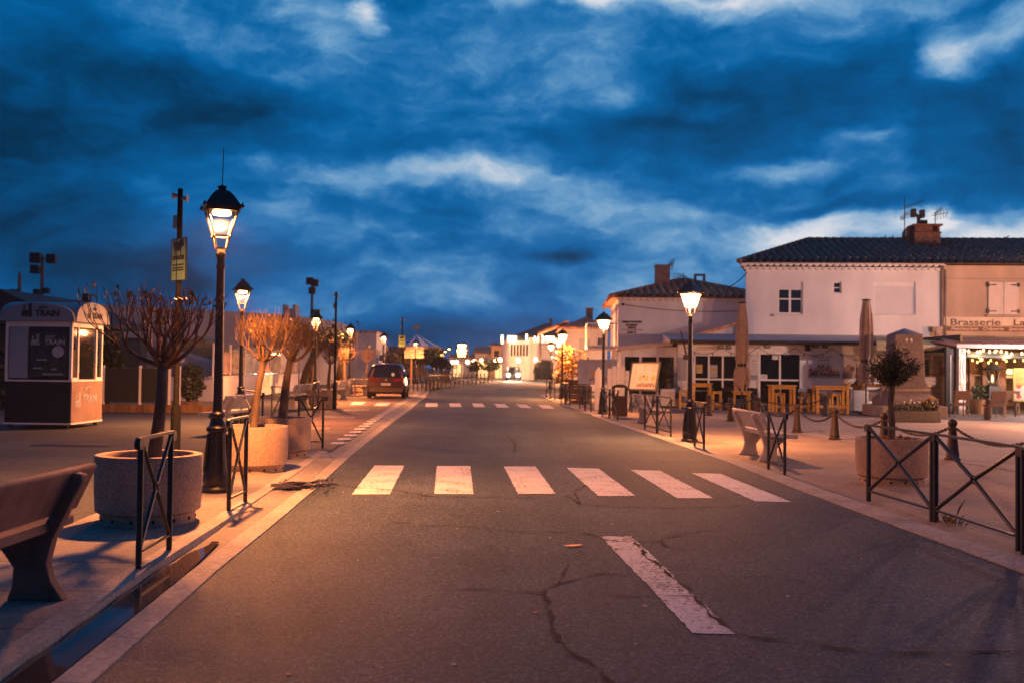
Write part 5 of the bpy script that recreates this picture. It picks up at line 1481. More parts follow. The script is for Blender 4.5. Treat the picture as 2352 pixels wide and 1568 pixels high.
bk = make_bike()
for i in range(6):
    p = gl(*c4(600 + i * 36, 905 - i * 3)); o = bk if i == 0 else copy_tree(bk)
    o.location = (p.x, p.y - .4, ZL); o.rotation_euler = (R(-6 + 3 * (i % 2)), 0, R(70 - i * 5))
    o['label'] = '%s bicycle from the left in the row leaning beyond the hoop stands' % ORD[i]
p = gl(1016, 882); o = copy_tree(bk); o.location = (p.x - 1.05, p.y, ZL); o.rotation_euler = (0, 0, R(3)); o['label'] = 'bicycle seen side on at the right end of the row, beside the brown bin'
p = gl(1027, 879.5); t = thing('litter_bin', 'brown square litter bin at the left end of the far barriers', 'bin', (p.x, p.y, ZL)); m_ = MB(); m_.box(-.3, .3, -.25, .25, .05, 1.05); m_.build('body', mat('bin_brown', (0.07, 0.035, 0.025), .6), t, bevel=.03); m_ = MB(); m_.box(-.33, .33, -.28, .28, 1.05, 1.1); m_.build('lid', dark_plastic, t)
# glowing globes along the far terraces
GG = 'glowing globe lamps along the far end of the street'
gl0 = None
for i, (x, y, s) in enumerate(((912, 580, 1.0), (963, 580, 1.0), (1090, 578, 1.1), (1168, 575, 1.2), (1250, 567, 1.1), (1412, 562, 1.1), (1470, 553, 1.15), (1687, 563, 1.15), (1893, 550, 1.2), (2080, 540, 1.15), (2165, 372, 1.5), (2225, 495, 1.3), (2260, 525, 1.2), (737, 505, .6), (800, 497, .6), (780, 498, .6))):
    px, py = c4(x, y); Y = 118 + (i % 3) * 4; p = P(px, py, Y)
    if gl0 is None:
        gl0 = thing('globe_lamp', 'x', 'lamp', (p.x, p.y, 0), 0, GG)
    zz = p.z
    o = gl0 if i == 0 else thing('globe_lamp', 'x', 'lamp', (p.x, p.y, 0), 0, GG)
    m_ = MB(); m_.ball((0, 0, zz), .20 * s, 12); m_.build('globe', emis('globe_glow', (1.0, .66, .34), 34.0) if s > .8 else dim_em, o)
    m_ = MB(); m_.tube([(0, 0, 0), (0, 0, zz - .18 * s)], .035, 6); m_.build('post', iron, o)
    o['label'] = 'glowing globe lamp, %s from the left in the far row of lights' % ORD[i] if i < 5 else ('glowing globe lamp ' + ('left of the car headlights, left one of a pair', 'left of the car headlights, right one of a pair', 'over the street door of the hotel', 'at the hotel corner arch', 'between the two nearest far lamps', 'high beside the orange shrub', 'low left beside the orange shrub', 'low right beside the orange shrub', 'small and yellow left of the carousel trees', 'small and yellow, rightmost of three by the carousel', 'small and yellow, middle of three by the carousel')[i - 5])
for (x, y, pw) in ((-3, 112, 3000), (1.5, 108, 1500), (3.5, 102, 1700), (5.4, 100, 2000), (-1.5, 124, 2600), (-6, 128, 3000), (4.6, 66, 1600)):
    point('terrace_light', (x, y, 2.6), pw, None, (1.0, .37, .14), .3)

# ------------------------------------------------------------------ far buildings on the right
lit_or = mat('orange_wall', (0.55, 0.36, 0.24), .9, .1, 1)
far_h = [('white_house', 'low white building behind the information board', 1034, 150, 8, 5, 3.0, 'gable', .5, plaster), ('white_house', 'long white gabled building right of the information board', 1090, 146, 6.3, 9, 3.6, 'gable', 1.1, plaster),
         ('orange_house', 'orange house with small upper windows at the end of the street', 1128, 140, 3.2, 8, 4.6, 'gable', .5, lit_or)]
for (nm, lab, px, Y, w, d, h, rf, rh, wm) in far_h:
    p = P(px, 850, Y); house(nm, lab, p.x, p.y, w, d, h, R(-2), rf, rh, wm, tile_red, wins=((.4, h - 1.6, .7, .9, pane_dark), (w * .45, h - 1.6, .7, .9, pane_dark), (.5, .1, 1.4, 1.9, warm_pane), (w * .6, .1, .9, 2.0, pane_dark)))
p = P(1160, 850, 136); house('white_house', 'tall blank white gable house right of the orange house', p.x, p.y, 3.4, 12, 5.2, R(-3), 'gable_y', .8, plaster, tile_dark, wins=((.6, .1, .9, 2.0, pane_dark),))
p = P(1192, 850, 160); house('grey_house', 'grey tiled house rising behind the hotel', p.x, p.y, 8.5, 8, 6.9, R(-4), 'hip', 1.9, mat('grey_wall', (0.5, 0.48, 0.47), .9), tile_dark, chim=True)
# corner hotel
hp = P(1216, 850, 130); HF = thing('corner_hotel', 'white corner hotel with a lit rooftop sign behind the street lamps', 'hotel', (hp.x, hp.y, 0), R(2))
m_ = MB(); m_.box(0, 7.2, 0, 8, 0, 5.1); m_.prism([(0, 0, 0), (0, 8, 0), (-3.4, 8, 0), (-2.6, 2.4, 0)], (0, 0, 5.1)); m_.build('wall', plaster, HF)
m_ = MB(); m_.box(-.1, 7.3, -.12, 8, 5.1, 5.5); m_.box(-.1, 7.3, -.3, 0, 2.75, 2.95); m_.build('cornice', white_paint, HF)
hdir = Vector((-2.6, 2.4, 0)); hn = hdir.normalized(); hx = Vector((hn.y, -hn.x, 0)) * -1
for k in range(6):
    a = hdir * (.08 + k * .15); b = hdir * (.08 + k * .15 + .08)
    q = MB(); off = Vector((-hn.y, hn.x, 0)); off = off if off.y < 0 else -off
    q.prism([(a + off * .04), (b + off * .04), (b + off * .04 + Vector((0, 0, 1.5))), (a + off * .04 + Vector((0, 0, 1.5)))], -off * .02)
    for i in range(len(q.v)):
        x, y, z = q.v[i]; q.v[i] = (x, y, z + 3.1)
    q.build('window', pane_dark, HF)
for (x, z, w, h, mm_) in ((.9, 3.2, 3.4, 1.5, mat('shutter_lilac', (0.6, 0.58, 0.62), .6)), (5.2, 3.2, 1.4, 1.3, pane_dark), (.6, .05, 2.5, 2.1, pane_dark), (4.0, .05, 2.2, 2.0, pane_dark)):
    q = MB(); q.box(x, x + w, -.04, .04, z, z + h); w_ = q.build('window' if z > 1 else 'arch_opening', mm_, HF)
    if z < 1:
        q = MB(); q.lathe([(w / 2, 0), (w / 2, .03)], n=24)
        for i in range(len(q.v)):
            a, b, c = q.v[i]; q.v[i] = (x + w / 2 + a, -.04 - c * .2, z + h + max(0, b) * .35)
        q.build('arch_head', mm_, w_)
hs = emis('sign_glow', (1.0, .72, .42), 6.0)
text('rooftop_sign', 'HÔTEL **', .95, (.5, -.3, 5.0), hs, HF, bold=.02)
q = MB(); q.box(-.55, -.3, -.3, -.2, 4.95, 5.9); q.box(-2.9, -1.7, 1.0, 1.1, 4.9, 5.7); q.box(-3.7, -3.4, 1.9, 2.0, 4.7, 5.8); q.build('sign_light', hs, HF)
# person by the hotel
pv = [(0, 0, .95), (0, 0, 1.2), (0, .0, 1.42), (0, 0, 1.5), (0, -.02, 1.62), (-.1, 0, .9), (-.11, -.03, .5), (-.12, .0, .08), (-.12, -.14, .04), (.1, 0, .9), (.11, .06, .5), (.12, .12, .08), (.12, -.02, .04), (-.2, 0, 1.38), (-.26, .02, 1.1), (-.24, -.08, .88), (.2, 0, 1.38), (.27, .02, 1.1), (.24, -.1, .9)]
pe = [(0, 1), (1, 2), (2, 3), (3, 4), (0, 5), (5, 6), (6, 7), (7, 8), (0, 9), (9, 10), (10, 11), (11, 12), (2, 13), (13, 14), (14, 15), (2, 16), (16, 17), (17, 18)]
pr = [.15, .15, .14, .06, .105, .1, .075, .05, .045, .1, .075, .05, .045, .07, .05, .04, .07, .05, .04]
pp = P(1230, 850, 116); t = thing('person', 'person in dark clothes standing in front of the hotel arch', 'person', (pp.x, pp.y, 0), R(20))
skin('body', pv, pe, pr, mat('dark_clothes', (0.03, 0.028, 0.03), .9), t); m_ = MB(); m_.ball((0, .0, 1.68), .115, 12); m_.build('hair', mat('hair_brown', (0.05, 0.02, 0.015), .8), t)

# tiled house behind the orange shrub
p = P(1248, 850, 72); p2 = P(1367, 850, 70)
T3 = house('tiled_house', 'white house with a clay tiled hip roof behind the orange lit shrub', 3.9, 72, 3.0, 9, 4.55, R(-1), 'hip', .85, plaster, tile_red, chim=True, over=.5,
           wins=((.95, 2.5, .8, 1.25, mat('grey_shutter', (0.55, 0.54, 0.55), .6)), (2.3, 3.3, .3, .5, pane_dark), (2.3, 1.5, .3, .4, pane_dark)))
m_ = MB(); m_.prism([(-2.0, 1, 4.1), (.2, .2, 4.95), (.2, 6, 4.95), (-2.0, 6, 4.1)], (0, 0, .15)); m_.build('porch_roof', tile_red, T3)
for y in (1.2, 3.5):
    m_ = MB(); m_.box(-1.9, -1.75, y, y + .15, 2.4, 4.1); m_.build('porch_post', white_paint, T3)
m_ = MB(); m_.box(-2.0, 0, 1, 6, 2.2, 2.4); m_.build('balcony_floor', white_paint, T3)
m_ = MB()
for k in range(16):
    m_.box(-2.0 + k * .12, -1.97 + k * .12, 1.0, 1.03, 2.4, 3.3)
m_.box(-2.0, -.05, .99, 1.04, 3.3, 3.36); m_.build('railing', wood_brown, T3)
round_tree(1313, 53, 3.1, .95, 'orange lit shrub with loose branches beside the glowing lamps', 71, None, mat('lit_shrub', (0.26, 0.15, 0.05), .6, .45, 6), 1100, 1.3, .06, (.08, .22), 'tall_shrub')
ps = P(1300, 900, 47); t = thing('wooden_screen', 'low brown wooden terrace screen below the orange shrub', 'screen', (ps.x, ps.y, ZR), R(-4))
m_ = MB()
for k in range(8):
    m_.box(0, 1.1, 0, .05, k * .135, k * .135 + .12)
m_.build('boards', wood_brown, t); m_ = MB()
for x in (.0, .55, 1.1):
    m_.box(x - .04, x + .04, .05, .13, 0, 1.12)
m_.build('posts', wood_brown, t)

# ------------------------------------------------------------------ canal tile roofs
def tile_strip(mb, o, sdir, udir, nrm, s0, s1, tmax, pitch=.36, course=.40, m=0, amp=.13):
    """rows of rounded tiles over a slope: o origin at the eave, sdir along the eave, udir up the slope, tmax(s) = slope length there"""
    n = int((s1 - s0) / pitch)
    sub = 6
    for i in range(n):
        sa = s0 + i * pitch
        tm = [max(0, tmax(sa + pitch * k / sub)) for k in range(sub + 1)]
        T = max(tm)
        if T <= .02:
            continue
        rows = int(T / course) + 1; base = len(mb.v); jit = [rnd.uniform(-.012, .012) for _ in range(rows + 1)]
        cnt = 0
        for r in range(rows):
            for e in (0, 1):
                t = (r + e) * course
                lift = (.035 if e == 0 else .0) + jit[r]
                for k in range(sub + 1):
                    u = k / sub
                    prof = amp * math.sin(math.pi * min(1, u / .62)) if u < .62 else -amp * .45 * math.sin(math.pi * (u - .62) / .38)
                    tt = min(t, tm[k]); p = o + sdir * (sa + u * pitch) + udir * tt + nrm * (prof + lift * (1 if u < .62 else .3)); mb.v.append(tuple(p))
                cnt += 1
        w = sub + 1
        for r in range(cnt - 1):
            for k in range(sub):
                a = base + r * w + k; mb.face((a, a + 1, a + w + 1, a + w), m)


def tiled_hip(name, parent, x0, x1, y0, y1, ze, rise, ridge_in_l, ridge_in_r, m, deep, pitch=.36, sk=0.0):
    """front slope plus the two hip ends of a roof whose ridge runs along x; y0 is the front eave"""
    ym = (y0 + y1) / 2; zr = ze + rise; mb = MB()
    L = math.hypot(ym - y0, rise); up = Vector((0, ym - y0, rise)) / L; nr = Vector((0, -rise, ym - y0)) / L

    def tf(s):
        x = x0 + s
        return L * max(0, min(1, (x - x0) / max(.01, ridge_in_l) if ridge_in_l else 1, (x1 - x) / max(.01, ridge_in_r) if ridge_in_r else 1))
    tile_strip(mb, Vector((x0, y0, ze)), Vector((1, 0, 0)), up, nr, 0, x1 - x0, tf, pitch)
    if ridge_in_l:
        A_ = Vector((x0, y0, ze)); B_ = Vector((x0 + sk, y1, ze)); Rg = Vector((x0 + ridge_in_l, ym, zr)); sd = (A_ - B_); ln_ = sd.length; sd.normalize()
        sF = (Rg - B_).dot(sd); F_ = B_ + sd * sF; up2 = Rg - F_; L2 = up2.length; up2.normalize(); n2 = sd.cross(up2); n2 = n2 if n2.z > 0 else -n2
        tile_strip(mb, B_, sd, up2, n2, 0, ln_, lambda s: L2 * max(0, min(s / sF, (ln_ - s) / (ln_ - sF))), pitch)
    if ridge_in_r:
        L2 = math.hypot(ridge_in_r, rise); up2 = Vector((-ridge_in_r, 0, rise)) / L2; n2 = Vector((rise, 0, ridge_in_r)) / L2
        tile_strip(mb, Vector((x1, y0, ze)), Vector((0, 1, 0)), up2, n2, 0, y1 - y0, lambda s: L2 * max(0, min(1, s / ((y1 - y0) / 2), (y1 - y0 - s) / ((y1 - y0) / 2))), pitch)
    # ridge and hip caps, back slope, boarding underneath
    xa = x0 + ridge_in_l; xb = x1 - ridge_in_r
    k = int((xb - xa) / .4)
    for i in range(k):
        u = xa + i * (xb - xa) / k; mb.tube([(u, ym, zr + .03), (u + .44, ym, zr + .02)], [.13, .105], 10)
    for (cx, rx, yy_) in ((x0, xa, y0), (x1, xb, y0), (x0 + sk, xa, y1), (x1, xb, y1)):
        if abs(cx - rx) < .01:
            continue
        a = Vector((cx, yy_, ze + .03)); b = Vector((rx, ym, zr + .03)); n_ = int((b - a).length / .4)
        for i in range(n_):
            mb.tube([a.lerp(b, i / n_), a.lerp(b, (i + 1.08) / n_)], [.125, .10], 8)
    mb.quad((x1, y1, ze), (x0 + sk, y1, ze), (xa, ym, zr), (xb, ym, zr))
    mb.quad((x0, y0, ze - .02), (x1, y0, ze - .02), (xb, ym, zr - .03), (xa, ym, zr - .03))
    mb.quad((x0 + .01, y0 + .01, ze - .03), (x0 + .01 + sk, y1, ze - .03), (x1 - .01, y1, ze - .03), (x1 - .01, y0 + .01, ze - .03))
    return mb.build(name, m, parent, smooth=50)


def genoise(parent, x0, x1, z, m, rows=2, pitch=.30, y=0):
    """scalloped tile cornice under the eave"""
    mb = MB()
    for r in range(rows):
        out = .11 + .11 * r; zz = z - .17 * (rows - 1 - r)
        mb.box(x0 - out, x1 + out * .2, y - out, y + .02, zz - .02, zz + .02)
        n = int((x1 - x0 + out) / pitch)
        for i in range(n + 1):
            c = x0 - out + .13 + i * pitch
            if c > x1:
                break
            pts = [(c + .125 * math.cos(t), y - out - .03, zz - .022 - .10 * math.sin(t)) for t in [math.pi * k / 8 for k in range(9)]]
            mb.prism(pts, (0, out + .04, 0))
    return mb.build('eave_cornice', m, parent, smooth=40)


def rect(F, a, b, d=0):
    s0, z1 = F.at(*a, d); s1, z0 = F.at(*b, d); return s0, s1, z0, z1


RV = .16     # depth of the window reveals
# ------------------------------------------------------------------ the white house on the plaza
HY = 46.5; o_ = P(1712, 850, HY); FA = Frame(o_.x, o_.y, R(-4))
B = thing('plaza_house', 'big white two storey house with a dark tiled hip roof on the plaza', 'house', (FA.o.x, FA.o.y, 0), FA.a)
ze = FA.at(1900, 604)[1]; s_end = FA.at(2163, 700)[0]; zb = FA.at(1900, 790)[1]; zrid = FA.at(2050, 552, 4.2)[1]
W1 = s_end; WALLT = ze - .30
holesB = [rect(FA, (a[0], a[1]), (b[0], b[1])) for a, b in ((cr(2900, 800, 1.742)(370, 570), cr(2900, 800, 1.742)(542, 795)), (cr(2900, 800, 1.742)(757, 570), cr(2900, 800, 1.742)(813, 650)), (cr(2900, 800, 1.742)(1035, 570), cr(2900, 800, 1.742)(1328, 800)))]
m_ = MB(); m_.prism([(.04, RV, 0), (W1, RV, 0), (W1, 8.4, 0), (2.1, 8.4, 0)], (0, 0, WALLT)); xq = 0
for (h0, h1, h2, h3) in holesB:
    m_.box(xq, h0, 0, RV, 0, WALLT); m_.box(h0, h1, 0, RV, 0, h2); m_.box(h0, h1, 0, RV, h3, WALLT); xq = h1
m_.box(xq, W1, 0, RV, 0, WALLT); m_.build('wall', plaster, B, smooth=0)
tiled_hip('roof', B, -.42, W1 + 11.5, -.42, 8.8, ze, zrid - ze, 4.2, 4.2, tile_dark, 8.4, sk=2.35)
genoise(B, 0, W1, ze - .06, plaster)
m_ = MB()
for i in range(26):
    y = -.35 + i * .30
    xo = max(0, y) * .25
    pts = [(-.28 + xo, y + .125 * math.cos(t), ze - .09 - .10 * math.sin(t)) for t in [math.pi * k / 8 for k in range(9)]]; m_.prism(pts, (.28, 0, 0))
m_.prism([(-.27, -.3, ze - .09), (0, -.3, ze - .09), (2.0, 8, ze - .09), (1.73, 8, ze - .09)], (0, 0, .04)); m_.build('eave_cornice', plaster, B, smooth=40)


def rect(F, a, b, d=0):
    s0, z1 = F.at(*a, d); s1, z0 = F.at(*b, d); return s0, s1, z0, z1


cH = cr(2900, 800, 1.742)
blind = mat('roller_blind', (0.66, 0.65, 0.68), .6, .03, 2)
# shuttered sash window
s0, s1, z0, z1 = rect(FA, cH(370, 570), cH(542, 795))
m_ = MB(); m_.box(s0, s1, RV - .012, RV + .1, z0, z1); wn = m_.build('window', mat('window_recess', (0.03, 0.03, 0.035), .5), B)
m_ = MB(); zs = z1 - (z1 - z0) * .25
fr = .07
m_.box(s0, s0 + fr, RV - .05, RV - .012, z0, zs); m_.box(s1 - fr, s1, RV - .05, RV - .012, z0, zs); m_.box(s0 + fr, s1 - fr, RV - .05, RV - .012, z0, z0 + fr); m_.box((s0 + s1) / 2 - .05, (s0 + s1) / 2 + .05, RV - .05, RV - .012, z0 + fr, zs); m_.box(s0 + fr, (s0 + s1) / 2 - .05, RV - .048, RV - .012, (z0 + zs) / 2 - .03 + .14, (z0 + zs) / 2 + .03 + .14); m_.box((s0 + s1) / 2 + .05, s1 - fr, RV - .048, RV - .012, (z0 + zs) / 2 - .03 + .14, (z0 + zs) / 2 + .03 + .14)
for q in range(2):
    zq = z0 + .12 + q * .5
m_.build('frame', white_paint, wn)
m_ = MB(); m_.box(s0, s1, RV - .09, RV - .012, zs, z1); m_.build('roller_blind', blind, wn)
m_ = MB(); m_.quad((s0 + fr, RV - .02, z0 + fr), (s1 - fr, RV - .02, z0 + fr), (s1 - fr, RV - .02, zs), (s0 + fr, RV - .02, zs)); m_.build('pane', pane_dark, wn, smooth=0)
m_ = MB(); m_.box(s0 - .22, s1 + .22, -.13, -.012, z0 - .12, z0 - .02); m_.build('sill', plaster, wn, bevel=.01)
# small square window
s0, s1, z0, z1 = rect(FA, cH(757, 570), cH(813, 650))
m_ = MB(); m_.box(s0, s1, RV - .008, RV + .1, z0, z1); wn = m_.build('window', pane_dark, B)
m_ = MB(); m_.box(s0 + .002, s0 + .05, RV - .03, RV - .008, z0 + .002, z1 - .002); m_.box(s1 - .05, s1 - .002, RV - .03, RV - .008, z0 + .002, z1 - .002); m_.box(s0 + .05, s1 - .05, RV - .03, RV - .008, z0 + .002, z0 + .05); m_.box(s0 + .05, s1 - .05, RV - .03, RV - .008, z1 - .05, z1 - .002); m_.box(s0 + .05, s1 - .05, RV - .028, RV - .008, (z0 + z1) / 2 - .02, (z0 + z1) / 2 + .02); m_.build('frame', white_paint, wn)
# large closed blind
s0, s1, z0, z1 = rect(FA, cH(1035, 570), cH(1328, 800))
m_ = MB(); m_.box(s0 + .05, s1 - .05, RV - .03, RV + .05, z0 + .02, z1 - .05); wn = m_.build('window', blind, B)
m_ = MB(); m_.box(s0 + .002, s0 + .06, RV - .06, RV, z0 + .002, z1 - .002); m_.box(s1 - .06, s1 - .002, RV - .06, RV, z0 + .002, z1 - .002); m_.box(s0 + .06, s1 - .06, RV - .062, RV, z1 - .2, z1 - .002); m_.build('frame', white_paint, wn)
m_ = MB()
for k in range(int((z1 - z0 - .25) / .06)):
    m_.box(s0 + .065, s1 - .065, RV - .036, RV - .03, z0 + .03 + k * .06, z0 + .05 + k * .06)
m_.build('slats', blind, wn)
m_ = MB(); m_.box(s0 - .06, s1 + .06, -.1, 0, z0 - .08, z0); m_.build('sill', plaster, wn)
# drain pipes and brackets at the joint of the two houses
m_ = MB(); x = W1
m_.tube([(x - .05, -.30, ze - .15), (x - .02, -.1, ze - .45), (x - .02, -.09, zb + .5), (x - .12, -.2, zb + .15), (x - .35, -.22, zb + .05)], .055, 8); m_.tube([(x + .12, -.12, ze - .3), (x + .12, -.1, zb + .3)], .05, 8); m_.build('drain_pipe', mat('zinc', (0.20, 0.17, 0.16), .5, .2, 4, metal=.3), B)
s0, s1, z0, z1 = rect(FA, cH(1428, 885), cH(1500, 950)); m_ = MB(); m_.box(s0, s1, -.4, 0, z0 + .2, z1); m_.box(s0 + .1, s1 - .1, -.5, -.4, z0, z1 - .2); m_.build('air_vent', mat('vent_tan', (0.35, 0.25, 0.2), .6, .4, 5), B)
# chimney and aerials
cR = cr(3200, 750, 2.625)
sc_, zc = FA.at(*cR(1310, 590), 3.2); ztop = FA.at(*cR(1310, 405), 3.2)[1]
m_ = MB(); m_.box(sc_ - .62, sc_ + .62, 2.8, 3.7, zc - .5, zc + (ztop - zc) * .55); m_.box(sc_ - .67, sc_ + .67, 2.75, 3.75, zc + (ztop - zc) * .55, zc + (ztop - zc) * .6); m_.box(sc_ - .58, sc_ + .25, 2.85, 3.65, zc + (ztop - zc) * .6, ztop - .05); m_.box(sc_ + .48, sc_ + .60, 2.85, 3.65, zc + (ztop - zc) * .6, ztop - .05); m_.box(sc_ - .70, sc_ + .70, 2.7, 3.8, ztop - .05, ztop + .04)
ch = m_.build('chimney', mat('brick_red', (0.22, 0.11, 0.08), .85, .3, 5, .3, 20), B)
m_ = MB(); m_.box(sc_ - .3, sc_ + .1, 3.1, 3.5, ztop + .04, ztop + .28); m_.tube([(sc_ - .25, 3.3, ztop + .2), (sc_ - .3, 3.3, ztop + .5), (sc_ - .5, 3.3, ztop + .62)], .09, 8); m_.tube([(sc_ - .25, 3.3, ztop + .4), (sc_ - .1, 3.3, ztop + .6)], .09, 8); m_.box(sc_ - .62, sc_ - .42, 3.15, 3.45, ztop + .45, ztop + .85); m_.box(sc_ - .2, sc_ + .0, 3.15, 3.45, ztop + .42, ztop + .8); m_.build('cowl', mat('soot_metal', (0.05, 0.04, 0.04), .6), ch)


def aerial(F, parent, pb, pt, d, arms, name='roof_aerial'):
    s, z0 = F.at(*pb, d); _, z1 = F.at(*pt, d); m_ = MB(); m_.tube([(s, d, z0 - .3), (s, d, z1)], .022, 6)
    for (f, l, tilt, n_, e) in arms:
        zz = z0 + (z1 - z0) * f; a = Vector((s, d, zz)); b = Vector((s + l, d - .1, zz + tilt)); m_.tube([a - (b - a) * .25, b], .014, 5)
        for k in range(n_):
            c = a.lerp(b, (k + .5) / n_); m_.tube([c + Vector((0, -e, e * .5)), c + Vector((0, e, -e * .5))], .008, 4); m_.tube([c + Vector((0, 0, -e * .6)), c + Vector((0, 0, e * .6))], .008, 4)
    return m_.build(name, mat('aerial_metal', (0.09, 0.08, 0.08), .5, metal=.5), parent)


aerial(FA, B, cR(1098, 500), cR(1092, 105), 3.4, [(.72, .9, .35, 7, .2), (.55, .3, .0, 4, .28), (.45, -.25, .0, 3, .22)])
aerial(FA, B, cR(1420, 470), cR(1428, 260), 3.4, [(.85, .6, .1, 4, .42), (.95, .3, .2, 3, .3)])
aerial(FA, B, cR(2042, 620), cR(2045, 550), 4.0, [(.9, .7, .2, 4, .12)])
s, z = FA.at(*cR(1150, 510), 3.6); m_ = MB(); m_.lathe([(.0, 0), (.25, .04), (.42, .14), (.43, .15)], n=18, cap=False)
for i in range(len(m_.v)):
    a, b, c = m_.v[i]; m_.v[i] = (s + a, 3.6 - c, z + b)
m_.build('satellite_dish', steel, B)
for u in (cR(895, 530), cR(975, 530)):
    s, z = FA.at(*u, 4.2); m_ = MB(); m_.tube([(s, 4.2, z - .3), (s, 4.2, z + .12)], .03, 6); m_.build('vent_pipe', steel, B)

# adjoining rendered house
B2 = thing('rendered_house', 'stained ochre rendered house with the brasserie sign at the right edge', 'house', FA.w(W1 + .002, 0), FA.a)
W2 = 11
m_ = MB(); m_.box(0, W2, .06, 8.4, 0, ze - .12); m_.build('wall', plaster_dirty, B2, smooth=0)
m_ = MB(); m_.box(.02, W2, -.02, .06, ze - .75, ze - .70); m_.box(.02, W2, -.06, .06, ze - .16, ze - .10); m_.build('eave_band', plaster_dirty, B2)
F2 = Frame(*FA.w(W1, 0)[:2], FA.a)
c8 = cr(3400, 800, 1.743)
s0, s1, z0, z1 = rect(F2, c8(962, 570), c8(1172, 800))
m_ = MB(); m_.box(s0, s1, -.0, .06, z0, z1); wn = m_.build('shuttered_window', dark_room, B2)
for a, b in ((s0, (s0 + s1) / 2 - .01), ((s0 + s1) / 2 + .01, s1)):
    m_ = MB(); m_.box(a, b, -.05, -.0, z0, z1); m_.box(a + .02, b - .02, -.07, -.05, z0 + .02, z0 + .12); m_.box(a + .02, b - .02, -.07, -.05, z1 - .12, z1 - .02); m_.box(a + .02, b - .02, -.07, -.05, (z0 + z1) / 2 - .05, (z0 + z1) / 2 + .05); m_.box(a + .02, a + .1, -.069, -.05, z0 + .12, z1 - .12); m_.box(b - .1, b - .02, -.069, -.05, z0 + .12, z1 - .12); m_.build('shutter', mat('shutter_cream', (0.62, 0.55, 0.50), .6, .05, 3), wn)
m_ = MB()
for x in (s0, s1):
    for z in (z0 + .15, z1 - .15):
        sg = 1 if x == s0 else -1; m_.box(min(x - .06 * sg, x + .35 * sg), max(x - .06 * sg, x + .35 * sg), -.085, -.071, z - .025, z + .025); m_.box(x - .08, x + .03, -.09, 0, z - .09, z + .09)
m_.build('hinge', iron, wn)
m_ = MB(); m_.box(s0 - .12, s1 + .12, -.12, .06, z0 - .1, z0 - .02); m_.build('sill', plaster_dirty, wn)
s0, s1, z0, z1 = rect(F2, c8(655, 815), c8(1213, 880)); _, _, z2, z3 = rect(F2, c8(655, 884), c8(1213, 918))
sg = thing('brasserie_sign', 'long cream and brown painted sign board above the brasserie awning', 'sign', F2.w(0, -.14), FA.a)
m_ = MB(); m_.box(.05, W2, 0, .18, z0, z1); m_.build('board', mat('sign_cream', (0.66, 0.56, 0.42), .6, .08, 1.5), sg)
m_ = MB(); m_.box(.05, W2, -.01, .18, z2, z3); m_.build('lower_band', mat('sign_brown', (0.13, 0.055, 0.035), .5, .15, 2), sg)
brown_ink = mat('brown_letter', (0.10, 0.05, 0.03), .5)
sl, zl = F2.at(*c8(688, 872)); zt = F2.at(*c8(688, 828))[1]; sb = F2.at(*c8(1040, 872))[0]
tx = text('lettering', 'Brasserie', (zt - zl) * 1.4, (sl, -.012, zl), brown_ink, sg, bold=.007)
tx.scale.x = (sb - sl) / max(.1, max(v.co.x for v in tx.data.vertices))
sl2 = F2.at(*c8(1125, 872))[0]; text('lettering', 'La', (zt - zl) * 1.4, (sl2, -.012, zl), brown_ink, sg, bold=.007, sx=tx.scale.x)
cream_ink = mat('cream_letter', (0.65, 0.48, 0.36), .5)
for (u0, u1, wd) in ((690, 888, 'Restaurant'), (912, 1062, 'Crêperie'), (1092, 1260, 'Spécialités')):
    sl, zl = F2.at(*c8(u0, 912)); sr = F2.at(*c8(u1, 912))[0]
    tx = text('lettering', wd, (z3 - z2) * .95, (sl, -.022, z2 + (z3 - z2) * .25), cream_ink, sg, shear=.35, bold=.004)
    tx.scale.x = (sr - sl) / max(.1, max(v.co.x for v in tx.data.vertices))

# ------------------------------------------------------------------ ground floor extension with the terrace windows
DX = -4.0
FE = Frame(*FA.w(0, DX)[:2], FA.a)
cE = cr(2600, 1350, 2.613)
c6 = cr(2400, 1050, 2.412)
sL, zgut = FE.at(*c6(750, 735)); sRt = FE.at(2092, 781)[0]
E = thing('brasserie_extension', 'white boarded single storey brasserie front with dark windows', 'building', FE.w(sL, 0), FE.a)
FX = Frame(*FE.w(sL, 0)[:2], FE.a)
WE = sRt - sL; zg = zgut - .18
wins_e = []


def er(a, b): return rect(FX, cE(*a), cE(*b))


wA = er((470, 188), (905, 520)); wB = er((1148, 172), (1568, 520))
zlow = min(wA[2], wB[2]) - .25
holes = [(wA[0], wA[1], .25, wA[3]), (wB[0], wB[1], .25, wB[3])]
m_ = MB(); xs = [0, holes[0][0], holes[0][1], holes[1][0], holes[1][1], WE]
zt_ = zg + .02
for i, (a, b) in enumerate(zip(xs, xs[1:])):
    if i in (1, 3):
        h = holes[0] if i == 1 else holes[1]
        m_.box(a, b, 0, .14, h[3], zt_); m_.box(a, b, 0, .14, 0, .25)
    else:
        m_.box(a, b, 0, .14, 0, zt_)
nb = int(zt_ / .22)
for k in range(nb):     # overlapping boards
    za, zb_ = k * .22 + .01, k * .22 + .215
    for i, (a, b) in enumerate(zip(xs, xs[1:])):
        if i in (1, 3):
            h = holes[0] if i == 1 else holes[1]
            if zb_ > .25 and za < h[3]:
                continue
        m_.prism([(a + .01, -.022, za), (a + .01, -.004, zb_), (a + .01, .0, zb_), (a + .01, .0, za)], (b - a - .02, 0, 0))
m_.box(0, .14, .14, 3.6, 0, zt_); m_.build('wall', siding, E, smooth=0)
m_ = MB(); m_.box(.2, WE - .2, 3.3, 3.4, 0, zt_ - .1); m_.box(.2, WE - .2, .16, 3.3, .0, .03); m_.box(.2, WE - .2, .2, 3.3, zt_ - .12, zt_ - .08); m_.build('interior', dark_room, E)
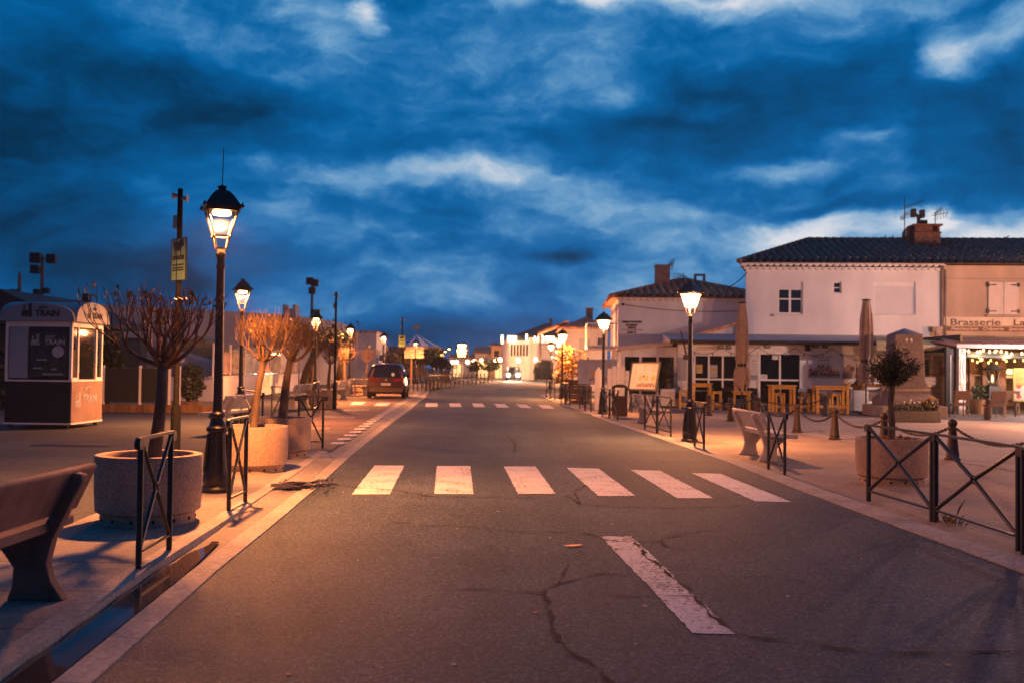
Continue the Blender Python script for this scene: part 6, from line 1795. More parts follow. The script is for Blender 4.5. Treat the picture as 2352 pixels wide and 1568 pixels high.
m_ = MB(); m_.box(-.35, WE + .15, -.55, 4.0, zg + .02, zg + .09); m_.prism([(-.35, -.55, zg + .09), (-.35, 4.0, zg + .55), (-.35, 4.0, zg + .09)], (WE + .5, 0, 0)); m_.build('roof', mat('roof_sheet', (0.42, 0.42, 0.44), .5, .1, 1), E)
m_ = MB(); m_.box(-.38, WE + .18, -.68, -.54, zg - .02, zg + .12); m_.tube([(-.38, -.66, zg + .05), (WE + .18, -.66, zg + .05)], .075, 8); m_.build('gutter', mat('gutter_brown', (0.05, 0.035, 0.03), .4), E)
for h in holes:
    a, b, z0, z1 = h; m_ = MB(); f = .06
    n_ = 3 if h is holes[0] else 2
    m_.box(a - .07, a + .02, -.05, .1, z0, z1 + .07); m_.box(b - .02, b + .07, -.05, .1, z0, z1 + .07); m_.box(a + .02, b - .02, -.05, .1, z1, z1 + .07)
    zm = FX.at(*cE(1300, 440))[1]
    m_.box(a + .02, b - .02, -.02, .06, zm - .035, zm + .035)
    for k in range(1, n_):
        x = a + (b - a) * k / n_; m_.box(x - .035, x + .035, -.02, .06, z0, zm - .035); m_.box(x - .035, x + .035, -.02, .06, zm + .035, z1)
    wn = m_.build('window', white_paint, E)
    m_ = MB(); m_.quad((a + .02, .03, z0), (b - .02, .03, z0), (b - .02, .03, z1), (a + .02, .03, z1)); m_.build('pane', glass, wn, smooth=0)


def board(name, label, cat, F, a, b, m, frame=None, th=.03, off=-.03, rows=(), pics=(), group=None):
    """a flat printed panel on a facade, with printed rows and pictures"""
    s0, s1, z0, z1 = rect(F, a, b); t = thing(name, label, cat, F.w(s0, off), F.a, group); w = s1 - s0; h = z1 - z0
    m_ = MB(); m_.box(0, w, -th, 0, z0, z1); m_.build('panel', m, t)
    if frame:
        m_ = MB(); f = .05
        m_.box(-f, 0, -th - .02, .0, z0 - f, z1 + f); m_.box(w, w + f, -th - .02, .0, z0 - f, z1 + f); m_.box(0, w, -th - .02, .0, z1, z1 + f); m_.box(0, w, -th - .02, .0, z0 - f, z0); m_.build('frame', frame, t)
    if rows:
        m_ = MB()
        for (u, v, ww, hh) in rows:
            m_.box(u * w, (u + ww) * w, -th - .005, -th - .0005, z0 + v * h, z0 + (v + hh) * h)
        m_.build('print', mat('print_grey', (0.34, 0.30, 0.29), .7), t)
    for (u, v, ww, hh, mm) in pics:
        m_ = MB(); m_.box(u * w, (u + ww) * w, -th - .008, -th - .002, z0 + v * h, z0 + (v + hh) * h); m_.build('picture', mm, t)
    return t, w, z0, z1


def crowd(t, w, z0, h, u0, u1, v0, v1, th, n, seed, m):
    rg = random.Random(seed); mb = MB()
    for k in range(n):
        x = (u0 + (u1 - u0) * (k + rg.random() * .6) / n) * w; zb_ = z0 + v0 * h; hh = (v1 - v0) * h * rg.uniform(.65, 1)
        r = hh * .17
        mb.prism([(x - hh * .26, -th - .012, zb_), (x + hh * .26, -th - .012, zb_), (x + hh * .2, -th - .012, zb_ + hh * .6), (x - hh * .2, -th - .012, zb_ + hh * .6)], (0, .004, 0), k % len(m))
        mb.poly([(x + r * math.cos(q), -th - .013, zb_ + hh * .76 + r * 1.2 * math.sin(q)) for q in [i * .5236 for i in range(12)]], (k + 1) % len(m))
    mb.build('figures_print', m, t, smooth=0)


pr_a = mat('print_faces', (0.40, 0.24, 0.20), .7, .3, 20); pr_b = mat('print_dark', (0.13, 0.11, 0.12), .7, .3, 20); pr_c = mat('print_blue', (0.25, 0.30, 0.34), .7, .3, 8)
paper = mat('poster_paper', (0.60, 0.60, 0.62), .6, .03, 2); paper_pink = mat('menu_paper', (0.38, 0.40, 0.44), .6, .03, 2); orange_print = mat('orange_print', (0.55, 0.30, 0.07), .6)
GPo = 'printed boards on the brasserie front'
t, w, z0, z1 = board('poster_board', 'wide printed poster with a row of figures, right of the double window', 'poster', FX, cE(1650, 175), cE(1975, 428), paper, rows=((.2, .87, .6, .035), (.33, .74, .36, .08), (.3, .64, .42, .03), (.3, .56, .46, .03), (.28, .48, .5, .03)), pics=((.0, .04, 1.0, .12, pr_c),), group=GPo)
crowd(t, w, z0, z1 - z0, .05, .98, .12, .5, .03, 14, 3, [pr_a, pr_b]); 
crowd(t, w, z0, z1 - z0, .3, .75, .3, .62, .028, 6, 5, [pr_a, pr_b])
t, w, z0, z1 = board('poster_board', 'printed poster with grey figures partly behind the folded parasol', 'poster', FX, cE(2012, 180), cE(2330, 435), paper, rows=((.2, .86, .5, .035), (.32, .76, .3, .08)), group=GPo)
crowd(t, w, z0, z1 - z0, .05, .95, .03, .68, .03, 7, 9, [pr_b, pr_c, pr_a])
t, w, z0, z1 = board('wall_menu', 'narrow tall menu panel between the folded parasol and the double window', 'menu', FX, cE(1040, 198), cE(1126, 440), paper, rows=((.25, .8, .5, .05),) + tuple((.15, .3 + k * .045, .7, .015) for k in range(10)), pics=((.02, .02, .96, .2, pr_c),), group=GPo)
board('wall_menu', 'pale menu panel at the left end of the boarded front behind the yucca', 'menu', FX, c6(745, 910), c6(835, 1135), paper_pink, rows=tuple((.12 + .45 * (k % 2), .1 + (k // 2) * .07, .34, .02) for k in range(24)), group=GPo)
GS = 'paper notices behind the brasserie windows'
board('window_notice', 'yellow paper notice in the left window', 'notice', FX, c6(930, 980), c6(988, 1065), mat('paper_yellow', (0.55, 0.42, 0.12), .6), th=.01, off=.025, rows=((.2, .5, .3, .2), (.6, .5, .25, .2), (.15, .2, .7, .05)), group=GS)
board('window_notice', 'white poster with an orange arch in the middle of the left window', 'notice', FX, c6(1055, 985), c6(1133, 1105), paper_pink, th=.01, off=.025, rows=((.2, .3, .6, .03), (.25, .2, .5, .03), (.2, .12, .6, .03)), pics=((.15, .55, .7, .2, orange_print),), group=GS)
board('window_notice', 'grey notice at the top of the double window', 'notice', FX, cE(1278, 180), cE(1345, 228), paper, th=.01, off=.025, group=GS)
board('window_notice', 'grey notice low in the left pane of the double window', 'notice', FX, cE(1155, 382), cE(1226, 432), paper, th=.01, off=.025, rows=((.15, .3, .7, .1), (.15, .6, .7, .1)), group=GS)
# fittings under the gutter
GFt = 'floodlights under the brasserie gutter'


def flood(a, b, lab, arm=True):
    s0, s1, z0, z1 = rect(FX, cE(*a), cE(*b)); t = thing('wall_floodlight', lab, 'floodlight', FX.w((s0 + s1) / 2, 0, (z0 + z1) / 2), FX.a, GFt); w = (s1 - s0) / 2; h = (z1 - z0) / 2
    m_ = MB(); m_.prism([(-w, -.42, -h), (w, -.42, -h), (w, -.34, h), (-w, -.34, h)], (0, .16, -.02)); m_.build('head', mat('flood_grey', (0.07, 0.06, 0.055), .5), t, bevel=.01)
    m_ = MB(); m_.quad((-w * .8, -.432, -h * .8), (w * .8, -.432, -h * .8), (w * .8, -.356, h * .75), (-w * .8, -.356, h * .75)); m_.build('lens', mat('flood_lens', (0.30, 0.26, 0.22), .2), t)
    m_ = MB(); m_.bar((0, -.3, 0), (0, 0, .08), .04, .04); m_.build('arm', iron, t)


for a, b, lab in (((700, 82), (752, 115), 'left one of the pair of floodlights above the left window'), ((788, 80), (836, 118), 'right one of the pair of floodlights above the left window'), ((1180, 72), (1240, 108), 'single small floodlight right of the folded parasol'),
                  ((1680, 70), (1738, 104), 'left one of the pair of floodlights above the figure poster'), ((1786, 70), (1838, 106), 'right one of the pair of floodlights above the figure poster')):
    flood(a, b, lab)
s0, s1, z0, z1 = rect(FX, cE(1617, 62), cE(1660, 140)); m_ = MB(); m_.box(0, s1 - s0, -.25, 0, z0, z1); o = m_.build('wall_speaker', dark_plastic, bevel=.01); o.location = FX.w(s0, -.022); o.rotation_euler.z = FX.a; tag(o, 'black box loudspeaker on the boards beside the double window', 'loudspeaker')
# wire with small dead bulbs
t = thing('festoon_wire', 'thin drooping wire with small dark bulbs under the brasserie gutter', 'wire', FX.w(0, -.3), FX.a)
m_ = MB(); z_ = zg - .15; xs_ = [0.3 + i * (WE - .6) / 6 for i in range(7)]; drops = []
for a, b in zip(xs_, xs_[1:]):
    pts = []
    for k in range(9):
        q = k / 8; pts.append((a + (b - a) * q, -.05, z_ - .32 * 4 * q * (1 - q)))
        if k in (2, 6):
            drops.append(pts[-1])
    m_.tube(pts, .012, 5)
m_.build('wire', dark_plastic, t)
for d in drops:
    m_ = MB(); m_.lathe([(.0, -.13), (.03, -.09), (.02, -.03), (.022, 0)], d, 8); m_.build('bulb', mat('dead_bulb', (0.1, 0.06, 0.05), .3), t)
# corner bracket lamp at the left end of the gutter
s, z = FX.at(*c6(820, 912)); t = thing('bracket_lamp', 'small unlit lamp hanging on a slanting bracket at the left end of the gutter', 'lamp', FX.w(s, -.5, z), FX.a); m_ = MB(); m_.box(-.13, .13, -.1, .1, -.1, .1); m_.build('head', mat('flood_grey', (0, 0, 0)), t, bevel=.02); m_ = MB(); m_.bar((0, 0, .1), (-.22, .1, 1.1), .06, .06); m_.build('bracket', iron, t)

# left annex with dark openings
sA, zA = FX.at(*c6(205, 845)); sB, zB = FX.at(*c6(720, 812)); tA = thing('terrace_annex', 'low white annex with three dark openings left of the boarded front', 'building', FX.w(sA, .35), FX.a); w = -sA + .0
FN = Frame(*FX.w(sA, .35)[:2], FX.a)
m_ = MB(); o0, o1, oz0, oz1 = rect(FN, c6(240, 905), c6(712, 1130)); cuts = [rect(FN, c6(*a), c6(*b)) for a, b in (((240, 905), (378, 1130)), ((403, 905), (543, 1130)), ((568, 905), (712, 1130)))]
xs = [0]
for c in cuts:
    xs += [c[0], c[1]]
xs.append(w - .01)
for i, (a, b) in enumerate(zip(xs, xs[1:])):
    if i % 2:
        m_.box(a, b, 0, .15, 0, .55); m_.box(a, b, 0, .15, oz1, zB)
    else:
        m_.box(a, b, 0, .15, 0, zB)
m_.box(0, .15, .15, 4, 0, zB); m_.build('wall', plaster, tA, smooth=0)
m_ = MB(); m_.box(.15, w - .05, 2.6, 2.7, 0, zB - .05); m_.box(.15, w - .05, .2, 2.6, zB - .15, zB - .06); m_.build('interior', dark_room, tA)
m_ = MB(); m_.prism([(-.15, -.25, zA), (w * .92, -.25, zB + .06), (w * .92, -.25, zB + .24), (-.15, -.25, zA + .16)], (0, 4, 0)); m_.build('roof', mat('annex_roof', (0.55, 0.42, 0.34), .8, .1, 2), tA)
for c in cuts:
    m_ = MB(); m_.quad((c[0], .06, .55), (c[1], .06, .55), (c[1], .06, oz1), (c[0], .06, oz1)); m_.build('pane', glass, tA, smooth=0)

# ------------------------------------------------------------------ the small house with the painted price sign
o2 = P(1419, 850, 48.5); FS = Frame(o2.x, o2.y, R(-3))
S = thing('corner_house', 'smaller white house with clay tile roof and painted tasting advert on its gable', 'house', (FS.o.x, FS.o.y, 0), FS.a)
zeS = FS.at(1560, 684)[1]; zrS = FS.at(1560, 650, 4)[1]; WS = FS.at(1712, 700)[0] + 1.0
m_ = MB(); m_.box(0, WS, 0, 8, 0, zeS - .05); m_.build('wall', plaster, S, smooth=0)
tiled_hip('roof', S, -.4, WS + .4, -.4, 8.4, zeS, zrS - zeS + .15, 3.9, 3.9, tile_red, 8)
genoise(S, 0, WS, zeS - .05, plaster, 1)
s0, s1, z0, z1 = rect(FS, c6(195, 560), c6(425, 695)); 
wp = MB(); wp.box(s0, s1, -.02, 0, z0, z1); an = wp.build('price_panel', mat('panel_white', (0.72, 0.70, 0.70), .7, .03, 2), S)
for (a, b, body, sh, bo) in ((c6(210, 582), c6(405, 566), 'DEGUSTATION', .15, .012), (c6(247, 612), c6(367, 598), 'LE PETIT', .15, .012), (c6(265, 638), c6(347, 622), 'APERO', .15, .012), (c6(262, 682), c6(348, 665), '8,50 €', 0, .01)):
    sl, zl = FS.at(*a); sr, zt = FS.at(*b)
    tx = text('lettering', body, (zt - zl) * 1.42, (sl, -.026, zl), ink, S, shear=sh, bold=bo); tx.scale.x = (sr - sl) / max(.1, max(v.co.x for v in tx.data.vertices))
m_ = MB(); zz = FS.at(*c6(210, 650))[1]
for k in range(16):
    x = s0 + .05 + k * (s1 - s0 - .1) / 16; m_.box(x, x + (s1 - s0) / 22, -.025, -.02, zz - .03, zz + .03)
m_.build('small_print', mat('print_grey', (0.34, 0.30, 0.29)), S)
m_ = MB(); a = FS.at(*c6(222, 405)); 
pts = [(a[0] + (WS - .5 - a[0]) * k / 24, -.05 - .03 * math.sin(k), a[1] - .45 * 4 * (k / 24) * (1 - k / 24) * .45 - .2 * k / 24) for k in range(25)]
m_.tube(pts, .014, 5); m_.box(a[0] - .06, a[0] + .06, -.1, 0, a[1] - .06, a[1] + .06); m_.build('wall_cable', dark_plastic, S)
m_ = MB(); s, z = FS.at(*c6(600, 215), 3); m_.box(s - .36, s + .36, 2.6, 3.4, z - .4, z + .9); m_.box(s - .4, s + .38, 2.55, 3.45, z + .9, z + 1.0); m_.build('chimney', clay, S)
s, z = FS.at(*c6(960, 235), 4); m_ = MB(); m_.box(s - .28, s + .28, 3.8, 4.2, z - .3, z + .12); m_.box(s - .28, s - .19, 3.8, 4.2, z + .12, z + .58); m_.box(s + .19, s + .28, 3.8, 4.2, z + .12, z + .58); m_.box(s - .28, s + .28, 3.8, 4.2, z + .58, z + .66); m_.build('chimney', clay, S)
aerial(FS, S, c6(668, 205), c6(678, 5), 3.2, [(.95, .25, .15, 4, .25), (.82, .2, 0, 3, .3)])
aerial(FS, S, c6(808, 210), c6(812, 110), 4.2, [(.75, 1.3, -.5, 5, .12), (.75, -.6, -.05, 5, .35)])
# its balcony on the street side
m_ = MB(); zb0 = FS.at(*c6(100, 800))[1]; m_.box(-1.5, 0, .3, 5, zb0 - .15, zb0); m_.build('balcony_floor', white_paint, S)
m_ = MB()
for k in range(12):
    m_.box(-1.5 + k * .125, -1.47 + k * .125, .3, .33, zb0, zb0 + 1.05)
m_.box(-1.5, -.02, .29, .34, zb0 + 1.05, zb0 + 1.12)
for k in range(30):
    m_.box(-1.5, -1.47, .4 + k * .15, .43 + k * .15, zb0, zb0 + 1.05)
m_.box(-1.51, -1.46, .3, 5, zb0 + 1.05, zb0 + 1.12); m_.build('railing', white_paint, S)
m_ = MB(); m_.box(-.05, .0, 1.2, 2.4, zb0 + .02, zb0 + 2.1); m_.build('balcony_door', mat('lilac_door', (0.42, 0.38, 0.46), .6), S)
# sloping tiled lean-to roof edge between the two houses
m_ = MB(); a = FS.at(*c6(885, 715), -1.2); b = FS.at(*c6(1330, 585), -1.2)
m_.prism([(a[0], -1.2, a[1] - .5), (a[0], -1.2, a[1]), (b[0] + .6, -1.2, b[1] + .15), (b[0] + .6, -1.2, a[1] - .5)], (0, 1.15, 0)); m_.build('lean_to', plaster, S)
m_ = MB()
for k in range(9):
    p = Vector((a[0], -1.25, a[1] + .03)).lerp(Vector((b[0] + .6, -1.25, b[1] + .18)), k / 9); q = Vector((a[0], -1.25, a[1] + .03)).lerp(Vector((b[0] + .6, -1.25, b[1] + .18)), (k + 1.05) / 9); m_.tube([p, q], [.09, .07], 8)
m_.build('verge_tiles', tile_red, S)
# cable between the houses
pa = P(*cr(2700, 1080, 5.227)(1500, 60), 46.4); pb = P(*cr(2700, 1080, 5.227)(850, 400), 52)
m_ = MB(); m_.tube([pa.lerp(pb, k / 10) - Vector((0, 0, .25 * 4 * (k / 10) * (1 - k / 10))) for k in range(11)], .025, 5); tag(m_.build('overhead_cable', dark_plastic), 'overhead cable running from the big house down behind the small house roof', 'cable')

# ------------------------------------------------------------------ terrace furniture
GT2 = 'yellow wooden bar tables on the terrace'; GS2 = 'yellow wooden bar stools on the terrace'


def make_table(w, d, h, rail, name='bar_table'):
    t = thing(name, 'x', 'table', (0, 0, 0), 0, GT2); l = .09
    m_ = MB()
    n = 5
    for k in range(n):
        y = -d / 2 - .03 + k * (d + .06) / n; m_.box(-w / 2 - .05, w / 2 + .05, y, y + (d + .06) / n - .008, h - .045, h)
    m_.build('table_top', wood_brown if False else wood_yellow, t, bevel=.004)
    for sx in (-1, 1):
        for sy in (-1, 1):
            q = MB(); q.box(sx * (w / 2 - l / 2) - l / 2, sx * (w / 2 - l / 2) + l / 2, sy * (d / 2 - l / 2) - l / 2, sy * (d / 2 - l / 2) + l / 2, 0, h - .046); q.build('leg', wood_yellow, t, bevel=.004)
    for s in (-1, 1):
        for z0, z1 in ((h - .15, h - .05), (.22, .30))[:2 if rail else 1]:
            q = MB(); q.box(-w / 2 + l, w / 2 - l, s * (d / 2 - .05) - .02, s * (d / 2 - .05) + .02, z0, z1); q.build('rail', wood_yellow, t)
            q = MB(); q.box(s * (w / 2 - .05) - .02, s * (w / 2 - .05) + .02, -d / 2 + l, d / 2 - l, z0, z1); q.build('rail', wood_yellow, t)
    return t


def make_stool():
    t = thing('bar_stool', 'x', 'stool', (0, 0, 0), 0, GS2); w = .36; h = .75; l = .06
    m_ = MB()
    for k in range(3):
        m_.box(-w / 2, w / 2, -w / 2 + k * .122, -w / 2 + k * .122 + .116, h - .04, h)
    m_.build('seat', wood_yellow, t, bevel=.004)
    for sx in (-1, 1):
        for sy in (-1, 1):
            q = MB(); q.box(sx * (w / 2 - l / 2) - l / 2, sx * (w / 2 - l / 2) + l / 2, sy * (w / 2 - l / 2) - l / 2, sy * (w / 2 - l / 2) + l / 2, 0, h - .041); q.build('leg', wood_yellow, t, bevel=.003)
    i = w / 2 - l
    for z in (.2, h - .1):
        for s in (-1, 1):
            q = MB(); q.box(-i, i, s * (w / 2 - .03) - .015, s * (w / 2 - .03) + .015, z, z + .05); q.build('rail', wood_yellow, t)
            q = MB(); q.box(s * (w / 2 - .03) - .015, s * (w / 2 - .03) + .015, -i, i, z, z + .05); q.build('rail', wood_yellow, t)
    return t


ZT = ZR + .012


def place(px, py, lift=0): return G(px, py, ZT)


def tbl(a, b, d, h, rail, lab, first=None):
    pa = G(*cE(*a), ZT); pb = G(*cE(*b), ZT); w = (pb - pa).length
    t = make_table(w, d, h, rail); t.location = ((pa.x + pb.x) / 2, (pa.y + pb.y) / 2 + d / 2, ZT); t.rotation_euler.z = R(-5); t['label'] = lab; return t


tbl((455, 745), (650, 750), .75, 1.06, True, 'yellow wooden bar table behind the glowing lamp post')
tbl((1285, 780), (1530, 788), .8, 1.06, False, 'yellow wooden bar table in front of the double window')
tbl((1745, 790), (2095, 798), .8, 1.06, True, 'wide yellow wooden bar table beside the right white planter box')
tbl((880, 748), (1060, 752), .7, .76, False, 'low yellow wooden table under the left folded parasol')
st = make_stool()
sp = [((318, 404), 745, 'yellow wooden bar stool beside the left white planter box'), ((655, 755), 752, 'yellow wooden bar stool right of the glowing lamp post'), ((1345, 1435), 782, 'yellow wooden bar stool under the table at the double window'),
      ((1578, 1680), 778, 'yellow wooden bar stool standing alone between the two large bar tables'), ((1790, 1892), 786, 'yellow wooden bar stool under the wide table, left one'), ((1930, 2032), 788, 'yellow wooden bar stool under the wide table, right one')]
for i, ((x0, x1), y, lab) in enumerate(sp):
    p = G(*cE((x0 + x1) / 2, y), ZT); o = st if i == 0 else copy_tree(st); o.location = (p.x, p.y + .2 + (.35 if i in (2, 4, 5) else 0), ZT); o.rotation_euler.z = R(-5 + 3 * (i % 3)); o['label'] = lab
# long wooden counter behind the posters and a low table by the heater
pa = FX.w(*[rect(FX, cE(1980, 465), cE(2330, 500))[0], -.8]); t = make_table(2.2, .5, 1.12, False, 'wall_counter'); t.location = (pa.x + 1.1, pa.y - .2, ZT); t.rotation_euler.z = FX.a; t['label'] = 'long wooden counter against the boards behind the right planter box'; del t['group']
pr_ = G(2165, 952, ZT); t = make_table(1.3, .8, 1.06, False); t.location = (pr_.x + .1, pr_.y + 3.4, ZT); t['label'] = 'yellow wooden bar table between the stone monument and the dark awning post'
# black chairs and dark tables further in
GC = 'black terrace chairs'


def make_chair():
    t = thing('terrace_chair', 'x', 'chair', (0, 0, 0), 0, GC)
    q = MB(); q.box(-.22, .22, -.22, .22, .42, .45); q.build('seat', dark_plastic, t, bevel=.01)
    q = MB(); q.prism([(-.22, .2, .45), (.22, .2, .45), (.22, .28, .88), (-.22, .28, .88)], (0, .02, 0)); q.build('backrest', dark_plastic, t, bevel=.008)
    for sx in (-1, 1):
        for sy in (-1, 1):
            q = MB(); q.tube([(sx * .19, sy * .19, .42), (sx * .22, sy * .22, 0)], .014, 6); q.build('leg', dark_plastic, t)
    return t


ch0 = make_chair()
def inside(p, gap):
    """keep a piece of furniture in front of the boarded wall"""
    d = (p - FX.o).dot(FX.n); return p - FX.n * max(0, d + gap)


cpos = [(352, 735, 30, 'black chair behind the lamp post, left of the bar table'), (770, 735, 200, 'black chair to the left of the left folded parasol'), (830, 740, 170, 'black chair closest to the left folded parasol'), (1120, 745, 20, 'black chair right of the left folded parasol'), (1180, 735, 190, 'black chair between the low table and the double window table'),
        (1620, 740, 180, 'black chair behind the lone bar stool'), (1700, 742, 160, 'black chair left of the wide bar table'), (1900, 742, 175, 'black chair behind the wide bar table, left one'), (2000, 742, 185, 'black chair behind the wide bar table, right one'), (2110, 745, 150, 'black chair left of the right white planter box'),
        (560, 735, 185, 'black chair seen under the bar table at the lamp post'), (660, 738, 10, 'black chair behind the stool right of the lamp post'), (950, 738, 185, 'black chair behind the left parasol foot'), (1050, 740, 200, 'black chair at the right end of the low yellow table'),
        (1230, 738, 165, 'black chair left of the double window table'), (1320, 745, 185, 'black chair under the double window table, left one'), (1470, 742, 175, 'black chair under the double window table, right one'), (1540, 740, 20, 'black chair right of the double window table')]
for i, (x, y, a, lab) in enumerate(cpos):
    p = G(*cE(x, y), ZT); o = ch0 if i == 0 else copy_tree(ch0); q_ = inside(Vector((p.x, p.y + 1.2, ZT)), .55 + .35 * (i % 3)); o.location = (q_.x, q_.y, ZT); o.rotation_euler.z = R(a); o['label'] = lab


def dark_table(x, y, lab):
    p = G(*cE(x, y), ZT); p = inside(Vector((p.x, p.y + 1.4, ZT)), .95); t = thing('terrace_table', lab, 'table', (p.x, p.y, ZT), 0, 'dark terrace tables with pale tops'); q = MB(); q.box(-.45, .45, -.35, .35, .72, .75); q.build('table_top', mat('pale_top', (0.4, 0.42, 0.44), .3), t, bevel=.005); q = MB(); q.lathe([(.22, 0), (.22, .02), (.03, .04), (.03, .72)], n=10); q.build('pedestal', iron, t)


for x, y, lab in ((500, 735, 'dark pedestal table with pale top behind the bar table at the lamp post'), (870, 738, 'dark pedestal table with pale top left of the left parasol'), (1660, 742, 'dark pedestal table with pale top behind the lone bar stool'), (1955, 745, 'dark pedestal table with pale top behind the wide bar table')):
    dark_table(x, y, lab)

# folded parasols
GP = 'folded tan parasols on the terrace'


def parasol(px, ptop, pbot, Y, lab, ragged_):
    t0 = P(px, ptop, Y); b0 = P(px, pbot, Y); t = thing('folded_parasol', lab, 'parasol', (t0.x, t0.y, ZT), 0, GP)
    H = t0.z - ZT; hb = b0.z - ZT
    q = MB(); q.lathe([(.3, 0), (.3, .06), (.05, .08), (.035, .1), (.03, H), (.0, H)], n=12); q.build('pole', mat('parasol_pole', (0.03, 0.03, 0.03), .4), t)
    q = MB(); n = 44; prof = []
    zt_ = H - .06; tie = hb + (zt_ - hb) * .27
    rows = 26
    for i in range(rows + 1):
        f = i / rows; z = zt_ + (hb - zt_) * f
        r = .13 + .11 * min(1, f / .45) + .02 * math.sin(f * 9)
        d = (z - tie) / (zt_ - hb)
        r *= 1 - .38 * math.exp(-(d / .035) ** 2)
        if f > .75:
            r *= 1 + .12 * math.sin((f - .75) * 12)
        prof.append((r, z))
    for i, (r, z) in enumerate(prof):
        f = i / rows
        for j in range(n):
            a = 2 * math.pi * j / n; k = 1 + (.20 * min(1, f * 4) * math.sin(8 * a + f * 1.5) + .08 * math.sin(17 * a + 3 * f))
            zz = z + (.16 * math.sin(5 * a + 1) * ragged_ if i == rows else (.08 * math.sin(5 * a + 1) * ragged_ if i == rows - 1 else 0))
            q.v.append((r * k * math.cos(a), r * k * math.sin(a), zz))
    for i in range(rows):
        for j in range(n):
            j2 = (j + 1) % n; q.face((i * n + j, i * n + j2, (i + 1) * n + j2, (i + 1) * n + j))
    q.build('canopy', canvas_tan, t, smooth=60)
    q = MB(); q.lathe([(.17, H - .04), (.18, H), (.02, H + .03)], n=14); q.build('top_cap', iron, t)
    q = MB()
    for k in range(3):
        q.ring((0, 0, tie + .05 * (k - 1)), (1, 0, .05 * (k - 1)), (0, 1, 0), .185, .02, 18, 6)
    q.build('tie_strap', dark_plastic, t)


parasol(1705, 694, 890, 39.5, 'tan folded parasol tied with black straps at the left corner of the big house', 1.0)
parasol(1990, 688, 880, 38.0, 'tan folded parasol rising behind the right yucca planter', .5)

# yuccas in white boxes
GY = 'white planter boxes with yuccas'


def yucca_box(a, b, py, lab, seed, drop=False, w=None):
    pa = G(*a, ZT); pb = G(*b, ZT); w = (pb - pa).length; p = (pa + pb) / 2
    t = thing('planter_box', lab, 'planter', (p.x, p.y + w / 2, ZT), R(-6), GY); h = py
    q = MB(); q.box(-w / 2, w / 2, -w / 2, w / 2, .06, h); n = 5
    for k in range(n):
        z = .08 + k * (h - .1) / n; q.box(-w / 2 + .03, w / 2 - .03, -w / 2 - .012, -w / 2, z, z + (h - .1) / n - .02); q.box(w / 2, w / 2 + .012, -w / 2 + .03, w / 2 - .03, z, z + (h - .1) / n - .02)
    q.build('box', white_paint, t, bevel=.01)
    q = MB(); q.box(-w / 2 + .05, w / 2 - .05, -w / 2 + .05, w / 2 - .05, 0, .06); q.build('foot', dark_plastic, t)
    q = MB(); q.box(-w / 2 + .04, w / 2 - .04, -w / 2 + .04, w / 2 - .04, h, h + .015); q.build('soil', soil, t)
    rg = random.Random(seed); y = thing('yucca_plant', lab.replace('white planter box', 'spiky dark yucca in the white planter box').replace(' with a yucca', ''), 'plant', (p.x, p.y + w / 2, ZT + h + .015), 0, 'spiky yuccas in white boxes')
    q = MB(); q.tube([(0, 0, 0), (0, 0, .2), (.0, 0, .42)], [.14, .11, .13], 10); q.build('trunk', bark, y)
    q = MB()
    for k in range(64):
        az = rg.uniform(0, 6.283); e = rg.uniform(-.15, 1.45) if rg.random() > .15 else rg.uniform(-.5, .0); L = rg.uniform(.75, 1.05); bw = .035
        d = Vector((math.cos(az) * math.cos(e), math.sin(az) * math.cos(e), math.sin(e))); s_ = Vector((-math.sin(az), math.cos(az), 0)); pts = []
        for i in range(5):
            f = i / 4; pts.append(Vector((0, 0, .38)) + d * L * f + Vector((0, 0, -.12 * f * f * (1.3 - e * .7))))
        for i in range(4):
            w0 = bw * (1 - i / 4) * (1.2 if i else .8); w1 = bw * (1 - (i + 1) / 4) * 1.2 + .001
            q.quad(pts[i] - s_ * w0, pts[i + 1] - s_ * w1, pts[i + 1] + s_ * w1, pts[i] + s_ * w0)
    if drop:
        for k in range(14):
            az = k * .45; c = Vector((math.cos(az), math.sin(az), 0)); s_ = Vector((-math.sin(az), math.cos(az), 0))
            q.quad(Vector((0, 0, .35)) + c * .1 - s_ * .07, Vector((0, 0, .18)) + c * .33 - s_ * .09, Vector((0, 0, .18)) + c * .33 + s_ * .09, Vector((0, 0, .35)) + c * .1 + s_ * .07, 1); q.quad(Vector((0, 0, .18)) + c * .33 - s_ * .09, Vector((0, 0, -.05)) + c * .15 - s_ * .05, Vector((0, 0, -.05)) + c * .15 + s_ * .05, Vector((0, 0, .18)) + c * .33 + s_ * .09, 1)
    q.build('leaves', [mat('yucca_leaf', (0.05, 0.05, 0.03), .45, .4, 6), leaf_dry], y, smooth=0)


yucca_box(cE(120, 725), cE(268, 728), .78, 'white planter box with a yucca beside the tilted menu board', 3)
yucca_box(cr(3300, 1300, 3.734)(438, 1300), cr(3300, 1300, 3.734)(655, 1308), .88, 'white planter box with a yucca left of the stone monument', 6, True)

# monument
cM = cr(3300, 1300, 3.734)
pm = G(*cM(740, 1385), ZT); pcx_ = P(*cM(1185, 1200), pm.y + 1.9)
Mn = thing('stone_monument', 'tall pale stone obelisk monument with pyramid top on stepped base', 'monument', (pcx_.x, pcx_.y, ZT), R(-3))
Ym = pcx_.y


def mz(v, d=0): return P(*cM(1185, v), Ym + d).z - ZT
k_ = (P(*cM(1285, 600), Ym).x - P(*cM(1185, 600), Ym).x) / 100
tip = mz(50); sh = mz(145); s_bot = mz(945, -.5)


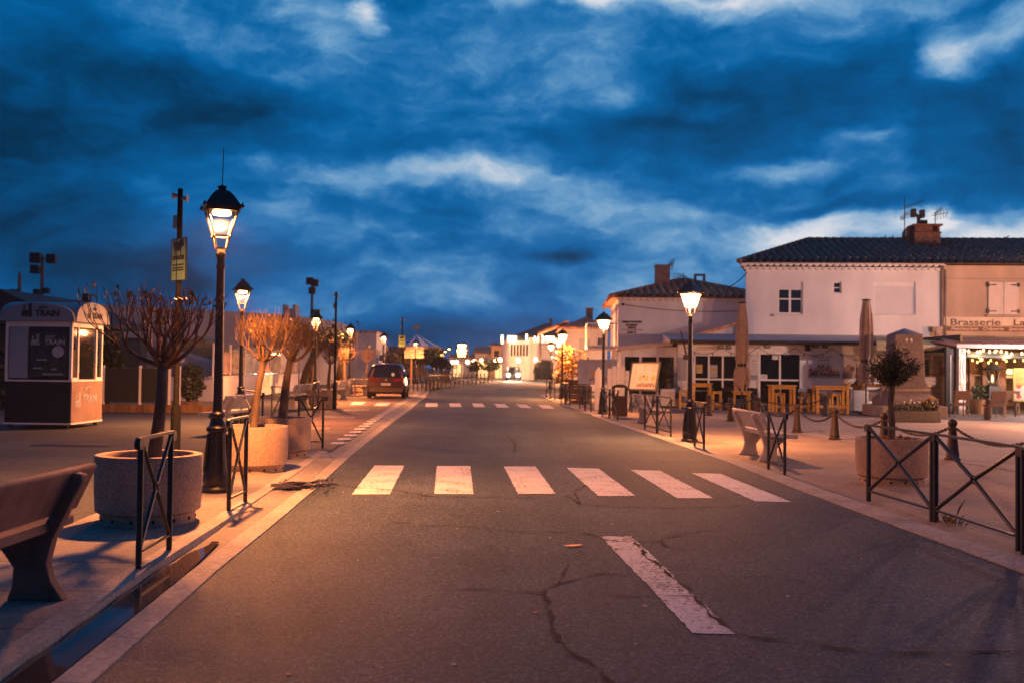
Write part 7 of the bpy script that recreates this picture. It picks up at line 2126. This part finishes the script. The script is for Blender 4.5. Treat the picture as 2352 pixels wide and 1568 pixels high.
def frustum(mb, w0, w1, z0, z1, m=0, d0=None, d1=None):
    d0 = d0 or w0; d1 = d1 or w1; i = len(mb.v)
    mb.v += [(-w0, -d0, z0), (w0, -d0, z0), (w0, d0, z0), (-w0, d0, z0), (-w1, -d1, z1), (w1, -d1, z1), (w1, d1, z1), (-w1, d1, z1)]
    for q in ((0, 3, 2, 1), (4, 5, 6, 7), (0, 1, 5, 4), (1, 2, 6, 5), (2, 3, 7, 6), (3, 0, 4, 7)):
        mb.face([i + x for x in q], m)


q = MB(); frustum(q, 232 * k_, 200 * k_, s_bot, sh); q.build('shaft', stone_pink, Mn, bevel=.02)
q = MB(); frustum(q, 203 * k_, .01, sh, tip); q.build('pyramid_top', mat('top_slate', (0.25, 0.26, 0.28), .8, .1, 4), Mn)
z1m = mz(990, -.6); q = MB(); q.box(-285 * k_, 285 * k_, -285 * k_, 285 * k_, z1m, s_bot); q.build('moulding', stone_pale, Mn, bevel=.02)
z2m = mz(1095, -.7); z3m = mz(1200, -.8)
q = MB(); frustum(q, 350 * k_, 262 * k_, z2m, z1m); q.build('sloping_plinth', stone_pink, Mn)
q = MB(); q.box(-365 * k_, 365 * k_, -365 * k_, 365 * k_, z3m, z2m); q.build('plinth', stone_pink, Mn, bevel=.015)
q = MB(); q.box(-480 * k_, 440 * k_, -520 * k_, 480 * k_, 0, z3m); q.build('step', stone_pale, Mn, bevel=.02)
for sx in (-1, 1):
    zb_ = mz(900, -.3); q = MB(); q.box(sx * 300 * k_ - 45 * k_, sx * 300 * k_ + 45 * k_, -60 * k_, 60 * k_, z3m, zb_); q.ball((sx * 300 * k_, 0, zb_ + 45 * k_), 48 * k_, 14); q.build('ball_pier', stone_pale, Mn, smooth=40)
q = MB()
for sx in (-1, 1):
    c = Vector((sx * 33 * k_, -205 * k_, sh - 85 * k_)); 
    q.prism([c + Vector((-18 * k_ * sx, 0, 22 * k_)), c + Vector((6 * k_ * sx, 0, 26 * k_)), c + Vector((18 * k_ * sx, 0, -8 * k_)), c + Vector((6 * k_ * sx, 0, -28 * k_)), c + Vector((-8 * k_ * sx, 0, -8 * k_))], (0, .03, 0))
q.build('emblem', white_paint, Mn)
# flower trough
pf0 = G(*cM(1005, 1440), ZT); pf1 = G(*cM(1735, 1450), ZT); L = (pf1 - pf0).length; ht = .36
t = thing('flower_trough', 'long grey concrete flower trough in front of the monument', 'planter', (pf0.x, pf0.y, ZT), math.atan2(pf1.y - pf0.y, pf1.x - pf0.x))
q = MB(); q.box(0, L, 0, .55, 0, ht); q.build('trough', terrace_grey, t, bevel=.02); q = MB(); q.box(.05, L - .05, .05, .5, ht, ht + .02); q.build('soil', soil, t)
rg = random.Random(5); f = thing('flowers', 'low green plants with yellow and white flowers in the concrete trough', 'flowers', (pf0.x, pf0.y, ZT + ht + .02), t.rotation_euler.z)
q = MB(); leafmass(q, rg, 900, lambda: (rg.uniform(.05, L - .05), rg.uniform(.06, .5), rg.uniform(0, .14 + .12 * (rg.random() < .3))), .03, .08); leafmass(q, rg, 350, lambda: inball(rg, (L * .84, .28, .16), (.28, .22, .2)), .03, .08); q.build('foliage', leaf_green, f, smooth=0)
q = MB()
for k in range(38):
    c = inball(rg, (L * .84, .25, .24), (.30, .2, .22)); q.ball(c, rg.uniform(.018, .035), 6)
for k in range(9):
    q.ball((rg.uniform(L * .25, L * .6), rg.uniform(.1, .4), rg.uniform(.2, .34)), .03, 6, 1)
q.build('blossoms', [mat('yellow_flower', (0.40, 0.24, 0.03), .6, .2, 20), white_paint], f)

# bollards and chains
GBo = 'rusty cast iron bollards of the plaza'; GCh = 'chains between the plaza bollards'


def make_bollard():
    t = thing('bollard', 'x', 'bollard', (0, 0, 0), 0, GBo)
    q = MB(); q.lathe([(.145, 0), (.15, .025), (.12, .05), (.115, .075), (.125, .09), (.115, .11), (.075, .50), (.07, .545), (.09, .56), (.09, .585), (.065, .60), (.062, .625)], n=18); q.build('shaft', rust_iron, t, smooth=45)
    q = MB(); q.lathe([(.062, .62), (.082, .65), (.085, .69), (.07, .73), (.035, .755), (.0, .76)], n=16); q.build('cap', rust_iron, t)
    q = MB()
    for s in (-1, 1):
        q.ring((0, s * .09, .60), (0, 1, 0), (0, 0, 1), .028, .009, 10, 5)
    q.build('chain_eye', rust_iron, t); return t


near = [(8.62, 16.1), (8.28, 18.7), (7.97, 21.3), (7.73, 23.8), (7.55, 26.3), (7.16, 28.9), (6.96, 31.6), (6.93, 35.0)]
back = [(6.93, 35.0), (8.8, 35.9), (11.3, 35.8)]
bo = make_bollard()
nl = ('bollard just outside the right edge of the picture', 'rusty bollard right behind the large near barrier, biggest in view', 'rusty bollard directly left of the olive tree trunk', 'rusty bollard in the middle of the plaza, third from the near end', 'rusty bollard just right of the narrow barrier at the grey bench',
      'rusty bollard behind the back of the grey bench', 'rusty bollard behind the left end of the grey bench', 'rusty bollard right of the glowing lamp post', 'rusty bollard in the back row under the low yellow table', 'rusty bollard in the back row before the wide bar table', 'dark bollard before the right rattan chair')
allb = near + back[1:] + [(16.55, 34.6)]
for i, (x, y) in enumerate(allb):
    o = bo if i == 0 else copy_tree(bo); o.location = (x, y, ZR + .006); o['label'] = nl[i]; o.rotation_euler.z = R(5 * i)


def chain(a, b, sag, lab):
    a = Vector((a[0], a[1], ZR + .60)); b = Vector((b[0], b[1], ZR + .60)); u = (b - a).normalized(); a = a + u * .1; b = b - u * .1
    n = int((b - a).length * 1.08 / .062); mb = MB(); pts = [a.lerp(b, k / n) - Vector((0, 0, sag * 4 * (k / n) * (1 - k / n))) for k in range(n + 1)]
    for k in range(n):
        d = (pts[k + 1] - pts[k]); l = d.length; d.normalize(); s_ = d.cross(Vector((0, 0, 1))).normalized(); w = s_ if k % 2 else s_.cross(d); c = (pts[k] + pts[k + 1]) / 2
        base = len(mb.v); mb.ring((0, 0, 0), (1, 0, 0), (0, 1, 0), .030, .0095, 10, 5)
        nn = d.cross(w)
        for i in range(base, len(mb.v)):
            x, y, z = mb.v[i]; mb.v[i] = tuple(c + d * x * 1.45 + w * y * .85 + nn * z)
    tag(mb.build('chain', rust_iron), lab, 'chain', GCh)


for i, (a, b) in enumerate(zip(near, near[1:])):
    chain(a, b, .22, ('rusty chain leaving the picture at the right from the biggest bollard', 'rusty chain hanging behind the olive tree planter', 'rusty chain left of the olive tree trunk, long and low', 'rusty chain hanging between the two bollards at the plaza centre', 'rusty chain seen through the narrow barrier at the grey bench', 'rusty chain just above the back of the grey bench', 'rusty chain right of the glowing lamp post')[i])
for i, (a, b) in enumerate(zip(back, back[1:])):
    chain(a, b, .2, ('rusty chain in the back row below the low yellow table', 'rusty chain in the back row before the double window table')[i])

# olive tree in the plaza planter
T = thing('olive_tree', 'small leafy olive tree with a rounded top in the plaza planter', 'tree', PLR + Vector((0, 0, .60)), 0)
q = MB(); q.tube([(0, 0, 0), (.01, 0, .3), (-.01, .01, .55), (0, 0, .76), (0, 0, .85)], [.055, .047, .043, .05, .055], 12); q.build('trunk', mat('olive_bark', (0.10, 0.085, 0.07), .9, .35, 14, .5, 50, stretch=(1, 1, .3)), T, smooth=60)
rg = random.Random(17); q = MB(); tw = []
for k in range(46):
    az = 2 * math.pi * k / 46 * 5.0 + rg.random() * .5; e = rg.uniform(.45, 1.5); L = rg.uniform(.36, .57) * (1.0 + .12 * math.cos(az)); p = Vector((0, 0, .80)); d = Vector((math.cos(az) * math.cos(e), math.sin(az) * math.cos(e), math.sin(e))); pts = [p]
    for i in range(5):
        d = (d + Vector((rg.uniform(-.15, .15), rg.uniform(-.15, .15), .06))).normalized(); p = p + d * L / 5; pts.append(p)
    q.tube(pts, [.014, .012, .009, .007, .005, .003], 5); tw.append(pts)
for s in range(3600):
    pts = rg.choice(tw); i = rg.randint(1, 4); f = rg.random(); c = pts[i].lerp(pts[i + 1], f); d = (pts[i + 1] - pts[i]).normalized()
    c = c + Vector((rg.gauss(0, .045), rg.gauss(0, .045), rg.gauss(0, .03)))
    u = (d * .8 + Vector((rg.uniform(-1, 1), rg.uniform(-1, 1), rg.uniform(-.6, .9))) * .9).normalized() * rg.uniform(.045, .085); x = u.cross(Vector((rg.uniform(-1, 1), rg.uniform(-1, 1), rg.uniform(-1, 1)))).normalized() * .009
    q.poly([c, c + u * .5 + x, c + u, c + u * .5 - x], 1)
q.build('crown', [twig, leaf_green], T, smooth=0)
q = MB(); leafmass(q, rg, 500, lambda: (rg.uniform(-.3, .3), rg.uniform(-.3, .3), rg.uniform(.02, .05)), .03, .07); q.build('ground_leaves', leaf_dry, T, smooth=0)
# weeds at the near barrier
rg = random.Random(23); q = MB(); pw = G(2185, 1205, ZR)
for k in range(34):
    a = rg.uniform(0, 6.28); L = rg.uniform(.04, .14) if k else .30; c = pw + Vector((rg.uniform(-.10, .10), rg.uniform(-.12, .18), 0)); d = Vector((math.cos(a) * .3, math.sin(a) * .3, 1)).normalized(); s_ = Vector((-math.sin(a), math.cos(a), 0)) * .0016
    q.poly([c - s_, c + s_, c + d * L * .6 + s_ * .7, c + d * L + Vector((math.cos(a), math.sin(a), 0)) * .04, c + d * L * .6 - s_ * .7])
struct(q.build('weeds', mat('dry_weed', (0.26, 0.18, 0.08), .8, .4, 10), smooth=0), 'stuff')

# litter bin, menu boards, white screens
pb0 = gr(*c5(1035, 1110)); pb1 = gr(*c5(1293, 1115)); w = (pb1 - pb0).length
t = thing('litter_bin', 'dark brown litter bin with an arched hood beside the pale bench', 'bin', ((pb0.x + pb1.x) / 2, pb0.y + .25, ZR), R(-6)); hb = .72; bb = mat('bin_brown', (0, 0, 0))
q = MB(); q.box(-w / 2, w / 2, -.24, .24, .05, hb); q.build('body', bb, t, bevel=.02); q = MB(); q.box(-w / 2 + .03, w / 2 - .03, -.22, .22, 0, .05); q.build('foot', steel, t)
q = MB()
for sx in (-1, 1):
    q.box(sx * (w / 2 - .05) - .05, sx * (w / 2 - .05) + .05, -.24, .24, hb, hb + .28)
pts = [(w / 2 * math.cos(k * math.pi / 10), -.24, hb + .28 + .11 * math.sin(k * math.pi / 10)) for k in range(11)]; q.prism(pts, (0, .48, 0)); q.build('hood', mat('hood_dark', (0.02, 0.02, 0.022), .35), t, bevel=.01)


def menu_board(lab, tl, tr, br, bl, Y0, Y1, framew, seed, legs=True, tm=paper_pink):
    a = P(*bl, Y0); b = P(*br, Y1); c = P(*tr, Y1 + .35); d = P(*tl, Y0 + .35); cen = (a + b) / 2; cen.z = 0
    t = thing('menu_board', lab, 'menu board', (cen.x, cen.y, ZT), 0); o = Vector((cen.x, cen.y, ZT)); A, B_, C_, D_ = a - o, b - o, c - o, d - o
    n = (B_ - A).cross(D_ - A).normalized(); n = n if n.y < 0 else -n

    def uv(u, v, off=0): return (A * (1 - u) + B_ * u) * (1 - v) + (D_ * (1 - u) + C_ * u) * v + n * off
    def flat(mb, u0, v0, u1, v1, off, m=0): mb.quad(uv(u0, v0, off), uv(u1, v0, off), uv(u1, v1, off), uv(u0, v1, off), m)
    q = MB(); q.prism([uv(0, 0), uv(1, 0), uv(1, 1), uv(0, 1)], -n * .05); q.build('frame', dark_plastic if framew else tm, t)
    f = framew; q = MB(); flat(q, f, f, 1 - f, 1 - f, .004); q.build('sheet', tm, t, smooth=0)
    q = MB(); flat(q, .22, .91, .88, .945, .008)
    rg = random.Random(seed)
    for (u, v) in ((.14, .86), (.43, .86), (.75, .86), (.14, .60), (.12, .42)):
        flat(q, u, v, u + .14, v + .022, .008)
        for k in range(6):
            flat(q, u + .01, v - .04 - k * .032, u + rg.uniform(.09, .13), v - .03 - k * .032, .008)
    flat(q, .38, .56, .6, .59, .008); q.build('print', mat('print_grey', (0, 0, 0)), t, smooth=0)
    for u in (.33, .54, .76):
        q = MB(); flat(q, u, .36, u + .11 + .03 * (u > .7), .52, .009); q.build('picture', orange_print, t, smooth=0)
    q = MB()
    for k in range(11):
        u = .30 + k * .056; h = rg.uniform(.09, .15); flat(q, u, .13, u + .05, .13 + h * .6, .010, k % 2); c_ = uv(u + .025, .13 + h * .8, .011)
        r = .035; ux = (B_ - A).normalized(); vx = (D_ - A).normalized(); q.poly([c_ + ux * r * math.cos(g_) + vx * r * 1.2 * math.sin(g_) for g_ in [i * .7 for i in range(9)]], (k + 1) % 2)
    q.build('figures_print', [pr_b, pr_a], t, smooth=0)
    if legs:
        q = MB()
        for u in (.12, .88):
            p0 = uv(u, .02, -.06); q.bar(p0, (p0.x, p0.y - .12, 0), .05, .05); q.bar(uv(u, .5, -.06), (p0.x, p0.y + .6, 0), .04, .04)
        q.build('legs', dark_plastic, t)
    return t


menu_board('black framed tilted menu board on legs beside the yucca box', c5(1345, 190), c5(1830, 190), c5(1755, 672), c5(1275, 660), 37.3, 36.5, .065, 4)
# pink menu wall left of it
pw0 = P(*c5(465, 550), 45); t = menu_board('large unframed pink menu wall standing behind the second glowing lamp', c5(465, 148), c5(1105, 152), c5(1105, 560), c5(465, 555), 43.5, 42.4, .0, 8, True)
GW = 'white board screens beside the menu boards'
for (a, b, Y, lab, pm_) in ((c5(742, 275), c5(850, 905), 38.6, 'bluish white tall screen board behind the second glowing lamp', mat('screen_blue', (0.62, 0.62, 0.68), .6, .04, 2)),):
    p0 = P(*a, Y); p1 = P(*b, Y); t = thing('white_screen', lab, 'screen', (p0.x, p0.y, ZT), R(-50), GW); w = (p1.x - p0.x) / math.cos(R(50)) * .8; h = p0.z - ZT
    q = MB(); q.prism([(0, 0, 0), (w, 0, 0), (w, 0, h - .15), (w * .5, 0, h), (0, 0, h - .22)], (0, .05, 0)); q.build('board', pm_, t); q = MB(); q.box(0, w, .05, .10, .3, .36); q.box(0, w, .05, .10, h * .7, h * .7 + .06); q.build('batten', white_paint, t)
p0 = P(*c5(948, 300), 40.6); t = thing('white_screen', 'stepped white plank screen between the lamp and the tilted menu board', 'screen', (p0.x, p0.y, ZT), R(-5), GW)
q = MB(); x = 0; ts = [c5(948, 300), c5(1025, 262), c5(1100, 285), c5(1165, 275), c5(1240, 335)]; ends = [c5(1025, 1), c5(1100, 1), c5(1165, 1), c5(1240, 1), c5(1310, 1)]
for a, b in zip(ts, ends):
    u0 = P(*a, 40.6); u1 = P(b[0], a[1], 40.6); q.box(u0.x - p0.x + .008, u1.x - p0.x - .008, 0, .04, 0, u0.z - ZT)
q.build('planks', white_paint, t); q = MB(); q.box(0, 1.5, .04, .09, .3, .38); q.box(0, 1.5, .04, .09, 1.2, 1.28); q.build('batten', white_paint, t)
pt_ = gr(*c5(600, 800)); dark_t = thing('terrace_table', 'black table with a pale plate rack before the pink menu wall', 'table', (pt_.x + .6, pt_.y + 1.4, ZT), 0); q = MB(); q.box(-.9, .5, -.35, .35, .78, .82); q.build('table_top', dark_plastic, dark_t, bevel=.01); q = MB()
for sx in (-.8, .4):
    for sy in (-.28, .28):
        q.box(sx - .03, sx + .03, sy - .03, sy + .03, 0, .78)
q.build('legs', dark_plastic, dark_t)

# ------------------------------------------------------------------ brasserie terrace at the right edge
c36 = cr(3600, 1280, 3.734)
YB = 38.5
def pB(x, y, Y=YB): return P(*c36(x, y), Y)


AW = thing('terrace_awning', 'olive canvas awning between the monument and the brasserie terrace', 'awning', (0, 0, 0))
a0 = pB(-420, 260, 41.8); a1 = pB(590, 330, 41.8); b0 = pB(-350, 330, 40.3); b1 = pB(700, 410, 40.0)
q = MB(); q.prism([a0, a1, b1, b0], (0, 0, .05)); q.prism([b0, b1, b1 - Vector((0, 0, .32)), b0 - Vector((0, 0, .32))], (0, .03, 0)); q.build('canvas', canvas_olive, AW, smooth=0)
q = MB(); c0 = pB(330, 455, 39.6); c1 = pB(720, 395, 39.3); c2 = pB(720, 480, 39.3); c3 = pB(330, 490, 39.6); q.prism([c0, pB(520, 450, 39.4), c1, c2, c3], (0, .4, 0)); q.build('dark_valance', mat('dark_canvas', (0.02, 0.024, 0.026), .8), AW)
q = MB(); p = pB(730, 400, 39.0); q.box(p.x - .14, p.x + .14, p.y - .1, p.y + .1, ZT, p.z); q.build('post', mat('awning_post', (0.02, 0.022, 0.024), .5), AW)
q = MB(); p = pB(755, 520, 38.9); q.box(p.x - .02, p.x + .02, p.y - .02, p.y + .02, ZT, p.z); q.build('pole', steel, AW)
# wall of the covered terrace seen behind the olive tree
sW = FX.at(2092, 850)[0]; BW = thing('terrace_back_wall', 'shaded boarded wall with a black board under the olive awning', 'wall', FX.w(sW + .02, .05), FX.a)
q = MB(); wl = 3.9
for k in range(11):
    q.box(0, wl, -.02 + .004 * (k % 2), .1, k * .26, k * .26 + .25)
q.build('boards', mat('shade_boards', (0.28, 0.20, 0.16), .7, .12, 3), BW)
q = MB(); s0, s1, z0, z1 = rect(Frame(*FX.w(sW + .02, 0)[:2], FX.a), c36(300, 590), c36(440, 835)); q.box(s0, s1, -.09, -.05, z0, z1); q.build('black_board', dark_plastic, BW)
q = MB(); s0, s1, z0, z1 = rect(Frame(*FX.w(sW + .02, 0)[:2], FX.a), c36(590, 600), c36(690, 850)); q.box(s0, s1, -.09, -.05, z0, z1); q.build('poster', mat('poster_brown', (0.22, 0.13, 0.10), .7, .5, 4), BW)
# glazed brasserie front
BR = thing('brasserie_terrace', 'covered brasserie terrace with pink canopy hung with bulbs at the right edge', 'terrace', (0, 0, 0))
q = MB(); u0 = pB(590, 290, 42.3); u1 = pB(2600, 300, 42.3); v0 = pB(700, 385, 40.6); v1 = pB(2600, 375, 40.6); q.prism([u0, u1, v1, v0], (0, 0, .12)); q.build('sloping_roof', mat('canopy_brown', (0.26, 0.17, 0.13), .8, .15, 3), BR)
q = MB(); p0 = pB(845, 385, 38.8); p1 = pB(2500, 405, 38.0); q.bar(p0, p1, .12, .14); q.build('front_beam', mat('beam_pale', (0.55, 0.52, 0.52), .6), BR)
q = MB(); p2 = pB(845, 400, 38.9); p3 = pB(2500, 420, 38.1); q.prism([p2 - Vector((0, 0, .02)), p3 - Vector((0, 0, .02)), p3 + Vector((0, 2.4, .25)), p2 + Vector((0, 2.4, .25))], (0, 0, .04)); q.build('canopy', mat('canopy_red', (0.35, 0.13, 0.08), .7, .2, 3), BR)
q = MB(); g0 = pB(985, 505, 39.6); g1 = pB(2500, 540, 39.0); pts = [g0 + (g1 - g0) * (k / 12) for k in range(13)]; q.tube(pts, .14, 8); q.build('rolled_blind', mat('blind_blue', (0.25, 0.36, 0.45), .6), BR)
q = MB(); p = pB(910, 460, 38.9); q.box(p.x - .13, p.x + .13, p.y - .12, p.y + .12, ZT, p.z + .1); q.build('front_post', white_paint, BR, bevel=.01)
bw = [pB(x, 900, 41.9) for x in (960, 1012)]; q = MB(); p = pB(985, 560, 41.5); q.box(p.x - .14, p.x + .14, p.y - .1, p.y + .1, ZT, p.z + .4); p = pB(1500, 560, 41.5); q.box(p.x - .16, p.x + .16, p.y - .1, p.y + .1, ZT, p.z + .6); p = pB(1060, 560, 41.4); q.box(p.x - .1, p.x + .1, p.y - .1, p.y + .1, ZT, p.z + .4); p = pB(1245, 560, 41.5); q.box(p.x - .08, p.x + .08, p.y - .1, p.y + .1, ZT, p.z + .5); q.build('inner_post', mat('post_brown', (0.16, 0.10, 0.06), .6, .2, 2), BR)
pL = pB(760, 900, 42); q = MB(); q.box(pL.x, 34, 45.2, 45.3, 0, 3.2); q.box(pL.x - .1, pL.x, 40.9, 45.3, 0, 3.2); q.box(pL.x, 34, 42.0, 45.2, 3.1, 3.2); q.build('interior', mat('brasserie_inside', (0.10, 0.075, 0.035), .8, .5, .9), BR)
q = MB(); yy_ = 41.7; q.quad((pL.x, yy_, .1), (34, yy_ - 1, .1), (34, yy_ - 1, 3.0), (pL.x, yy_, 3.0)); q.build('glazing', glassy('brasserie_glass', tint=(.9, .92, .8), alpha=.12), BR, smooth=0)
for (x, y, w, h, s) in ((1555, 770, .3, .07, 6.0), (1640, 765, .12, .12, 4.0), (1085, 770, .08, .2, 2.0), (1170, 830, .3, .05, 2.0), (1600, 840, .3, .06, 1.5)):
    p = pB(x, y, 44.8); q = MB(); q.box(p.x - w, p.x + w, p.y - .05, p.y, p.z - h, p.z + h); q.build('lit_shelf', emis('shelf_glow_%d' % int(s * 10), (1.0, .72, .35), s * .6), BR)
point('inside_light', pB(1400, 560, 43.6), 90, None, (1.0, .55, .2), .3)
# bulbs
SL = thing('string_lights', 'strings of warm bulbs under the brasserie canopy', 'lights', (0, 0, 0))
bl = [(970, 452, 39), (1027, 465, 39), (1157, 478, 39), (1198, 472, 39.4), (1247, 452, 39), (1249, 492, 39.6), (1338, 474, 39), (1375, 494, 39.4), (1420, 472, 39), (1446, 466, 39.5), (1511, 472, 39), (1588, 490, 39), (1613, 508, 39.4), (1667, 508, 39), (1820, 500, 38.8), (1180, 553, 39.6), (1222, 588, 40), (1458, 530, 39.6), (1552, 573, 40), (1734, 556, 39.6), (932, 548, 38.7), (957, 918, 38.7), (1370, 542, 40.2)]
bl2 = [(1083, 600, 41.2), (1155, 627, 41.2), (1322, 635, 41.2), (1354, 600, 41.2), (1443, 640, 41.2), (1588, 610, 41), (1713, 610, 41), (1845, 600, 41), (1202, 600, 41.2), (1283, 942, 42.5), (1325, 932, 42.5), (1290, 1000, 42.5)]
for ls, r, em_ in ((bl, .048, warm_em), (bl2, .045, emis('far_bulb', (1.0, .5, .12), 6.0))):
    for (x, y, Y) in ls:
        p = pB(x, y, Y); q = MB(); q.lathe([(.0, -r), (r * .7, -r * .75), (r, 0), (r * .6, r * .8), (r * .3, r * 1.4), (.0, r * 1.5)], p, 8); q.build('bulb', em_, SL)
q = MB(); srt = sorted([(x, y, Y) for x, y, Y in bl if y < 520]); q.tube([pB(x, y - 28, Y) for x, y, Y in srt], .012, 5); q.tube([pB(*u) for u in ((935, 430, 38.75), (950, 560, 38.72), (935, 720, 38.72), (955, 880, 38.7), (935, 1060, 38.75))], .014, 5)
q.tube([pB(x, y - 26, Y) for x, y, Y in sorted(bl2[:9])], .012, 5); q.build('cable', dark_plastic, SL)
for (x, y, Y, pw) in ((1150, 500, 39.2, 18), (1600, 510, 39.2, 18), (2200, 510, 39, 30)):
    point('bulb_light', pB(x, y, Y) - Vector((0, 0, .15)), pw, None, (1.0, .5, .2), .15)
# patio heater
p = pB(1380, 1400, 39.6); t = thing('patio_heater', 'black patio heater with a glowing flame tube under the bulbs', 'heater', (p.x, p.y, ZT)); zf0 = pB(1340, 925, 39.6).z - ZT; zf1 = pB(1340, 800, 39.6).z - ZT; zh = pB(1380, 715, 39.6).z - ZT
q = MB(); q.lathe([(.38, 0), (.38, .5), (.34, .9), (.3, zf0 - .15), (.12, zf0 - .05)], n=4, rot=R(45)); q.build('base', dark_plastic, t); q = MB(); q.lathe([(.07, zf0 - .05), (.07, zh - .1)], n=12, cap=False); q.build('glass_tube', lantern_glass, t); q = MB(); q.lathe([(.0, zf0), (.035, zf0 + .1), (.028, (zf0 + zf1) / 2), (.0, zf1)], n=8); q.build('flame', emis('flame', (1.0, .5, .12), 18.0), t); q = MB(); q.lathe([(.40, zh - .08), (.42, zh), (.2, zh + .12), (.0, zh + .15)], n=14); q.build('reflector_hood', dark_plastic, t); q = MB()
for sx in (-1, 1):
    for sy in (-1, 1):
        q.bar((sx * .1, sy * .1, zf0 - .05), (sx * .22, sy * .22, zh - .05), .02, .02)
q.build('cage', steel, t)
# rattan chairs
GRc = 'tan rattan chairs at the brasserie edge'


def rattan_chair():
    t = thing('rattan_chair', 'x', 'chair', (0, 0, 0), 0, GRc)
    q = MB(); q.box(-.27, .27, -.25, .27, .40, .47); q.build('seat', rattan, t, bevel=.012)
    q = MB()      # back with two small openings, leaning to the camera side
    def bk(x0, x1, z0, z1): q.prism([(x0, -.25 - (z0 - .45) * .16, z0), (x1, -.25 - (z0 - .45) * .16, z0), (x1, -.25 - (z1 - .45) * .16, z1), (x0, -.25 - (z1 - .45) * .16, z1)], (0, .045, 0))
    bk(-.27, .27, .44, .53); bk(-.27, -.14, .53, .62); bk(.04, .08, .53, .62); bk(.16, .27, .53, .62); bk(-.27, .27, .62, .96); q.build('backrest', rattan, t)
    for sx in (-1, 1):
        for sy in (-1, 1):
            l = MB(); l.tube([(sx * .24, sy * .22, .42), (sx * .25, sy * .24, 0)], .022, 8); l.build('leg', rattan, t)
    return t


rc = rattan_chair(); p = G(*c36(930, 1440), ZT); rc.location = (p.x, p.y + .25, ZT); rc.rotation_euler.z = R(-2); rc['label'] = 'tan rattan chair with its back to the plaza below the white canopy post'
p = G(*c36(1455, 1450), ZT); dup(rc, 'tan rattan chair with its back to the plaza in front of the patio heater', (p.x, p.y + .25, ZT), R(6))
p = G(*c36(1770, 1440), ZT); dup(rc, 'tan rattan chair half hidden below the green menu stand', (p.x, p.y + .6, ZT), R(-15))
# pots and dark tables of the brasserie
p = pB(1175, 1430, 39.2); t = thing('flower_pot', 'brown tapered plant pot between the two rattan chairs', 'pot', (p.x, p.y, ZT)); q = MB(); q.lathe([(.20, 0), (.27, .55), (.29, .58), (.25, .58)], n=18); q.build('pot', wood_brown, t); q = MB(); rg = random.Random(4); leafmass(q, rg, 260, lambda: inball(rg, (0, 0, .85), (.25, .25, .35)), .05, .14); q.build('plant', leaf_dark, t, smooth=0)
for (x, Y, lab) in ((1130, 40.4, 'dark square table behind the left rattan chair'), (1640, 40.0, 'dark square table behind the right rattan chair')):
    p = pB(x, 1400, Y); t = thing('brasserie_table', lab, 'table', (p.x, p.y, ZT), 0, 'dark tables of the brasserie'); q = MB(); q.box(-.45, .45, -.45, .45, .71, .75); q.build('table_top', mat('table_dark', (0.04, 0.03, 0.028), .4), t, bevel=.006); q = MB()
    for sx in (-.4, .4):
        for sy in (-.4, .4):
            q.box(sx - .025, sx + .025, sy - .025, sy + .025, 0, .71)
    q.build('legs', iron, t)
# green menu stand
p0 = pB(1690, 715, 37.4); p1 = pB(1850, 1210, 37.4); t = thing('menu_stand', 'yellow green menu stand with food pictures at the right edge', 'menu board', (p0.x, p0.y, ZT), R(-6)); z1 = p0.z - ZT; z0 = p1.z - ZT; w = (p1.x - p0.x) * 1.45
q = MB(); q.box(0, w, 0, .05, z0, z1); q.build('panel', mat('menu_green', (0.36, 0.36, 0.10), .6, .06, 2), t, bevel=.01); q = MB(); q.box(.05, w - .05, -.006, 0, z0 + .06, z0 + (z1 - z0) * .46); q.build('lower_sheet', mat('menu_cream', (0.55, 0.45, 0.38), .6), t)
q = MB()
for i in range(2):
    for j in range(3):
        c = (.2 + .33 * j, z0 + .18 + i * .38); q.poly([(c[0] + .1 * math.cos(k * .5), -.009, c[1] + .08 * math.sin(k * .5)) for k in range(12)])
q.build('food_picture', mat('food_red', (0.35, 0.10, 0.06), .6, .4, 20), t, smooth=0)
q = MB()
for k in range(8):
    q.box(.1, w - .15 - .1 * (k % 3), -.004, 0, z1 - .16 - k * .07, z1 - .14 - k * .07)
q.build('print', mat('menu_print', (0.2, 0.2, 0.07), .6), t); q = MB()
for x in (.08, w - .08):
    q.box(x - .02, x + .02, 0, .04, 0, z0)
q.build('legs', iron, t)

# ------------------------------------------------------------------ render settings
scene.view_settings.view_transform = 'Standard'; scene.view_settings.look = 'None'; scene.view_settings.exposure = 0.0; scene.view_settings.gamma = 1.0
scene.view_settings.use_curve_mapping = False
scene.render.engine = 'CYCLES'
cy = scene.cycles
cy.use_denoising = True
cy.max_bounces = 6; cy.diffuse_bounces = 3; cy.glossy_bounces = 3; cy.transmission_bounces = 4; cy.transparent_max_bounces = 12
cy.sample_clamp_indirect = 6.0; cy.caustics_reflective = False; cy.caustics_refractive = False
